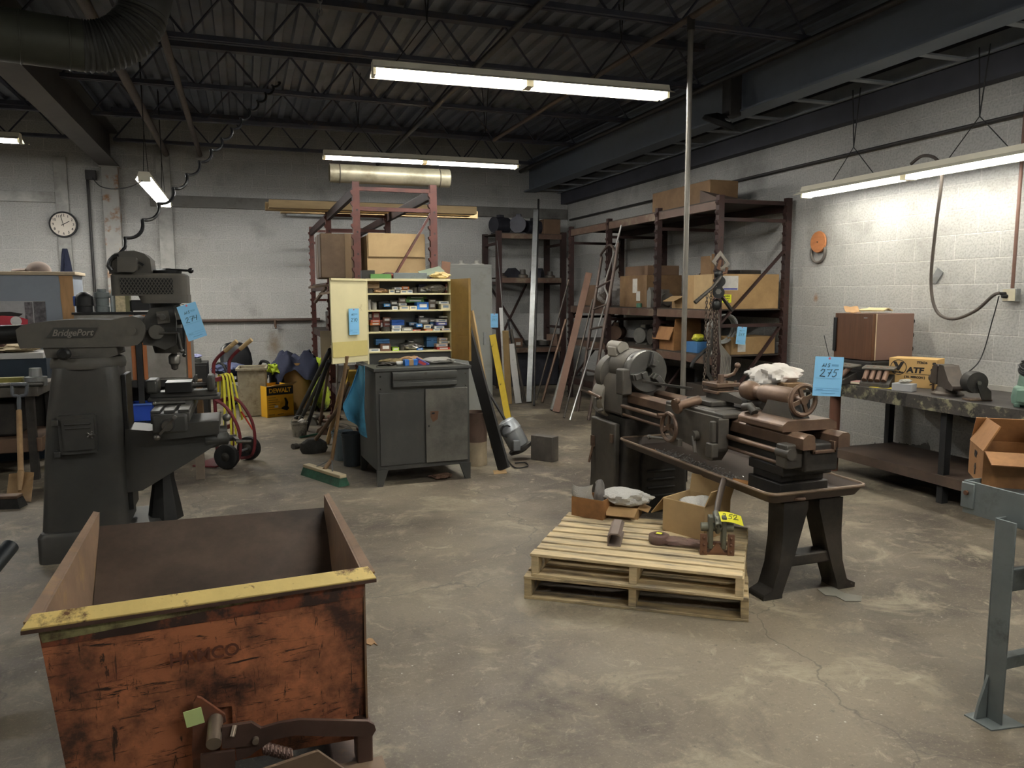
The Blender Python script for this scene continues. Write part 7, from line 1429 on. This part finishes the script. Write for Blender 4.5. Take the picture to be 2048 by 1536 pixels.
# white topped black cabinet behind that bench
wx1=P(86,712,y=8.3).x; zt2=P(40,706,y=8.3).z; zb2=P(40,718,y=8.3).z
t=thing('console_cabinet','black cabinet with a white top board behind the left bench','cabinet',(wx1-1.6,8.3,0)); MB().box(0,1.6,0,.5,zb2,zt2).build('white_top',m_wht,t,bevel=.003); MB().box(.02,1.62,.02,.48,0,zb2).build('body',M('blue black panel','#22303c',.4,0,.25,4),t)
bag('tan_cloth','tan cloth and paper heaped on the white cabinet top','' or (P(20,705,y=8.4).x,8.45,zt2),.16,(1.3,.9,.25),M('tan rag','#b3a282',.85,0,.2,8),76,cat='cloth',crease=.35)
tag(MB().lathe([(.11,0),(.12,.03),(.11,.1),(.06,.14),(.0,.15)],n=20).build('grey_hat',M('light grey felt','#a3a3a6',.85,0,.08,6),None,loc=(P(18,693,y=8.55).x,8.62,zt2)),'light grey rounded cap lying on the white cabinet top','cap')
# big painted panel cabinet with poster
PY=9.0; px0,px1=P(0,560,y=PY).x-.9,P(150,560,y=PY).x; pz=P(60,543,y=PY).z; pxe=P(119,560,y=PY).x
t=thing('panel_cupboard','tall plywood cupboard with worn blue-grey paint and a poster at the left','cupboard',(px0,PY,0)); pw=px1-px0
MB().box(0,pw-.02,0,.5,0,pz-.035).build('painted_front',M('worn blue grey paint','#8b939c',.65,0,.06,3,'#7a7f86',.4,3,.2),t)
e=[]; rnd=random.Random(3); zz=[i*pz/14 for i in range(14)]+[pz-.04]
e=[(pw-.02,zz[0]),(pw-.02,zz[-1])]+[(pxe-px0+rnd.uniform(-.015,.02),z_) for z_ in zz[::-1]]
MB().prism(e,-.004,0,lambda u,v,h:(u,h,v)).build('bare_wood_edge',M('bare plywood','#b08a60',.7,0,.15,5,stretch=(6,6,1)),t)
MB().box(-.02,pw+.01,-.03,.52,pz-.035,pz).build('top_board',M('pale top board','#b5a58c',.7,0,.1,5),t,bevel=.006)
qa=P(0,603,y=PY); qb=P(94,650,y=PY); 
pl=MB().box(qa.x-.25-px0,qb.x-px0,-.008,-.004,P(50,655,y=PY).z,P(50,602,y=PY).z).build('poster',M('poster grey','#a9a8a8',.5,0,.15,12),t)
z0=P(50,655,y=PY).z; z1=P(50,602,y=PY).z; hh=z1-z0; X=lambda px:P(px,620,y=PY).x-px0
def pp2(name,pts,m,k=1): MB().prism([(X(a),z0+hh*b) for a,b in pts],-.0085-.0005*k,-.008-.0005*(k-1),lambda u,v,h:(u,h,v)).build(name,m,pl)
pp2('picture_floor',[(-40,.0),(56,.0),(56,.14),(-40,.14)],M('rose print','#b5566a',.5)); pp2('red_car_print',[(-30,.12),(54,.12),(55,.30),(46,.36),(30,.42),(5,.46),(-30,.46)],M('red print','#c23b48',.5),2); pp2('car_roof_print',[(-30,.44),(10,.45),(38,.42),(46,.52),(20,.6),(-30,.58)],m_pr,2)
for c_ in (31,): MB().cyl((X(c_),-.0100,z0+hh*.24),(X(c_),-.0095,z0+hh*.24),.05,n=18).build('wheel_print',col('white',COL['white']),pl)
pp2('photo_strip',[(50,.08),(66,.08),(66,.96),(50,.96)],M('mixed photo','#6a6567',.5,0,.9,22)); pp2('blueprint_strip',[(68,.04),(92,.04),(92,.98),(68,.98)],M('dark chart','#5a5759',.5,0,.9,14))
qc=P(75,537,y=PY+.1); t=thing('baseball_cap','brown-grey cap lying on top of the painted cupboard','cap',(P(76,537,y=PY+.1).x,PY+.12,pz)); MB().ball((0,0,.0),.12,(1,.9,.9),16,10).build('crown',M('tan grey cap','#7d7068',.9,0,.1,8),t); MB().sheet(lambda u,v:(-.1-.13*u,(v-.5)*.2*(1-.4*u),.015+.02*math.sin(PI*v)-.01*u),6,8,.006).build('brim',M('tan grey cap'),t)
t.location.z=pz+.0
def jk(u,v): return (P(128,500,y=12.9).x+(u-.5)*.12*(.4+v)+.01*math.sin(8*u), 12.94-.03*math.sin(PI*u)-.015*math.sin(9*u+4*v), P(128,497,y=12.9).z-.42*v*(1-.15*abs(u-.5)))
tag(MB().sheet(jk,10,14,.01).build('navy_jacket',m_navy),'dark navy jacket hanging on the left wall post under the clock','jacket')
t=thing('brown_books','two dark brown binders standing at the far left edge by the mill ram','binder',(P(12,675,y=6.2).x,6.2,P(12,672,y=6.2).z)) if 0 else None
tag(MB().box(-.12,.08,-.05,.05,0,.12).build('brown_binder',M('brown binder','#4a3026',.5,0,.15,6),None,loc=(P(12,706,y=8.5).x-.05,8.38,zt2+.0),bevel=.004),'dark brown binder standing on the white cabinet top at the picture edge','binder')
# shovel and brush
t=thing('shovel','tan square shovel with grey D-handle leaning on the left bench','shovel',(0,0,0)); s0=P(38,1000,z=.0); s1=P(42,948,y=6.75); s2=P(38,822,y=7.2); s3=P(38,795,y=7.28)
m_sh=M('tan worn shovel steel','#a2845f',.55,.1,.15,8,'#7f6347',.4,6,.1)
uu=(s3-s0).normalized(); sd=Vector((1,.0,0)); 
ba=P(12,1000,z=.01); bb=P(62,1004,z=.01); bc=P(68,945,y=6.78); bd=P(18,948,y=6.78)
def sh(u,v): p=ba.lerp(bb,u).lerp(bd.lerp(bc,u),v); p=p.copy(); p.y+=.03*math.sin(PI*u)*(.4+.6*v); return p
MB().sheet(sh,10,10,.004).build('blade',m_sh,t)
MB().cyl(sh(.5,.35)+Vector((0,-.012,0)),s1+Vector((0,0,.02)),.014,.024,n=10).cyl(s1+Vector((0,0,.02)),s2,.021,n=12).build('shaft',M('shovel wood','#a98a63',.6,0,.12,6,'#7d6044',.4,4,.15),t)
g=P(24,800,y=7.28)
MB().tube(bez([s2,s3,P(26,790,y=7.29),P(24,772,y=7.3),P(24,768,y=7.3)],5),.014,8).tube(bez([s2,s3,P(51,789,y=7.29),P(54,772,y=7.3),P(54,768,y=7.3)],5),.014,8).cyl(P(23,769,y=7.3),P(55,769,y=7.3),.017,n=10).build('d_handle',M('grey plastic','#5d6064',.5),t)
q=P(15,1013,z=0); t=thing('floor_brush','black floor brush lying at the left picture edge before the shovel','brush',(q.x-.1,q.y,0),R(-12)); MB().hexa([(-.3,-.06,0),(.22,-.06,0),(.22,.06,0),(-.3,.06,0)],[(-.28,-.045,.07),(.20,-.045,.07),(.20,.045,.07),(-.28,.045,.07)]).build('bristles',M('black fibres'),t); MB().box(-.28,.2,-.045,.045,.07,.095).build('block',m_lr,t,bevel=.006)
# black pipe end at the left picture edge
a=P(21,1092,z=.42); d=Vector((-.55,-.55,-.42)).normalized()
t=thing('jib_pipe','black thick-walled steel pipe rising into the picture at the left edge','pipe',(a.x-1.0*.55,a.y-.8,0)); o_=Vector((a.x-.55,a.y-.8,0)); p0=a-o_; p1=P(-60,1190,z=.30)-o_
MB().pipe(p0,p1,.036,.024,24).build('pipe_bore',M('black pipe','#1f2326',.4,.2,.15,6),t); MB().cyl(p1,p1+(p1-p0).normalized()*.35,.036,n=24).build('pipe_shank',M('black pipe'),t)
MB().box(p1.x-.3,p1.x-.1,p1.y-.1,p1.y+.1,0,p1.z).build('pipe_stand',m_dark,t)
# ================================================================ on the back and left walls
cq=P(127,449,y=12.93)
t=thing('wall_clock','round white wall clock with black rim on the left wall post','clock',(cq.x,12.95,cq.z)); t.name='round_clock'
MB().lathe([(.17,.0),(.19,-.02),(.185,-.05),(.165,-.05),(.165,-.03),(.0,-.03)],(0,0,0),(0,1,0),36).build('rim',m_black,t); MB().cyl((0,-.031,0),(0,-.036,0),.165,n=36).build('face',M('cream face','#e0d6c6',.5,0,.03,4),t)
for k in range(1,13): a=R(90-30*k); text('numeral',str(k),.05,m_pr,t,(.132*math.cos(a),-.038,.132*math.sin(a)),(PI/2,0,0),.001,0,.0008)
for an,l,w_ in ((R(30),.095,.010),(R(102),.135,.007)): MB().bar((-.03*math.cos(an),-.041,-.03*math.sin(an)),(l*math.cos(an),-.041,l*math.sin(an)),w_,.002,upv=(0,1,0)).build('hand',m_pr,t)
pz_=P(480,641,y=12.94).z; tag(MB().cyl((P(385,641,y=12.94).x,12.94,pz_),(P(640,641,y=12.94).x,12.94,pz_),.026,n=12).build('back_pipe',M('brown wall pipe','#594a41',.55,.2,.2,6)),'horizontal brown pipe along the back wall with the tap','pipe')
t=thing('water_tap','small brass tap on the brown back wall pipe','tap',(P(551,650,y=12.92).x,12.92,pz_-.02)); MB().cyl((0,0,.02),(0,0,-.09),.022,n=10).tube([(0,0,-.05),(.0,-.05,-.07),(.0,-.08,-.11)],.014,8).build('tap_body',m_lr,t); MB().bar((.01,-.03,-.06),(.09,-.05,-.09),.014,.01).build('tap_lever',m_galv,t)
a=P(172,320,y=12.95); b=P(198,600,y=12.95); tag(MB().cyl((a.x,12.96,0.0),(a.x,12.96,3.3),.02,n=8).build('conduit_drop',m_conduit),'thin vertical conduit between clock and rusty column','conduit')
tag(MB().box(-.07,.07,-.06,0,-.07,.07).build('junction_box',m_conduit,None,loc=(a.x+.05,12.98,3.33),bevel=.005),'dark junction box at the top of the thin conduit','box')
c0=Vector((a.x+.08,12.9,3.28)); fx=P(283,365,y=9.2); 
tag(MB().tube(bez([c0,P(200,372,y=11.5),P(228,378,y=10.5),P(262,373,y=9.8),P(284,362,y=9.05)],6),.007,6).build('lamp_cable',m_black),'thin black cable sagging from the column top to the end-on light strip','cable')
# ================================================================ under the deck: coiled air hose, duct, flood lamp
A0=P(242,505,y=5.2); A1=P(556,165,z=3.70); A1b=P(640,20,z=3.70)
def helix(a,b,turns,r_,sag,n=26,r1=None):
    d=b-a; ax=d.normalized(); u=ax.cross(Vector((0,0,1))).normalized(); v=u.cross(ax); out=[]
    N_=int(turns*n)
    for i in range(N_+1): f=i/N_; rr_=r_+(0 if r1 is None else (r1-r_)*f); th=2*PI*turns*f; out.append(a+d*f+Vector((0,0,-sag*4*f*(1-f)))+u*rr_*math.cos(th)+v*rr_*math.sin(th))
    return out
t=thing('coiled_hose','black coiled air hose stretched from the mill motor up to the roof joists','hose',(0,0,0))
MB().tube([A0+Vector((-.02,0,-.02))]+helix(A0+Vector((0,.02,.03)),A1,14,.021,.0)+[A1],.011,6).build('coil',M('black hose','#1e1f20',.45,0,.1,8),t)
t.location=(0,0,0)
mb=MB(); 
for i in range(max(3,int((3.74-P(640,48,y=P(640,10,z=3.7).y).z)/.045))): 
    z_=3.74-.045*i; a=R(90*(i%2)); q=P(640,10,z=3.7); mb.tube([(q.x+math.cos(a)*.016*math.cos(k*PI/4),q.y+math.sin(a)*.016*math.cos(k*PI/4),z_+.03*math.sin(k*PI/4)) for k in range(8)],.005,5,0,True)
tag(mb.build('hanging_chain',m_galv),'short steel chain hanging from the roof joists at the top of the picture','chain')
d0=P(-40,62,z=3.24); d1=P(165,92,z=3.24); ddv=(d1-d0).normalized(); Rd=.167
m_duct=M('dusty duct','#4d4e44',.5,.3,.15,4); m_flex=M('grey flex duct','#4b4b48',.55,.2,.12,8)
t=thing('air_duct','round dusty air duct with ribbed elbow under the roof at the top left','duct',(d1.x,d1.y,0))
D=Vector((d1.x,d1.y,0)); MB().at(-D).cyl(d0-ddv*3.0,d1,Rd,n=32).build('straight_duct',m_duct,t)
for k in range(5): p=d1-ddv*(.08+.28*k); MB().at(-D).torus(p,Rd,.007,ddv,32,6).build('seam',m_duct,t)
upd=(Vector((0,0,1))+ddv*.25).normalized(); pts=[];rads=[]
Rc=.40
for i in range(61):
    a=R(75)*i/60; p=d1+ddv*Rc*math.sin(a)+Vector((0,0,1))*Rc*(1-math.cos(a)); pts.append(p); rads.append(Rd*(.99+.045*math.sin(i*PI*2/3.4)))
ed=(pts[-1]-pts[-2]).normalized(); ex=[pts[-1]+ed*.02*i for i in range(1,10)]; pts+=ex; rads+=[Rd]*len(ex)
MB().at(-D).tube(pts,rads,32).build('ribbed_elbow',m_flex,t)
q=P(1465,215,x=4.72)
t=thing('flood_lamp','dark twin lamp unit fixed under the girder by the light tray','lamp',(4.70,q.y,3.30)); MB().box(-.06,.08,-.07,.07,.02,.42).build('bracket',m_conduit,t,bevel=.01); MB().lathe([(.05,.0),(.16,-.06),(.17,-.10),(.15,-.11),(.0,-.08)],(-.10,0,.04),(.25,-.4,1),24).build('lamp_head',m_black,t); MB().ball((-.10,-.06,-.04),.05,(1,1,.6),10,8).build('lens',m_galv,t)
lx_=P(0,400,y=12.9)
